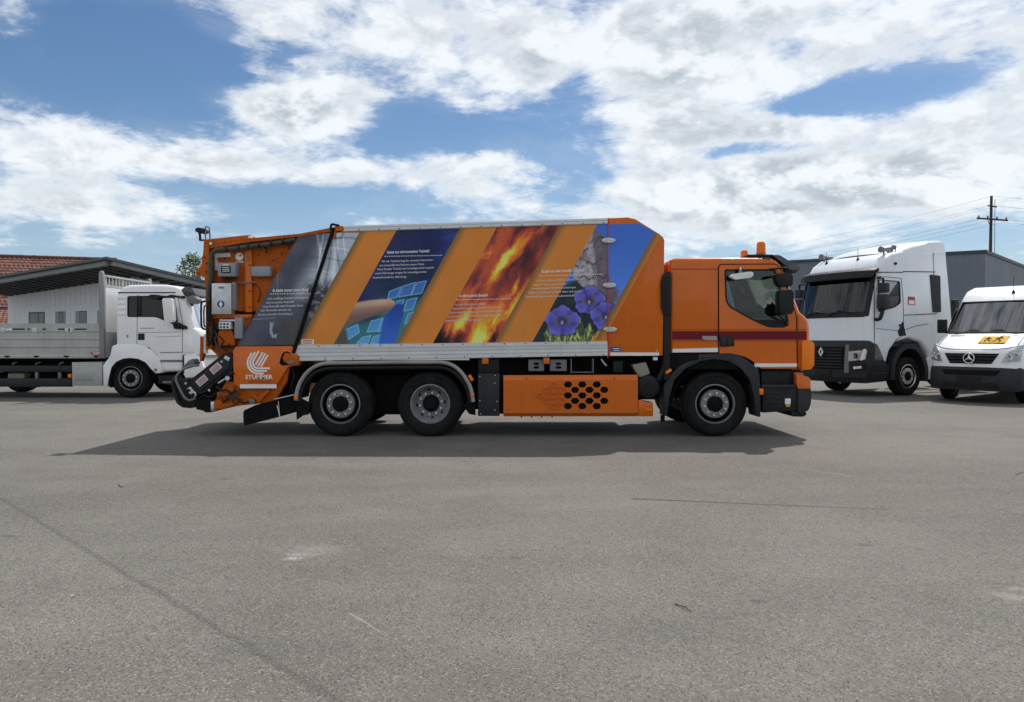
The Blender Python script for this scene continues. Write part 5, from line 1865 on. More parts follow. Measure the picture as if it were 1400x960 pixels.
sh.pane('windscreen', 'glass_screen', cabo, cv, cop[0])
door_p = rpoly(P2([(982.6, 361.6), (1062.5, 361), (1068, 369), (1089, 431), (1090.2, 504.4), (1041.5, 504.6), (1034.5, 499.8), (1028.5, 494), (1019.5, 488.8), (1008, 485.3), (996, 483.6), (983, 483.4)]), [.06, .05, .03, .05, 0, 0, 0, 0, 0, 0, 0, 0])
mb = MB(); mb.prism(door_p, .008, .021, holes=[WIN_O]); door = mb.build('door', 'orange', cabo)
mb = MB(); mb.tube([(a, .0125, b) for a, b in door_p], .009, 6, True); mb.build('door_gap', 'black_matt', door)
def scale_poly(poly, k):
    cx_ = sum(p[0] for p in poly) / len(poly); cz_ = sum(p[1] for p in poly) / len(poly)
    return [(cx_ + (p[0] - cx_) * k, cz_ + (p[1] - cz_) * k) for p in poly]
def inset_poly(poly, d):
    nn_ = offset_normals(poly)
    return [(p[0] - q.x * d, p[1] - q.y * d) for p, q in zip(poly, nn_)]
win_i = inset_poly(WIN_O, .026)
mb = MB(); mb.prism(WIN_O, .003, .03, holes=[win_i]); mb.build('window_seal', 'black', door)
mb = MB(); mb.prism(win_i, .016, .020); mb.build('side_window', 'glass', door)
oprism('window_base', 'black', [(1026, 437.5), (1079, 437), (1075, 446.5), (1051.5, 446.5), (1031, 438)], .010, .03, 0, door)
mb = MB(); mb.prism(win_i, CW + .02, CW + .024); mb.build('side_window', 'glass', cabo)
# liner so the inside reads as trim
lin_side = inset_poly(sh.side_poly(), .03)
for yy in (.06, CW - .03):
    mb = MB(); mb.prism(lin_side, yy, yy + .012, holes=[inset_poly(WIN_O, -.012)]); mb.build('door_trim', 'interior', cabo)
mb = MB()
mb.box(X(922), X(1085), .07, CW - .02, Z(496), Z(492)); mb.box(X(921), X(926), .07, CW - .02, Z(492), Z(360)); mb.box(X(922), X(1058), .07, CW - .02, Z(357.5), Z(355.5))
mb.build('cab_lining', 'interior', cabo)
mb = MB(); mb.prism(P2([(1072, 432), (1099, 432), (1099, 480), (1064, 480), (1064, 445)]), .09, CW - .05, .02); mb.build('dashboard', 'interior', cabo)
for yy in (.35, 1.62):
    mb = MB()
    mb.box(X(980), X(1020), yy, yy + .5, Z(462), Z(450), .04, 3)
    mb.prism(P2([(975, 462), (986, 462), (981, 404), (970, 404)]), yy, yy + .5, .04, 3)
    mb.prism(P2([(972, 402), (980, 402), (979, 384), (972, 384)]), yy + .12, yy + .38, .03, 3)
    mb.build('seat', 'seat', cabo)
mb = MB()
c_ = Vector((X(1056), 1.85, Z(441)))
ring = [c_ + Vector((.05 * math.cos(t) * 2, .23 * math.sin(t), .21 * math.cos(t))) for t in [k * math.pi / 12 for k in range(24)]]
mb.tube(ring, .018, 6, True); mb.tube([c_, c_ + Vector((.2, 0, -.3))], .03, 6); mb.tube([c_ + Vector((0, -.2, 0)), c_ + Vector((0, .2, 0))], .015, 5)
mb.build('steering_wheel', 'black', cabo)
# stripes and badges
for p0, p1, m_ in ((452.8, 464.6, 'burgundy'), (450.6, 451.3, 'burgundy'), (465.9, 466.6, 'burgundy')):
    for a, b, y_ in ((919.5, 982, .018), (983.4, 1089.4, .0055), (1091, 1103.5, .018)):
        mb = MB(); mb.box(X(a), X(b), y_, y_ + .006, Z(p1), Z(p0)); mb.build('side_stripe', m_, cabo, smooth=False)
for a, b, p0, p1 in ((919.6, 981.6, 475.6, 482), (1031.5, 1089.6, 497, 502)):
    oprism('reflective_strip', 'white_flat', [(a, p0 + (1.6 if a < 1000 else 0)), (b, p0), (b, p1 - .6), (a, p1)], .0045, .012 if a > 1000 else .021, 0, cabo)
mb = MB()
rr_ = random.Random(3)
for i in range(16):
    for j in range(4):
        if (i + j) % 2 == 0 and (i > 2 or j < 3):
            pbox(mb, 960.5 + i * 1.25, 961.7 + i * 1.25, .0135, .019, 459.5 + j * 1.4, 460.8 + j * 1.4)
mb.build('chequered_badge', 'soft_print', cabo, smooth=False)
obox('roof_seam', 'black_matt', 918.5, 981.5, 367.7, 368.3, .0165, .022, 0, cabo)
obox('pillar_seam', 'black_matt', 1090.7, 1091.3, 432, 504, .0165, .03, 0, cabo)
hd = oprism('door_handle', 'black', rpoly([(983.6, 461), (999, 459.4), (1003, 464), (1004.5, 473), (985, 474.5)], 1.2, 3), -.012, .02, .008, door)
obox('handle_grip', 'anthracite', 986.5, 993, 462, 473, -.03, -.008, .008, hd)
obox('handle_grip', 'anthracite', 995, 1000.5, 463, 472, -.026, -.008, .008, hd)
obox('roof_vent', 'black', 1042, 1054, 352.6, 356.4, .03, .12, .012, cabo)
# roof: beacons and visor
vis = oprism('sun_visor', 'smoked', rpoly([(1056, 348.6), (1066, 348.8), (1079, 356.8), (1091, 361.2), (1095, 367.6), (1087, 374), (1079, 367), (1069, 359)], 1.6, 4), .06, CW - .04, .03)
obox('beacon_bar', 'black', 1022, 1058, 347.6, 351.8, .12, .4, .02)
for px, dd, b0, t0_, wd in ((1040.5, .25, 347.8, 330.4, 6.2), (1017.5, 2.05, 350.6, 342.2, 5.0)):
    b0, t0_ = Z(b0, dd), Z(t0_, dd)
    if dd > 1: b0 = 2.96
    x_ = X(px, dd)
    rb = wd * (OY + dd) / F
    mb = MB(); mb.lathe([(rb * 1.06, 0), (rb * 1.06, .025), (rb * .98, .035)], (x_, dd, b0), 24, 'z'); be = mb.build('beacon', 'orange', truck)
    h_ = t0_ - b0
    mb = MB(); mb.lathe([(rb * .97, .03), (rb * .94, h_ * .5), (rb * .86, h_ * .86), (rb * .70, h_ * .96), (rb * .3, h_), (.001, h_)], (x_, dd, b0), 24, 'z')
    mb.build('beacon_lens', 'amber', be)
    mb = MB()
    for k in range(4):
        zz = b0 + h_ * (.25 + .17 * k)
        mb.lathe([(rb * .95, 0), (rb * .985, .006), (rb * .95, .012)], (x_, dd, zz), 24, 'z')
    mb.build('lens_ribs', 'amber', be)
    if dd > 1:
        mb = MB(); mb.cyl((x_, dd, 2.70), (x_, dd, b0 + .01), .04, .05, 12); mb.build('beacon_foot', 'black', be)
# mirrors
mi = oprism('mirror', 'black', rpoly([(1060, 375.4), (1063, 373.8), (1081, 374), (1084.3, 377), (1084, 389), (1081.5, 391.6), (1068, 391.8), (1063.5, 388)], 2.0, 3), -.30, -.13, .025)
mi2 = oprism('mirror', 'black', rpoly([(1066.6, 397.2), (1083, 396.4), (1085.4, 400), (1085.2, 425), (1083, 429.4), (1074, 430.6), (1066, 428), (1065.6, 402)], 2.0, 3), -.30, -.12, .03)
obox('mirror_trim', 'greymid', 1068, 1081, 395.2, 397, -.29, -.14, .006, mi2)
otube('mirror_arm', 'black', [(1050, 368.4, .03), (1062, 367.4, -.08), (1072, 366.2, -.2), (1078, 368.6, -.2), (1079.6, 374.5, -.2), (1076, 396, -.2)], .014, mi)
otube('mirror_arm', 'black', [(1078, 446, .03), (1072, 438, -.08), (1063.4, 428, -.2), (1062.6, 412, -.2), (1066, 408, -.2)], .014, mi2)
km = oprism('kerb_mirror', 'white_flat', rpoly([(998, 378), (1002, 374.6), (1026, 371.2), (1030, 372.5), (1030.2, 376.8), (1027, 379.6), (1006, 382.4)], 1.6, 4), -.16, -.06, .02)
otube('mirror_stay', 'greymid', [(1012, 376, -.1), (1012, 369, -.06), (1013, 366, .02)], .025, km)
# intake stack behind the cab
oprism('air_intake', 'black', rpoly([(903.6, 385), (907, 375), (911, 371.4), (917, 371.4), (917, 431), (908, 431), (904, 421)], 1.5, 3), -.03, .5, .02)
mb = MB()
for k in range(13):
    p0 = 377 + k * 3.7
    mb.prism(P2([(909, p0 + 1.8), (916, p0), (916, p0 + 1.2), (909, p0 + 3.0)]), -.048, -.025)
mb.build('intake_louvres', 'anthracite', bpy.data.objects['air_intake'], smooth=False)
obox('intake_duct', 'black', 907.5, 916.6, 430, 520, -.01, .4, .02)
obox('wing_gap_filler', 'black_matt', 908, 1040, 482, 505, .03, .40, .004)  # dark panel added to fill the bright gap between arch and cab
oprism('cab_rear_trim', 'orange', [(909, 362), (917, 355), (917, 372), (910, 372)], .3, 2.2, .01)
# front wheel arch
rear_f = [(908, 569), (908, 530), (911, 522), (918, 512), (928, 501.5), (940, 495), (950, 492.4), (955, 492), (955, 484.6), (1000, 483), (1010, 485.6), (1020, 491), (1030, 499), (1036, 504), (1038.5, 512), (1039.5, 535), (1040, 570), (1036, 570), (1033.5, 568), (1032, 542), (1026, 519), (1013, 502.5), (996, 492.6), (975, 490.2), (957, 493.2), (937, 503), (921.5, 519), (914.6, 542), (912.5, 569)]
fa = oprism('wheel_arch', 'anthracite', rear_f, .0, .36, .008)
mb = MB()
th_ = [math.radians(a) for a in range(-8, 190, 6)]
V, Fc = [], []
for t in th_:
    for rr in (.655, .645):
        for y_ in (.02, .62):
            V.append((X(977) + rr * math.cos(t), y_, RW + .0 + rr * math.sin(t) * .98))
for i in range(len(th_) - 1):
    a_, b_ = 4 * i, 4 * i + 4
    Fc += [(a_, a_ + 1, b_ + 1, b_), (a_ + 2, b_ + 2, b_ + 3, a_ + 3), (a_, b_, b_ + 2, a_ + 2), (a_ + 1, a_ + 3, b_ + 3, b_ + 1)]
mb.add(V, Fc); mb.build('arch_liner', 'black_matt', fa)
oprism('mud_flap', 'black_matt', [(903.5, 568), (909, 568), (909, 577), (904, 577)], .05, .10)
oprism('marker_lamp', 'amber', [(909.5, 508.5), (917, 503.6), (919.2, 507.2), (911.5, 512)], -.02, .05, .006)
obox('marker_lamp', 'amber', 1038.6, 1044.2, 531.4, 540, -.03, .03, .012)
# steps and bumper
obox('step_panel', 'black', 1041, 1096, 506.6, 528.6, .10, .5, .008)
obox('step_ledge', 'anthracite', 1041.5, 1094, 526, 530.5, .0, .3, .012)
sp = oprism('step_panel', 'black', rpoly([(1043, 530), (1093, 530), (1093.6, 561), (1043, 564.5)], 1.0, 3), .02, .4, .012)
for k in range(4):
    obox('step_tread', 'anthracite', 1047, 1068, 536 + 6.4 * k, 537.4 + 6.4 * k, .008, .03, .002, sp)
obox('sticker', 'white_flat', 1073.4, 1081, 545, 552.6, .012, .022, 0, sp)
obox('sticker', 'yellow', 1074.6, 1080.4, 553, 556.4, .012, .022, .002, sp)
oprism('bumper', 'anthracite', rpoly([(1091, 530), (1108, 529), (1109.6, 540), (1108.5, 553), (1105, 562), (1091, 565)], 2.2, 4), .0, 2.4, .03)
oprism('bumper_foot', 'black', rpoly([(1081, 562), (1102, 563), (1103, 567), (1098, 570), (1083, 569.6)], 1.5, 3), .04, 2.3, .02)
oprism('bumper_corner', 'orange', rpoly([(1089, 512), (1105, 515), (1108.4, 519), (1108, 531.4), (1091, 531.6), (1089, 524)], 1.6, 4), -.012, .4, .02)
oprism('bumper_corner', 'orange', rpoly([(1086.5, 509.6), (1098, 509.6), (1099, 515), (1088, 515.6)], 1.0, 3), .03, .3, .01)
obox('fog_lamp', 'lamp', 1103.5, 1109, 541.5, 551, .05, .2, .01)
oprism('corner_panel', 'amber', rpoly([(1096.6, 467.5), (1100, 465.6), (1110.5, 466.4), (1113.6, 470), (1113.2, 499), (1109, 505.4), (1096.6, 505.6)], 2.0, 4), -.03, .3, .03)
oprism('front_grille', 'black', [(1098, 470), (1110, 470), (1110, 505), (1098, 505)], .3, 2.1, .02)

# ---- more plumbing on the rear loader
for k, (pts, r_, m_) in enumerate((
        ([(286, 386, .0), (283.5, 402, -.02), (285.5, 430, -.03), (283, 452, -.02), (286, 474, .0)], .016, 'black'),
        ([(288, 404, .02), (291, 416, -.02), (287, 440, -.03), (292, 452, -.02), (290, 472, .0)], .010, 'black'),
        ([(292, 451, .02), (296, 458, -.02), (294, 466, -.02), (299, 478, .0), (302, 486, .02)], .013, 'hose'),
        ([(321, 464, .0), (324, 470, -.03), (318, 474, -.03), (312, 470, .02)], .008, 'black'),
        ([(331, 440, .0), (336, 446, .02), (334, 458, .04), (328, 464, .04)], .007, 'greymid'),
        ([(304, 382, .03), (306, 385, .0), (318, 386, .02), (330, 389, .05)], .007, 'black'),
        ([(318, 541, -.02), (326, 546, -.05), (333, 551, -.04), (340, 549, -.02)], .014, 'black'),
        ([(296, 528, -.02), (303, 534, -.05), (309, 533, -.05), (316, 538, -.02)], .014, 'black'),
        ([(300, 540, -.02), (308, 544, -.05), (316, 542, -.04), (322, 536, -.01)], .010, 'hose'),
        ([(272, 546, .0), (279, 541, -.03), (288, 543, -.03), (295, 538, -.01)], .013, 'black'),
        ([(399, 502, .06), (402, 515, .03), (398, 528, .03), (402, 540, .06)], .010, 'black'),
        ([(343, 389, .08), (352, 391, .06), (356, 400, .07), (352, 414, .09)], .006, 'black'))):
    otube('hydraulic_hose', m_, pts, r_)
mb = MB()
for px, py in [(283.6, 456 + 4 * i) for i in range(5)] + [(287.6, 458 + 4 * i) for i in range(4)] + [(280, 352), (283, 360), (282, 372), (271, 374), (337.5, 340), (340, 362), (340, 398), (340, 420), (352, 348), (384, 346), (372, 356), (300, 433), (325, 433), (340, 433), (296, 354), (306, 353)]:
    mb.cyl((X(px), .05 if px > 289 else .002, Z(py)), (X(px), .03 if px > 289 else -.012, Z(py)), .011, .010, 8)
bo = mb.build('bolts', 'black_matt', truck)
oprism('perforated_plate', 'orange_dirty', [(331, 434), (345, 434), (339, 446), (331, 458)], .06, .1, .003)
obox('black_recess', 'black_matt', 289.5, 299, 452, 472, .07, .13, .002)
obox('window_header', 'black', 992, 1062, 369, 373.6, .03, .05, .002, cabo)


# ================================================================ WHITE FLATBED TRUCK (left)
MS = 80.5 / 1.5
MY = F / MS
flat = thing('flatbed_truck', 'white flatbed lorry with grey aluminium dropside body in front of office', 'truck', (0, MY, 0))


def fX(px, d=0.0): return (px - 700) * (MY + d) / F
def fZ(py, d=0.0): return CAMH - (py - HOR) * (MY + d) / F
def fP(pts, d=0.0): return [(fX(a, d), fZ(b, d)) for a, b in pts]
def fprism(name, mat, pts, y0, y1, bev=0.0, par=None, holes=()):
    mb = MB(); mb.prism(fP(pts, y0), y0, y1, bev, holes=[fP(h, y0) for h in holes])
    return mb.build(name, mat, par or flat)
def fbox(name, mat, x0, x1, p0, p1, y0, y1, bev=.006, par=None):
    mb = MB(); mb.box(fX(x0, y0), fX(x1, y0), y0, y1, fZ(p1, y0), fZ(p0, y0), bev)
    return mb.build(name, mat, par or flat)
def ftube(name, mat, pts, r, par=None, smooth=5):
    mb = MB(); q = [(fX(a, d), d, fZ(b, d)) for a, b, d in pts]
    mb.tube(bez(q, smooth) if smooth > 1 else q, r, 8)
    return mb.build(name, mat, par or flat, ang=50)


FW = 2.48
fprof = [(158, 472.5), (157.6, 440), (158.6, 405), (162.5, 396.5), (168, 392), (176, 389.6), (205, 388.8), (226, 389.2), (238, 391), (245, 394.6), (248.6, 402), (262, 448.5), (269, 452), (273.5, 460), (276, 472), (276, 486), (252, 486.5), (250.5, 508), (221, 509), (218, 497), (210, 482), (196, 473.2), (180, 472)]
ffw = [0, 0, 0, 0, 0, 0, 0, .1, .4, .7, 1, 1, 1, 1, 1, 1, .3, 0, 0, 0, 0, 0, 0]
FC = .28
fsh = Shell(lambda a, b, z: (a, b, z), [(fX(a) + FC * w_, fZ(b)) for (a, b), w_ in zip(fprof, ffw)], FW, ffw, r=.09, curv=FC, power=3)
FWIN = rpoly(fP([(174, 404.8), (222, 404.2), (239, 405), (243.6, 440.8), (237, 441.6), (223, 438), (214, 433.6), (174, 433.6)]), [.06, .05, .06, .05, .05, .1, .1, .05], 4)
fcab, fv, fop = fsh.build('cab', 'white', flat, holes=[FWIN], screens=[({10}, .14, FW - .14)])
fsh.pane('windscreen', 'glass_screen', fcab, fv, fop[0])
mb = MB(); mb.prism(FWIN, -.004, .03, holes=[inset_poly(FWIN, .028)]); mb.build('window_frame', 'black', fcab)
mb = MB(); mb.prism(inset_poly(FWIN, .028), .012, .018); mb.build('side_window', 'glass_dark', fcab)
mb = MB(); mb.prism(inset_poly(FWIN, .028), FW - .02, FW - .014); mb.build('side_window', 'glass', fcab)
fbox('window_post', 'black', 188.4, 193.2, 405, 433.4, -.003, .03, .002, fcab)
liner = inset_poly(fsh.side_poly(), .04)
for yy in (.05, FW - .08):
    mb = MB(); mb.prism(liner, yy, yy + .012, holes=[inset_poly(FWIN, -.015)]); mb.build('door_trim', 'interior', fcab)
mb = MB()
mb.box(fX(160), fX(258), .1, FW - .1, fZ(480), fZ(477)); mb.box(fX(159.6), fX(163), .1, FW - .1, fZ(476), fZ(402)); mb.box(fX(162), fX(247), .1, FW - .1, fZ(398), fZ(396))
mb.prism(fP([(240, 449), (264, 452), (268, 476), (240, 476)]), .12, FW - .12, .02)
mb.build('cab_lining', 'interior', fcab)
for yy in (.35, 1.62):
    mb = MB(); mb.box(fX(190), fX(214), yy, yy + .5, fZ(456), fZ(448), .04); mb.prism(fP([(188, 455), (194, 455), (191, 420), (185, 420)]), yy, yy + .5, .03)
    mb.prism(fP([(186, 418), (191, 418), (190.6, 408), (186, 408)]), yy + .13, yy + .37, .03); mb.build('seat', 'seat', fcab)
# seams
fbox('roof_seam', 'black', 161, 240, 399.4, 401, -.004, .03, .002, fcab)
def seam(par, pts, r=.006, d=0.0, name='door_gap'):
    return ftube(name, 'black_matt', [(a, b, d) for a, b in pts], r, par, 1)
seam(fcab, [(187.6, 434), (187.4, 452), (187.2, 471)])
seam(fcab, [(187.4, 434), (188, 404), (190, 403)])
seam(fcab, [(243, 404), (249.4, 441), (249.6, 482)])
seam(fcab, [(190, 471), (204, 476), (214, 486), (220, 497), (221, 508)])
seam(fcab, [(219, 482.3), (250, 481.6)], .008)
seam(fcab, [(189, 455), (248, 454)], .004)
seam(fcab, [(212, 461), (249, 459.5)], .004)
fbox('door_handle', 'black', 188.4, 197.4, 456, 465, -.012, .02, .012, fcab)
fbox('lettering_plate', 'grey', 191.6, 210.5, 448.3, 449.3, -.003, .005, 0, fcab)
for k in range(4):
    fbox('air_rib', 'white', 160, 171, 405.5 + k * 7.2, 409 + k * 7.2, -.018, .03, .012, fcab)
fbox('emblem', 'grey', 173, 175.4, 457.6, 461.8, -.003, .01, .002, fcab)
fbox('lower_step', 'greymid', 219, 249.6, 492, 495, -.02, .15, .012, fcab)
fbox('lower_step', 'black', 216, 240, 513, 525, .12, .5, .012, fcab)
fbox('step_edge', 'greymid', 222, 250, 521.4, 524.4, .02, .4, .01, fcab)
# wheel arch, white
fend = [(141, 528), (140.5, 500), (146, 492), (152, 487), (152, 476), (154, 472.5), (160, 470.6), (188, 470.6), (197, 473), (207, 479), (215, 488), (219.6, 497), (221.4, 510), (212, 511), (208, 504), (200, 494.5), (190, 489.6), (178, 488), (168, 489), (158, 493.5), (151, 502), (148, 514), (147.6, 528)]
fprism('wheel_arch', 'white', fend, -.035, .45, .025)
fprism('arch_lining', 'black_matt', [(148, 528), (149, 505), (160, 492), (178, 487.5), (196, 491), (210, 506), (213, 512), (210, 512), (196, 497), (178, 493), (162, 498), (153, 508), (151, 530)], -.02, .55)
mb = MB(); mb.lathe([(.001, -.01), (.035, -.01), (.04, .01)], (fX(213.8), -.034, fZ(505.6)), 16); mb.build('arch_reflector', 'greymid', flat)
# front
fprism('bumper', 'white', rpoly([(250.5, 486), (266, 484), (275, 489), (278, 502), (275, 513), (254, 517), (250, 510)], 1.5, 3), -.03, FW + .02, .04)
fprism('headlight', 'lamp', rpoly([(264, 492), (271, 491.5), (272, 500), (265.5, 501)], 1.0, 3), -.06, .3, .012)
fprism('bumper_gap', 'black', [(249.4, 486), (251.4, 485.4), (251.6, 511), (249.6, 511)], -.04, .2, .004)
fprism('side_deflector', 'white', rpoly([(250.5, 458), (262, 459), (266, 482), (250.8, 481.6)], 1.6, 3), -.02, .08, .02)
fprism('grille', 'black', [(268, 462), (275, 462), (276, 484), (268, 484)], .25, 2.2, .01)
fprism('sun_visor', 'smoked', rpoly([(247.4, 396.5), (253, 392), (262, 393.5), (268, 404.5), (262, 407), (249.6, 403)], 1.2, 3), .05, FW - .05, .02)
# mirrors
fm = fprism('mirror', 'white', rpoly([(221.6, 409), (224, 407.6), (233.6, 407.6), (235.6, 410), (237, 438), (235, 440.8), (227, 441), (224.6, 438)], 1.2, 3), -.34, -.18, .03)
ftube('mirror_arm', 'black', [(252, 406.6, .05), (246, 406, -.1), (236, 404.6, -.25), (228, 406.4, -.26)], .035, fm)
ftube('mirror_arm', 'black', [(234, 439.6, -.25), (241, 443, -.1), (252, 449, .02)], .05, fm)
fprism('mirror_foot', 'black', rpoly([(236, 443), (243, 440.5), (255, 446.5), (255.6, 450), (238, 449.8)], 1.0, 3), -.05, .04, .02, fm)
fprism('ramp_mirror', 'black', rpoly([(200, 406), (206, 402.6), (214, 403), (222, 404.6), (216, 408.6), (206, 409)], .8, 3), -.25, -.08, .02, fm)
fprism('front_mirror', 'greymid', rpoly([(256, 406), (264, 403.6), (271, 409), (269, 414), (262, 416), (256, 411)], 1.6, 3), .0, .25, .03, fm)
# wheels and chassis
for px in (178.5, -48):
    wheel(flat, fX(px, .06), .04, .503, .503, .31, 'convex' if px > 0 else 'concave')
    wheel(flat, fX(px, .06), FW - .04, .503, .503, .31, 'convex' if px > 0 else 'concave', side=-1)
    mb = MB(); mb.cyl((fX(px), .3, .5), (fX(px), 2.2, .5), .1, .1, 12); mb.build('axle', 'black_matt', flat)
for yy in (.8, 1.6):
    mb = MB(); mb.box(fX(-110), fX(262), yy, yy + .08, .72, .98); mb.build('frame_rail', 'black_matt', flat)
mb = MB(); mb.box(fX(-110), fX(139), .15, 2.3, fZ(493), fZ(489.5)); mb.box(fX(20), fX(97), .55, 1.9, .45, .95); mb.build('subframe', 'black_matt', flat)
mb = MB(); mb.box(fX(145), fX(214), .62, 1.85, .62, 1.28); mb.build('engine', 'black_matt', flat)
fprism('tool_box', 'alu_dull', [(98.2, 495.4), (139.6, 494.8), (139.6, 527.6), (98.6, 527.6)], .0, .5, .012)
fprism('tool_box_relief', 'alu_dull', rpoly([(101, 504), (128, 508), (128.6, 520), (101.6, 520.4)], .5, 2), -.012, .01, .005)
for p0, p1 in ((500, 508.5), (517.5, 529)):
    fbox('side_guard', 'anthracite', -70, 97.6, p0, p1, .03, .10, .01)
fprism('guard_bracket', 'anthracite', [(36, 526), (50, 526), (47, 530), (40, 530)], .04, .5)
for a in (49.5, 81):
    fbox('guard_post', 'greymid', a - 1.8, a + 1.8, 509, 517.6, .05, .12, .004)
fbox('air_tank', 'beige', 10, 33, 510, 518, .2, .5, .03)
fbox('side_lamp', 'amber', 92.6, 97, 511.4, 516.6, .0, .06, .008)
for k in range(4):
    ftube('sheet_hook', 'greymid', [(49 + 32 * k - 64, 499, .05), (51 + 32 * k - 64, 496.6, .05), (55 + 32 * k - 64, 495.6, .1)], .016)
# dropside body
BW = [(442.4, 453.8), (454.2, 464.4), (464.8, 475.2), (475.6, 485.6)]
for y0, y1 in ((-.03, .015), (FW - .01, FW + .03)):
    for k, (p0, p1) in enumerate(BW):
        mb = MB(); mb.box(fX(-112), fX(138.4), y0 + .002 * (k % 2), y1, fZ(p1), fZ(p0), 0); mb.build('dropside_board', 'alu_dull', flat, smooth=False)
    for jz in (454.0, 464.6, 475.4):
        mb = MB(); mb.box(fX(-112), fX(138.2), y0 - .003, y0 + .01, fZ(jz + .35), fZ(jz - .35)); mb.build('board_joint', 'greymid', flat, smooth=False)
    fbox('floor_rail', 'alu_dull', -112, 138.6, 486, 490, y0 + .01, y1 + .03, .006)
for a, b in ((17, 33.6), (37.6, 41), (58, 62.5), (79, 88), (102, 118)):
    fbox('lashing_slot', 'black_matt', a, b, 449.2, 451, -.036, -.02, .001)
for a, b in ((5, 10.4), (11.4, 16.4)):
    fbox('label', 'white_flat', a, b, 448.8, 452, -.035, -.02, 0)
for a in (48, 93, 4.6, 97):
    fprism('latch', 'alu', rpoly([(a - 4, 448), (a + 3, 448.6), (a + 2, 455), (a - 3.4, 454.6)], .6, 2), -.045, -.02, .004)
for a in (9, 49, 90, 131):
    fprism('hinge', 'black_matt', [(a - 4, 486.2), (a + 4, 486.2), (a + 1.5, 488.6), (a - 1.5, 488.6)], -.045, -.01)
rl = fbox('maker_label', 'red', 124, 137, 481, 484.2, -.033, -.02, 0)
fbox('print_line', 'white_flat', 126.5, 136, 482.1, 483.3, -.036, -.032, 0, rl)
fbox('bed_floor', 'beige', -112, 138, 486.6, 489.5, .05, FW - .05, 0)
# headboard with frame
hbx = fX(139.8)
mb = MB(); mb.box(hbx - .03, hbx + .03, .02, FW - .02, fZ(489), fZ(392.4), .006); mb.build('headboard', 'alu', flat)
mb = MB(); mb.prism(fP([(136.4, 490), (136, 380), (135.6, 374), (137, 371), (138.6, 370.2), (140.4, 371), (141.4, 374), (142.6, 392), (143.4, 490)]), -.035, .06, .01); mb.build('stake_post', 'alu_post', flat)
mb = MB(); mb.prism([(a, b) for a, b in fP([(136.4, 490), (136, 380), (135.6, 374), (137, 371), (138.6, 370.2), (140.4, 371), (141.4, 374), (143.4, 490)])], FW - .06, FW + .035, .01); mb.build('stake_post', 'alu_post', flat)
mb = MB(); mb.box(hbx - .035, hbx + .035, .0, FW, fZ(378.4), fZ(375.4), .01); mb.build('head_rail', 'alu_dull', flat)
for k in range(14):
    yy = .15 + k * .165
    mb = MB(); mb.box(hbx - .012, hbx + .012, yy - (.02 if k % 5 else .04), yy + (.02 if k % 5 else .04), fZ(392), fZ(378)); mb.build('head_bar', 'alu_dull', flat)
mb = MB(); mb.box(hbx - .02, hbx + .03, .05, FW - .05, fZ(392.4), fZ(389), .004); mb.build('head_rail', 'alu_dull', flat)
fbox('rail_light', 'black', 139, 141, 376, 380, .9, 1.0, .005)


# ================================================================ FRONT-ON VEHICLES: shared helpers
class Front:
    """surface points on the bowed front of a Shell built with x lateral (+ = image right), y backwards"""
    def __init__(self, shell, half):
        self.s, self.h = shell, half

    def at(self, x, z, out=0.0):
        pr, fw = self.s.prof, self.s.fw
        best = None
        for i in range(len(pr)):
            (a0, z0), (a1, z1) = pr[i], pr[(i + 1) % len(pr)]
            if (z0 - z) * (z1 - z) <= 0 and abs(z1 - z0) > 1e-6:
                t_ = (z - z0) / (z1 - z0)
                a = a0 + (a1 - a0) * t_
                w_ = fw[i] + (fw[(i + 1) % len(pr)] - fw[i]) * t_
                if best is None or a > best[0]: best = (a, w_)
        a, w_ = best
        e = min(1, abs(x) / self.h)
        return (x, -(a - w_ * self.s.curv * e ** self.s.pw) - out, z)

    def patch(self, name, mat, par, quad, out=.012, nx=10, nz=4, thick=.03):
        """quad = four (x,z) corners: bottom-left, bottom-right, top-right, top-left"""
        mb = MB()
        V = []
        for o_ in (out, out - thick):
            for j in range(nz + 1):
                for i in range(nx + 1):
                    u, v_ = i / nx, j / nz
                    b0 = Vector(quad[0]).lerp(Vector(quad[1]), u)
                    b1 = Vector(quad[3]).lerp(Vector(quad[2]), u)
                    p = b0.lerp(b1, v_)
                    V.append(self.at(p.x, p.y, o_))
        w_ = nx + 1
        N = w_ * (nz + 1)
        Fc = []
        for j in range(nz):
            for i in range(nx):
                q = j * w_ + i
                Fc += [(q, q + 1, q + w_ + 1, q + w_), (N + q, N + q + w_, N + q + w_ + 1, N + q + 1)]
        edge = [i for i in range(w_)] + [j * w_ + nx for j in range(1, nz + 1)] + [nz * w_ + i for i in range(nx - 1, -1, -1)] + [j * w_ for j in range(nz - 1, 0, -1)]
        for k in range(len(edge)):
            a_, b_ = edge[k], edge[(k + 1) % len(edge)]
            Fc.append((a_, b_, N + b_, N + a_))
        mb.add(V, Fc)
        return mb.build(name, mat, par, ang=40)


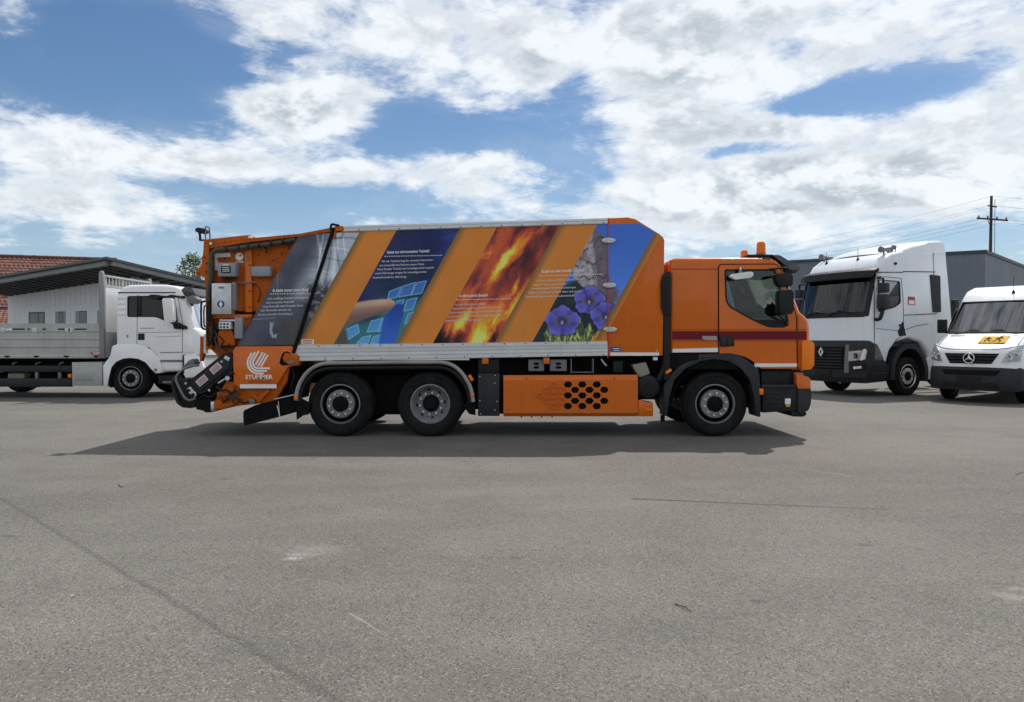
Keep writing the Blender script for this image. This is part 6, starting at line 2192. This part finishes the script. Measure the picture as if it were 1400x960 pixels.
# ================================================================ WHITE TRACTOR UNIT (right)
RT = rad(65)
ru = Vector((-math.sin(RT), -math.cos(RT), 0))
rl_ = Vector((math.cos(RT), -math.sin(RT), 0))
Wl = Vector(((1242 - 700) / F * 19.5, 19.5, 0))
RST = 1.24
rorg = Wl + ru * 1.38 * RST - rl_ * 1.22
trac = thing('tractor_unit', 'white tractor unit with tall roof deflector beside grey hall', 'truck', rorg, -RT)
RWd = 2.48
H2 = RWd / 2
rmp = lambda a, b, z: (H2 - b, -a, z)
rprof = [(-.72, .95), (-.70, .85), (-.02, .85), (.0, 1.45), (-.03, 1.55), (-.05, 2.10), (-.30, 3.24), (-.36, 3.38), (-.50, 3.58), (-.80, 3.76), (-1.3, 3.88), (-2.0, 3.92), (-2.25, 3.90), (-2.27, 1.02), (-2.02, 1.02), (-1.95, 1.2), (-1.75, 1.42), (-1.38, 1.52), (-1.0, 1.42), (-.80, 1.2)]
rfw = [0, 0, 1, 1, 1, 1, 1, 1, .9, .5, .1, 0, 0, 0, 0, 0, 0, 0, 0, 0]
rsh = Shell(rmp, rprof, RWd, rfw, r=.10, curv=.20, power=3.4, tumble=.02, tz=2.0)
fr = Front(rsh, H2)
def side_off(pts): return pts
RWIN = rpoly([(-.46, 3.06), (-1.12, 3.04), (-1.13, 2.46), (-.95, 2.34), (-.43, 2.20)], [.05, .06, .06, .1, .05], 4)
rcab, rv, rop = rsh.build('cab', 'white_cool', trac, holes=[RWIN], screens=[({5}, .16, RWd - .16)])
rsh.pane('windscreen', 'glass_screen', rcab, rv, rop[0])
def rside(name, mat, poly, o0, o1, par, holes=()):
    mb = MB(); mb.prism(poly, 0, 1, holes=holes, mp=lambda a, b, z: rmp(a, rsh.lat(0, z) + (o0 if b == 0 else o1), z)); return mb.build(name, mat, par)
rside('window_frame', 'black', RWIN, -.006, .03, rcab, [inset_poly(RWIN, .025)])
rside('side_window', 'glass_dark', inset_poly(RWIN, .025), .008, .014, rcab)
mb = MB(); mb.prism(inset_poly(RWIN, .02), 0, 1, mp=lambda a, b, z: rmp(a, RWd - .03 + b * .006, z)); mb.build('side_window', 'glass', rcab)
# inside
mb = MB()
mb.box(-H2 + .1, H2 - .1, .5, 2.2, 1.30, 1.40); mb.box(-H2 + .1, H2 - .1, 2.15, 2.2, 1.4, 3.75); mb.box(-H2 + .1, H2 - .1, .75, 2.2, 3.60, 3.66)
mb.prism([(-H2 + .16, 1.75), (H2 - .16, 1.75), (H2 - .16, 2.06), (-H2 + .16, 2.06)], .36, .85, .03)
mb.build('cab_lining', 'interior', rcab)
for xx in (-.65, .65):
    mb = MB(); mb.box(xx - .25, xx + .25, 1.15, 1.65, 1.9, 2.05, .05); mb.box(xx - .25, xx + .25, 1.58, 1.72, 2.0, 2.75, .05); mb.box(xx - .13, xx + .13, 1.6, 1.7, 2.78, 2.98, .03); mb.build('seat', 'seat', rcab)
for s_ in (-1, 1):
    mb = MB(); mb.prism([(-.5, 1.42), (-2.2, 1.42), (-2.2, 3.6), (-.7, 3.6), (-.42, 2.2)], 0, 1, holes=[inset_poly(RWIN, -.02)], mp=lambda a, b, z: (s_ * (H2 - .07 - .01 * b - .02 * max(0, z - 2) * H2), -a, z)); mb.build('door_trim', 'interior', rcab)
# windscreen surround, black lower band, wipers
fr.patch('scuttle', 'black', rcab, [(-1.08, 2.08), (1.08, 2.08), (1.08, 2.22), (-1.08, 2.22)], .010)
for s_ in (-1, 1):
    fr.patch('screen_pillar', 'black', rcab, [(s_ * 1.06, 2.1), (s_ * 1.165, 2.1), (s_ * 1.145, 3.22), (s_ * 1.05, 3.22)], .008, 3, 6)
fr.patch('screen_header', 'black', rcab, [(-1.12, 3.10), (1.12, 3.10), (1.12, 3.23), (-1.12, 3.23)], .012)
for x0, x1 in ((-.75, -.1), (.05, .75)):
    mb = MB(); mb.tube([fr.at(x0, 2.14, .03), fr.at((x0 + x1) / 2, 2.26, .04), fr.at(x1, 2.20, .03)], .014, 6); mb.build('wiper', 'black', rcab)
# visor
mb = MB()
V, Fc = [], []
for i in range(15):
    x = -1.2 + 2.4 * i / 14
    for (o_, z) in ((.02, 3.37), (.16, 3.30), (.21, 3.12), (.19, 3.10), (.12, 3.24), (.01, 3.28)):
        p = fr.at(x * (1 if z > 3.2 else .98), 3.30, o_)
        V.append((p[0], p[1], z))
for i in range(14):
    for k in range(6):
        Fc.append((i * 6 + k, i * 6 + (k + 1) % 6, i * 6 + 6 + (k + 1) % 6, i * 6 + 6 + k))
Fc += [tuple(range(6)), tuple(range(84, 90))]
mb.add(V, Fc); vz = mb.build('sun_visor', 'black', trac)
mb = MB()
for x in (-.75, 0, .75):
    mb.cyl(fr.at(x, 3.30, .15), fr.at(x, 3.32, .18), .018, .018, 8)
mb.build('visor_bolts', 'steel', vz)
# white front panel edges and dark lower front
seam_z = [(-1.2, 1.50), (-.6, 1.54), (-.25, 1.47), (0, 1.46), (.25, 1.47), (.6, 1.54), (1.2, 1.52)]
bprof = [(-.72, .40), (.02, .36), (.05, .55), (.06, .95), (.045, 1.40), (.015, 1.47), (-.30, 1.45), (-.62, 1.1), (-.72, .85)]
bfw = [0, 1, 1, 1, 1, 1, .6, 0, 0]
bsh = Shell(rmp, bprof, RWd + .01, bfw, r=.07, curv=.20, power=3.4)
bump, _, _ = bsh.build('bumper', 'anthracite', trac)
bf = Front(bsh, H2)
gr = bf.patch('grille', 'black_matt', bump, [(-.62, .70), (.62, .70), (.66, 1.30), (-.66, 1.30)], .008)
for k in range(7):
    z0 = .74 + k * .08
    bf.patch('grille_slat', 'anthracite', gr, [(-.6, z0), (.6, z0), (.6, z0 + .03), (-.6, z0 + .03)], .030, 12, 1, .035)
for s_ in (-1, 1):
    bf.patch('grille_surround', 'greymid', bump, sorted([(s_ * .68, .62), (s_ * .80, .62)]) + sorted([(s_ * .72, 1.36), (s_ * .80, 1.36)], reverse=True), .024, 3, 4)
    q = [(s_ * .80, .92), (s_ * 1.17, .98), (s_ * 1.20, 1.22), (s_ * .80, 1.18)]
    if s_ < 0: q = [q[1], q[0], q[3], q[2]]
    hl = bf.patch('headlight', 'lamp', bump, q, .022, 8, 4)
    q = [(s_ * .80, .915), (s_ * 1.17, .975), (s_ * 1.20, 1.225), (s_ * .80, 1.185)]
    if s_ < 0: q = [q[1], q[0], q[3], q[2]]
    bf.patch('headlight_cover', 'lampglass', hl, q, .04, 8, 4, .004)
    p = bf.at(s_ * .97, 1.07, .022)
    mb = MB(); mb.lathe([(.075, 0), (.07, -.015), (.05, -.012), (.001, -.006)], p, 20); mb.build('lamp_ring', 'black', hl)
    q = [(s_ * 1.10, .95), (s_ * 1.17, .97), (s_ * 1.22, 1.26), (s_ * 1.16, 1.24)]
    if s_ < 0: q = [q[1], q[0], q[3], q[2]]
    bf.patch('running_light', 'white_flat', hl, q, .046, 3, 3, .01)
    q = [(s_ * .92, .72), (s_ * 1.10, .75), (s_ * 1.10, .81), (s_ * .92, .79)]
    if s_ < 0: q = [q[1], q[0], q[3], q[2]]
    bf.patch('fog_lamp', 'lamp', bump, q, .02, 5, 2)
    q = [(s_ * .82, .68), (s_ * 1.18, .70), (s_ * 1.2, .88), (s_ * .82, .86)]
    if s_ < 0: q = [q[1], q[0], q[3], q[2]]
    bf.patch('bumper_inset', 'black', bump, q, .010, 6, 2)
bf.patch('lower_lip', 'black', bump, [(-1.1, .38), (1.1, .38), (1.1, .50), (-1.1, .50)], .012)
bf.patch('number_plate', 'black', bump, [(-.26, .55), (.26, .55), (.26, .66), (-.26, .66)], .03, 4, 1)
# lozenge emblem
mb = MB()
c_ = bf.at(0, 1.16, .05)
mb.prism([(c_[0] - .085, c_[2]), (c_[0], c_[2] - .13), (c_[0] + .085, c_[2]), (c_[0], c_[2] + .13)], c_[1] - .02, c_[1] + .03, holes=[[(c_[0] - .035, c_[2]), (c_[0], c_[2] - .055), (c_[0] + .035, c_[2]), (c_[0], c_[2] + .055)]])
mb.build('emblem', 'chrome', bump, smooth=False)
# side details
def rtube(name, pts, r, mat='black_matt', par=None):
    mb = MB(); mb.tube([rsh.surf(a, z, .0) for a, z in pts], r, 6); return mb.build(name, mat, par or rcab)
rtube('door_gap', [(-.33, 3.14), (-1.16, 3.12), (-1.2, 2.6), (-1.22, 1.62), (-1.0, 1.5), (-.8, 1.25)], .008)
rtube('door_gap', [(-.33, 3.14), (-.31, 2.1), (-.31, .86)], .008)
rtube('panel_gap', [(-1.22, 2.14), (-2.27, 2.20)], .009)
rtube('panel_gap', [(-1.22, 3.30), (-2.27, 3.34)], .012)
rtube('panel_gap', [(-.36, 3.24), (-1.22, 3.28)], .012)
rtube('panel_gap', [(-.36, 1.78), (-1.15, 1.72), (-1.6, 1.86), (-2.0, 1.92)], .006)
rside('air_slot', 'black', rpoly([(-1.18, 1.98), (-1.28, 1.60), (-1.06, 1.58), (-1.02, 1.70)], .03, 3), -.008, .02, rcab)
rside('door_sticker', 'red', [(-1.36, 2.64), (-1.58, 2.64), (-1.58, 2.42), (-1.36, 2.42)], -.004, .01, rcab)
rside('door_sticker', 'white_flat', [(-1.385, 2.54), (-1.555, 2.54), (-1.555, 2.44), (-1.385, 2.44)], -.006, .01, rcab)
rside('side_slot', 'black', rpoly([(-2.08, 3.26), (-2.42, 3.24), (-2.42, 2.24), (-2.16, 2.24)], .03, 3), -.012, .03, rcab)
# wheel arches and steps
for s_ in (1, -1):
    mb = MB()
    V, Fc = [], []
    ths = [rad(a) for a in range(-14, 196, 7)]
    for t_ in ths:
        for rr in (.60, .72):
            for xx in (H2 + .03, H2 - .35):
                V.append((s_ * xx, 1.38 + rr * math.cos(t_) * (1.02 if rr > .7 else 1), .56 + rr * math.sin(t_) * 1.16))
    for i in range(len(ths) - 1):
        a_, b_ = 4 * i, 4 * i + 4
        Fc += [(a_, a_ + 1, b_ + 1, b_), (a_ + 2, b_ + 2, b_ + 3, a_ + 3), (a_, b_, b_ + 2, a_ + 2), (a_ + 1, a_ + 3, b_ + 3, b_ + 1)]
    Fc += [(0, 1, 3, 2), (len(V) - 4, len(V) - 3, len(V) - 1, len(V) - 2)]
    mb.add(V, Fc); mb.build('wheel_arch', 'anthracite', trac)
    mb = MB(); mb.box(s_ * (H2 - .3), s_ * H2, .12, .76, .42, .84, .02); mb.build('step_panel', 'black', trac)
    mb = MB(); mb.box(s_ * (H2 - .25), s_ * (H2 + .01), .2, .72, .60, .64, .008); mb.build('step_ledge', 'anthracite', trac)
    mb = MB(); mb.prism([(-1.98, .42), (-1.92, .95), (-2.02, 1.06), (-3.0, 1.16), (-3.0, .42)], 0, 1, mp=lambda a, b, z: (s_ * (H2 - .04 * b), -a, z)); mb.build('side_fairing', 'white_cool', trac)
    mb = MB(); mb.prism(rpoly([(-2.29, 1.0), (-2.29, 3.36), (-2.30, 3.96), (-2.66, 4.12), (-2.80, 2.4), (-2.92, 1.12)], .05, 3), 0, 1, mp=lambda a, b, z: (s_ * (H2 - .05 - .05 * b - .02 * max(0, z - 2) * H2), -a, z)); mb.build('side_deflector', 'white_cool', trac)
for yy in (1.38, 5.0):
    for s_ in (1, -1):
        # wheel axis runs along local x here: build upright and turn it
        rim = wheel(trac, 0, 0, 0, .515, .32, 'convex' if yy < 2 else 'concave', rim_mat='chrome')
        rim.location = (s_ * (H2 - .02), yy, .515)
        rim.rotation_euler = (0, 0, rad(90) * s_)
    mb = MB(); mb.cyl((-.95, yy, .515), (.95, yy, .515), .1, .1, 12); mb.build('axle', 'black_matt', trac)
for s_ in (1, -1):
    mb = MB(); mb.box(s_ * .36, s_ * .44, .4, 5.9, .70, .98); mb.build('frame_rail', 'black_matt', trac)
    mb = MB(); mb.box(s_ * .62, s_ * 1.15, 3.1, 4.2, .45, 1.05, .05); mb.build('fuel_tank', 'greymid', trac)
mb = MB(); mb.box(-.75, .75, .45, 2.2, .6, 1.35); mb.build('engine', 'black_matt', trac)
mb = MB(); mb.box(.98, 1.12, 3.05, 3.2, 1.1, 2.62, .03); mb.build('exhaust_stack', 'black', trac)
mb = MB(); mb.lathe([(.001, .16), (.45, .14), (.5, .1), (.5, .04), (.001, .02)], (0, 4.6, 1.02), 28, 'z'); mb.build('fifth_wheel', 'black_matt', trac)
# roof deflector
mb = MB()
dp = [(-.85, 3.74), (-1.0, 3.88), (-1.3, 4.02), (-1.7, 4.13), (-2.1, 4.20), (-2.55, 4.25), (-2.6, 4.22), (-2.66, 3.88), (-2.3, 3.86)]
V, Fc = [], []
bsn = [(-1.17, .55), (-1.15, .82), (-1.06, .96), (-.6, 1.0), (0, 1.02), (.6, 1.0), (1.06, .96), (1.15, .82), (1.17, .55)]
for x, k in bsn:
    for a, z in dp:
        V.append((x, -a + (.25 * (abs(x) / 1.1) ** 3 if a > -1.8 else 0), 3.84 + (z - 3.84) * k if z > 3.84 else z))
n_ = len(dp)
for j in range(len(bsn) - 1):
    for i in range(n_):
        Fc.append((j * n_ + i, j * n_ + (i + 1) % n_, (j + 1) * n_ + (i + 1) % n_, (j + 1) * n_ + i))
Fc += [tuple(range(n_)), tuple(range((len(bsn) - 1) * n_, len(bsn) * n_))]
mb.add(V, Fc); rd = mb.build('roof_deflector', 'white_cool', trac, ang=40)
mb = MB(); mb.tube([(x, .93 + .26 * (abs(x) / 1.1) ** 3, 3.80 - .02 * abs(x)) for x in [-1.05 + .15 * i for i in range(15)]], .028, 6); mb.build('deflector_seal', 'black', rd)
# horns, aerials, lamps
for x in (-.98, .98):
    mb = MB(); mb.lathe([(.085, -.06), (.07, 0), (.03, .10), (.025, .32)], (x, .82, 3.88), 16); hn = mb.build('air_horn', 'greymid', trac)
    mb = MB(); mb.cyl((x, 1.0, 3.70), (x, 1.0, 3.87), .02, .02, 8); mb.cyl((x, .86, 3.66), (x, .86, 3.84), .02, .02, 8); mb.build('horn_stand', 'greymid', hn)
for x in (-.62, .42):
    mb = MB(); mb.lathe([(.05, 0), (.045, .03), (.02, .10), (.006, .14), (.005, .36)], (x, .62, 3.60), 10, 'z'); mb.build('aerial', 'black', trac)
mb = MB(); mb.box(.55, 1.0, 1.15, 1.2, 3.92, 3.98, .01); mb.box(.75, .8, 1.15, 1.2, 3.8, 3.95); mb.box(.97, 1.0, 1.1, 1.25, 3.9, 4.02, .01); mb.build('lamp_bar', 'greymid', trac)
mb = MB(); p = rsh.surf(-.98, 3.50, .0); mb.cyl((p[0] - .06, p[1], p[2]), (p[0] + .03, p[1], p[2]), .045, .035, 12); mb.build('roof_camera', 'black', trac)
# mirrors
for s_ in (1, -1):
    mb = MB(); mb.box(s_ * (H2 + .03), s_ * (H2 + .27), .34, .52, 2.28, 2.66, .035, 3); mr = mb.build('mirror', 'anthracite', trac)
    mb = MB(); mb.box(s_ * (H2 + .03), s_ * (H2 + .26), .36, .52, 2.70, 2.96, .035, 3); mb.build('mirror_head', 'anthracite', mr)
    mb = MB(); mb.tube(bez([(s_ * (H2 - .03), .36, 2.02), (s_ * (H2 + .12), .34, 2.02), (s_ * (H2 + .15), .38, 2.16), (s_ * (H2 + .15), .42, 2.3)], 4), .045, 8); mb.build('mirror_arm', 'black', mr); mb = MB(); mb.tube(bez([(s_ * (H2 - .03), .42, 3.08), (s_ * (H2 + .13), .42, 3.08), (s_ * (H2 + .14), .44, 2.94)], 4), .028, 8)
    mb.build('mirror_arm', 'black', mr)

rside('side_marker', 'amber', [(-2.10, 1.10), (-2.22, 1.10), (-2.22, 1.15), (-2.10, 1.15)], -.02, .01, rcab)
rside('door_handle', 'anthracite', rpoly([(-1.06, 1.84), (-1.18, 1.84), (-1.18, 1.90), (-1.06, 1.90)], .015, 3), -.03, .01, rcab)
# long sleeper cab: stretch the bodywork lengthwise, keep wheels round
for o in [k for k in bpy.data.objects if k.parent == trac or (k.parent and k.parent.parent == trac)]:
    base = o.name.split('.')[0]
    if o.parent == trac and base == 'wheel':
        o.location.y *= RST
        continue
    if o.parent != trac and o.parent.name.split('.')[0] == 'wheel':
        continue
    co = np.empty(len(o.data.vertices) * 3)
    o.data.vertices.foreach_get('co', co)
    co = co.reshape(-1, 3)
    if base == 'wheel_arch' or base == 'axle':
        co[:, 1] += (RST - 1) * (1.38 if co[:, 1].mean() < 3 else 5.0)
    else:
        co[:, 1] *= RST
    o.data.vertices.foreach_set('co', co.reshape(-1))
    o.data.update()

# ================================================================ WHITE VAN (far right)
VT = rad(52)
van = thing('van', 'white high-roof van with yellow children sign on its bonnet', 'van', (10.77, 17.22, 0), -VT)
VW = 1.99
VH = VW / 2
vmp = lambda a, b, z: (VH - b, -a, z)
vprof = [(-.70, .50), (-.02, .55), (.0, .80), (-.015, 1.12), (-.05, 1.22), (-.14, 1.30), (-.40, 1.44), (-.72, 1.57), (-.96, 1.655), (-1.72, 2.46), (-1.86, 2.60), (-2.10, 2.76), (-2.5, 2.86), (-3.2, 2.90), (-5.8, 2.90), (-5.95, 2.75), (-5.98, .6), (-5.6, .48)]
vfw = [0, 1, 1, 1, 1, .95, .8, .6, .5, .32, .25, .12, .05, 0, 0, 0, 0, 0]
vsh = Shell(vmp, vprof, VW, vfw, r=.13, curv=.34, power=2.6, tumble=.075, tz=1.15)
VWIN = rpoly([(-1.62, 2.30), (-2.45, 2.34), (-2.45, 1.62), (-1.30, 1.62), (-1.22, 1.72)], [.06, .08, .05, .05, .04], 3)
vbody, vv_, vop = vsh.build('body', 'white', van, holes=[VWIN], screens=[({8}, .12, VW - .12)])
vsh.pane('windscreen', 'glass_van', vbody, vv_, vop[0])
vf = Front(vsh, VH)
def vside(name, mat, poly, o0, o1, par, holes=(), sd=0):
    mb = MB(); mb.prism(poly, 0, 1, holes=holes, mp=lambda a, b, z: vmp(a, (vsh.lat(0, z) + (o0 if b == 0 else o1)) if sd == 0 else (VW - vsh.lat(0, z) - (o0 if b == 0 else o1)), z)); return mb.build(name, mat, par)
vside('side_window', 'glass_dark', VWIN, .004, .010, vbody)
vside('side_window', 'glass', VWIN, .004, .010, vbody, sd=1)
for k, (a0, a1) in enumerate(((-2.62, -3.85), (-4.0, -5.5))):
    vside('side_window', 'window_dark', rpoly([(a0, 2.34), (a1, 2.34), (a1, 1.62), (a0, 1.62)], .06, 3), -.006, .01, vbody)
vside('door_gap', 'black_matt', [(-2.52, 2.5), (-2.535, 2.5), (-2.535, .6), (-2.52, .6)], -.003, .01, vbody)
vside('door_gap', 'black_matt', [(-1.12, 1.62), (-1.135, 1.62), (-1.0, .9), (-.985, .9)], -.003, .01, vbody)
# screen surround
fr_ = [(-1.0, 0)]
mb = MB()
V = []
for i in range(19):
    x = -.86 + 1.72 * i / 18
    V.append(Vector(vf.at(x, 1.66, .012)))
mb.tube(V, .03, 6); mb.build('scuttle', 'black', vbody)
mb = MB(); mb.tube([Vector(vf.at(-.80 + 1.6 * i / 18, 2.445, .004)) for i in range(19)], .022, 6); mb.build('screen_seal', 'black', vbody)
for s_ in (1, -1):
    mb = MB(); mb.tube([Vector(vf.at(s_ * (.87 - .075 * i / 8), 1.66 + .785 * i / 8, .004)) for i in range(9)], .022, 6); mb.build('screen_seal', 'black', vbody)
    mb = MB(); mb.tube([Vector(vf.at(s_ * (.10 + .65 * i / 6), 1.69 + .05 * math.sin(i), .03)) for i in range(7)], .012, 6); mb.build('wiper', 'black', vbody)
# inside
mb = MB(); mb.box(-.85, .85, 1.2, 5.6, .70, .75); mb.box(-.86, .86, 2.9, 2.95, .75, 2.3); mb.prism([(-.84, 1.3), (.84, 1.3), (.84, 1.60), (-.84, 1.60)], 1.22, 1.55, .03); mb.box(-.78, .78, 2.0, 2.9, 2.6, 2.64)
mb.build('cab_lining', 'interior', vbody)
for xx in (-.45, .45):
    mb = MB(); mb.box(xx - .24, xx + .24, 2.0, 2.5, 1.0, 1.15, .05); mb.box(xx - .24, xx + .24, 2.42, 2.56, 1.1, 1.75, .05); mb.box(xx - .13, xx + .13, 2.45, 2.55, 1.78, 1.98, .03); mb.build('seat', 'seat', vbody)
# bonnet seams and washer vents
mb = MB(); mb.tube([Vector(vf.at(-.92 + 1.84 * i / 20, 1.255 + .10 * (abs(-1 + 2 * i / 20)) ** 3, .0)) for i in range(21)], .007, 6); mb.build('bonnet_gap', 'black_matt', vbody)
for s_ in (1, -1):
    mb = MB(); mb.tube([Vector(vf.at(s_ * (.84 + .0 * i), 1.36 + .035 * i, .0)) for i in range(8)], .007, 6); mb.build('bonnet_gap', 'black_matt', vbody)
    q = [(s_ * .38, 1.575), (s_ * .72, 1.575), (s_ * .74, 1.612), (s_ * .40, 1.612)]
    if s_ < 0: q = [q[1], q[0], q[3], q[2]]
    vf.patch('bonnet_vent', 'greymid', vbody, q, .006, 6, 2, .01)
# grille, emblem, lamps, bumper
q = [(-.44, .93), (.44, .93), (.58, 1.17), (-.58, 1.17)]
vg = vf.patch('grille', 'black_matt', vbody, q, .010, 14, 4)
for k in range(3):
    z0 = .965 + k * .07
    w_ = .43 + .14 * (z0 - .93) / .24
    vf.patch('grille_slat', 'anthracite', vg, [(-w_, z0), (w_, z0), (w_ + .015, z0 + .028), (-w_ - .015, z0 + .028)], .035, 14, 1, .03)
c_ = Vector(vf.at(0, 1.055, .055))
mb = MB()
mb.tube([c_ + Vector((.115 * math.cos(t), 0, .115 * math.sin(t))) for t in [k * math.pi / 16 for k in range(32)]], .013, 8, True)
for k in range(3):
    t = math.pi / 2 + k * 2 * math.pi / 3
    d_ = Vector((math.cos(t), 0, math.sin(t))); n_ = Vector((-math.sin(t), 0, math.cos(t)))
    V = [c_ + n_ * .030 + d_ * .012 - Vector((0, .0, 0)), c_ + d_ * .113, c_ - n_ * .030 + d_ * .012, c_ + Vector((0, -.022, 0)), c_ + Vector((0, .012, 0))]
    mb.add(V, [(0, 3, 1), (1, 3, 2), (0, 1, 4), (1, 2, 4)])
mb.build('star_emblem', 'chrome', vg)
for s_ in (1, -1):
    q = [(s_ * .62, .96), (s_ * .955, 1.0), (s_ * .965, 1.40), (s_ * .74, 1.22)]
    if s_ < 0: q = [q[1], q[0], q[3], q[2]]
    hl = vf.patch('headlight', 'lamp', vbody, q, .006, 8, 6)
    vf.patch('headlight_cover', 'lampglass', hl, q, .03, 8, 6, .004)
    for xx, zz, rr in ((.76, 1.08, .07), (.88, 1.12, .05)):
        p = vf.at(s_ * xx, zz, .008)
        mb = MB(); mb.lathe([(rr, 0), (rr * .9, -.012), (rr * .7, -.006), (.001, -.002)], p, 20); mb.build('lamp_ring', 'chrome', hl)
vbp = [(-.75, .30), (.04, .30), (.085, .42), (.08, .62), (.045, .78), (.0, .85), (-.35, .84), (-.75, .80)]
vbs = Shell(vmp, vbp, VW + .01, [0, 1, 1, 1, 1, 1, .6, 0], r=.08, curv=.36, power=2.6)
vb, _, _ = vbs.build('bumper', 'anthracite', van)
vbf = Front(vbs, VH)
vbf.patch('bumper_inset', 'black_matt', vb, [(-.55, .66), (.55, .66), (.62, .78), (-.62, .78)], .006, 12, 2)
vbf.patch('bumper_inset', 'black', vb, [(-.6, .38), (.6, .38), (.56, .5), (-.56, .5)], .006, 12, 2)
# children sign
def hoodpt(x, a, out):
    for i in range(4, 8):
        (a0, z0), (a1, z1) = vprof[i], vprof[i + 1]
        if a1 <= a <= a0:
            t = (a - a0) / (a1 - a0)
            z = z0 + (z1 - z0) * t
            break
    p = vf.at(x, z)
    return (p[0], p[1] - out * .4, p[2] + out * .9)
def hood_poly(name, mat, poly, o0, o1, par):
    mb = MB(); n_ = len(poly)
    V = [hoodpt(x, a, o) for o in (o0, o1) for x, a in poly]
    mb.add(V, [tuple(range(n_)), tuple(range(2 * n_ - 1, n_ - 1, -1))] + [(i, (i + 1) % n_, n_ + (i + 1) % n_, n_ + i) for i in range(n_)])
    return mb.build(name, mat, par, smooth=False)
def hood_grid(name, mat, x0, x1, a0, a1, o0, par, n_=8):
    mb = MB()
    V = [hoodpt(x0 + (x1 - x0) * i / n_, a0 + (a1 - a0) * j / n_, o) for o in (o0, o0 - .006) for j in range(n_ + 1) for i in range(n_ + 1)]
    w_ = n_ + 1; N = w_ * w_
    Fc = []
    for j in range(n_):
        for i in range(n_):
            q = j * w_ + i
            Fc += [(q, q + 1, q + w_ + 1, q + w_), (N + q, N + q + w_, N + q + w_ + 1, N + q + 1)]
    mb.add(V, Fc)
    return mb.build(name, mat, par)
sx0, sx1, sa0, sa1 = .06, .60, -.32, -.70
sgn = hood_grid('children_sign', 'black', sx0, sx1, sa0, sa1, .014, van)
hood_grid('sign_face', 'yellow', sx0 + .012, sx1 - .012, sa0 - .010, sa1 + .010, .018, sgn)
def fig(ox, oa, k, flip):
    f_ = -1 if flip else 1
    P_ = lambda pts: [(ox + f_ * u * k, oa - v_ * k) for u, v_ in pts]
    hood_poly('sign_figure', 'black_matt', P_([(.0, .88), (.06, .92), (.12, .88), (.12, .80), (.06, .76), (.0, .80)]), .022, .026, sgn)
    hood_poly('sign_figure', 'black_matt', P_([(-.04, .74), (.08, .74), (.24, .60), (.22, .55), (.08, .63), (.05, .42), (.20, .28), (.16, .05), (.09, .05), (.12, .24), (-.02, .36), (-.14, .12), (-.30, .12), (-.30, .18), (-.18, .19), (-.08, .42), (-.08, .60), (-.20, .50), (-.24, .54)]), .022, .026, sgn)
fig(.22, -.36, .30, True)
fig(.43, -.36, .34, False)
# mirrors, aerial, wheels
for s_ in (1, -1):
    mb = MB(); mb.box(s_ * (VH + .02), s_ * (VH + .24), 1.28, 1.42, 1.66, 2.02, .04, 3); mr = mb.build('mirror', 'black', van)
    mb = MB(); mb.tube([(s_ * (VH - .06), 1.35, 1.68), (s_ * (VH + .1), 1.36, 1.70)], .04, 8); mb.build('mirror_arm', 'black', mr)
p = vf.at(.28, 2.66, .0)
mb = MB(); mb.lathe([(.045, -.02), (.04, .02), (.018, .06), (.006, .08), (.004, .40)], p, 10, 'z'); mb.build('aerial', 'black', van)
for yy in (1.0, 4.7):
    for s_ in (1, -1):
        rim = wheel(van, 0, 0, 0, .345, .235, 'convex', rim_mat='rim')
        rim.location = (s_ * (VH - .06), yy, .345); rim.rotation_euler = (0, 0, rad(90) * s_)
    mb = MB(); mb.cyl((-.8, yy, .345), (.8, yy, .345), .07, .07, 10); mb.build('axle', 'black_matt', van)
mb = MB(); mb.box(-.8, .8, .5, 5.7, .40, .52); mb.build('underbody', 'black_matt', van)
mb = MB(); mb.prism([(-.85, .38), (.85, .38), (.85, .9), (-.85, .9)], .45, .7); mb.build('engine_bay', 'black_matt', van)


# small repeated fastenings stay joined per part
for o in bpy.data.objects:
    if o.name.split('.')[0] in ('wheel_nuts', 'hand_holes', 'rivets', 'drain_plugs', 'bolts', 'hinge_bolts', 'cable_glands', 'hose_clamps', 'buttons', 'grille_bars', 'intake_louvres', 'dotted_line', 'lens_ribs', 'chequered_badge', 'visor_bolts', 'cross_members', 'vent_slot', 'ridge_tiles'):
        o['kind'] = 'stuff'

vbf.patch('plate_holder', 'black', vb, [(-.26, .53), (.26, .53), (.26, .64), (-.26, .64)], .022, 4, 1)
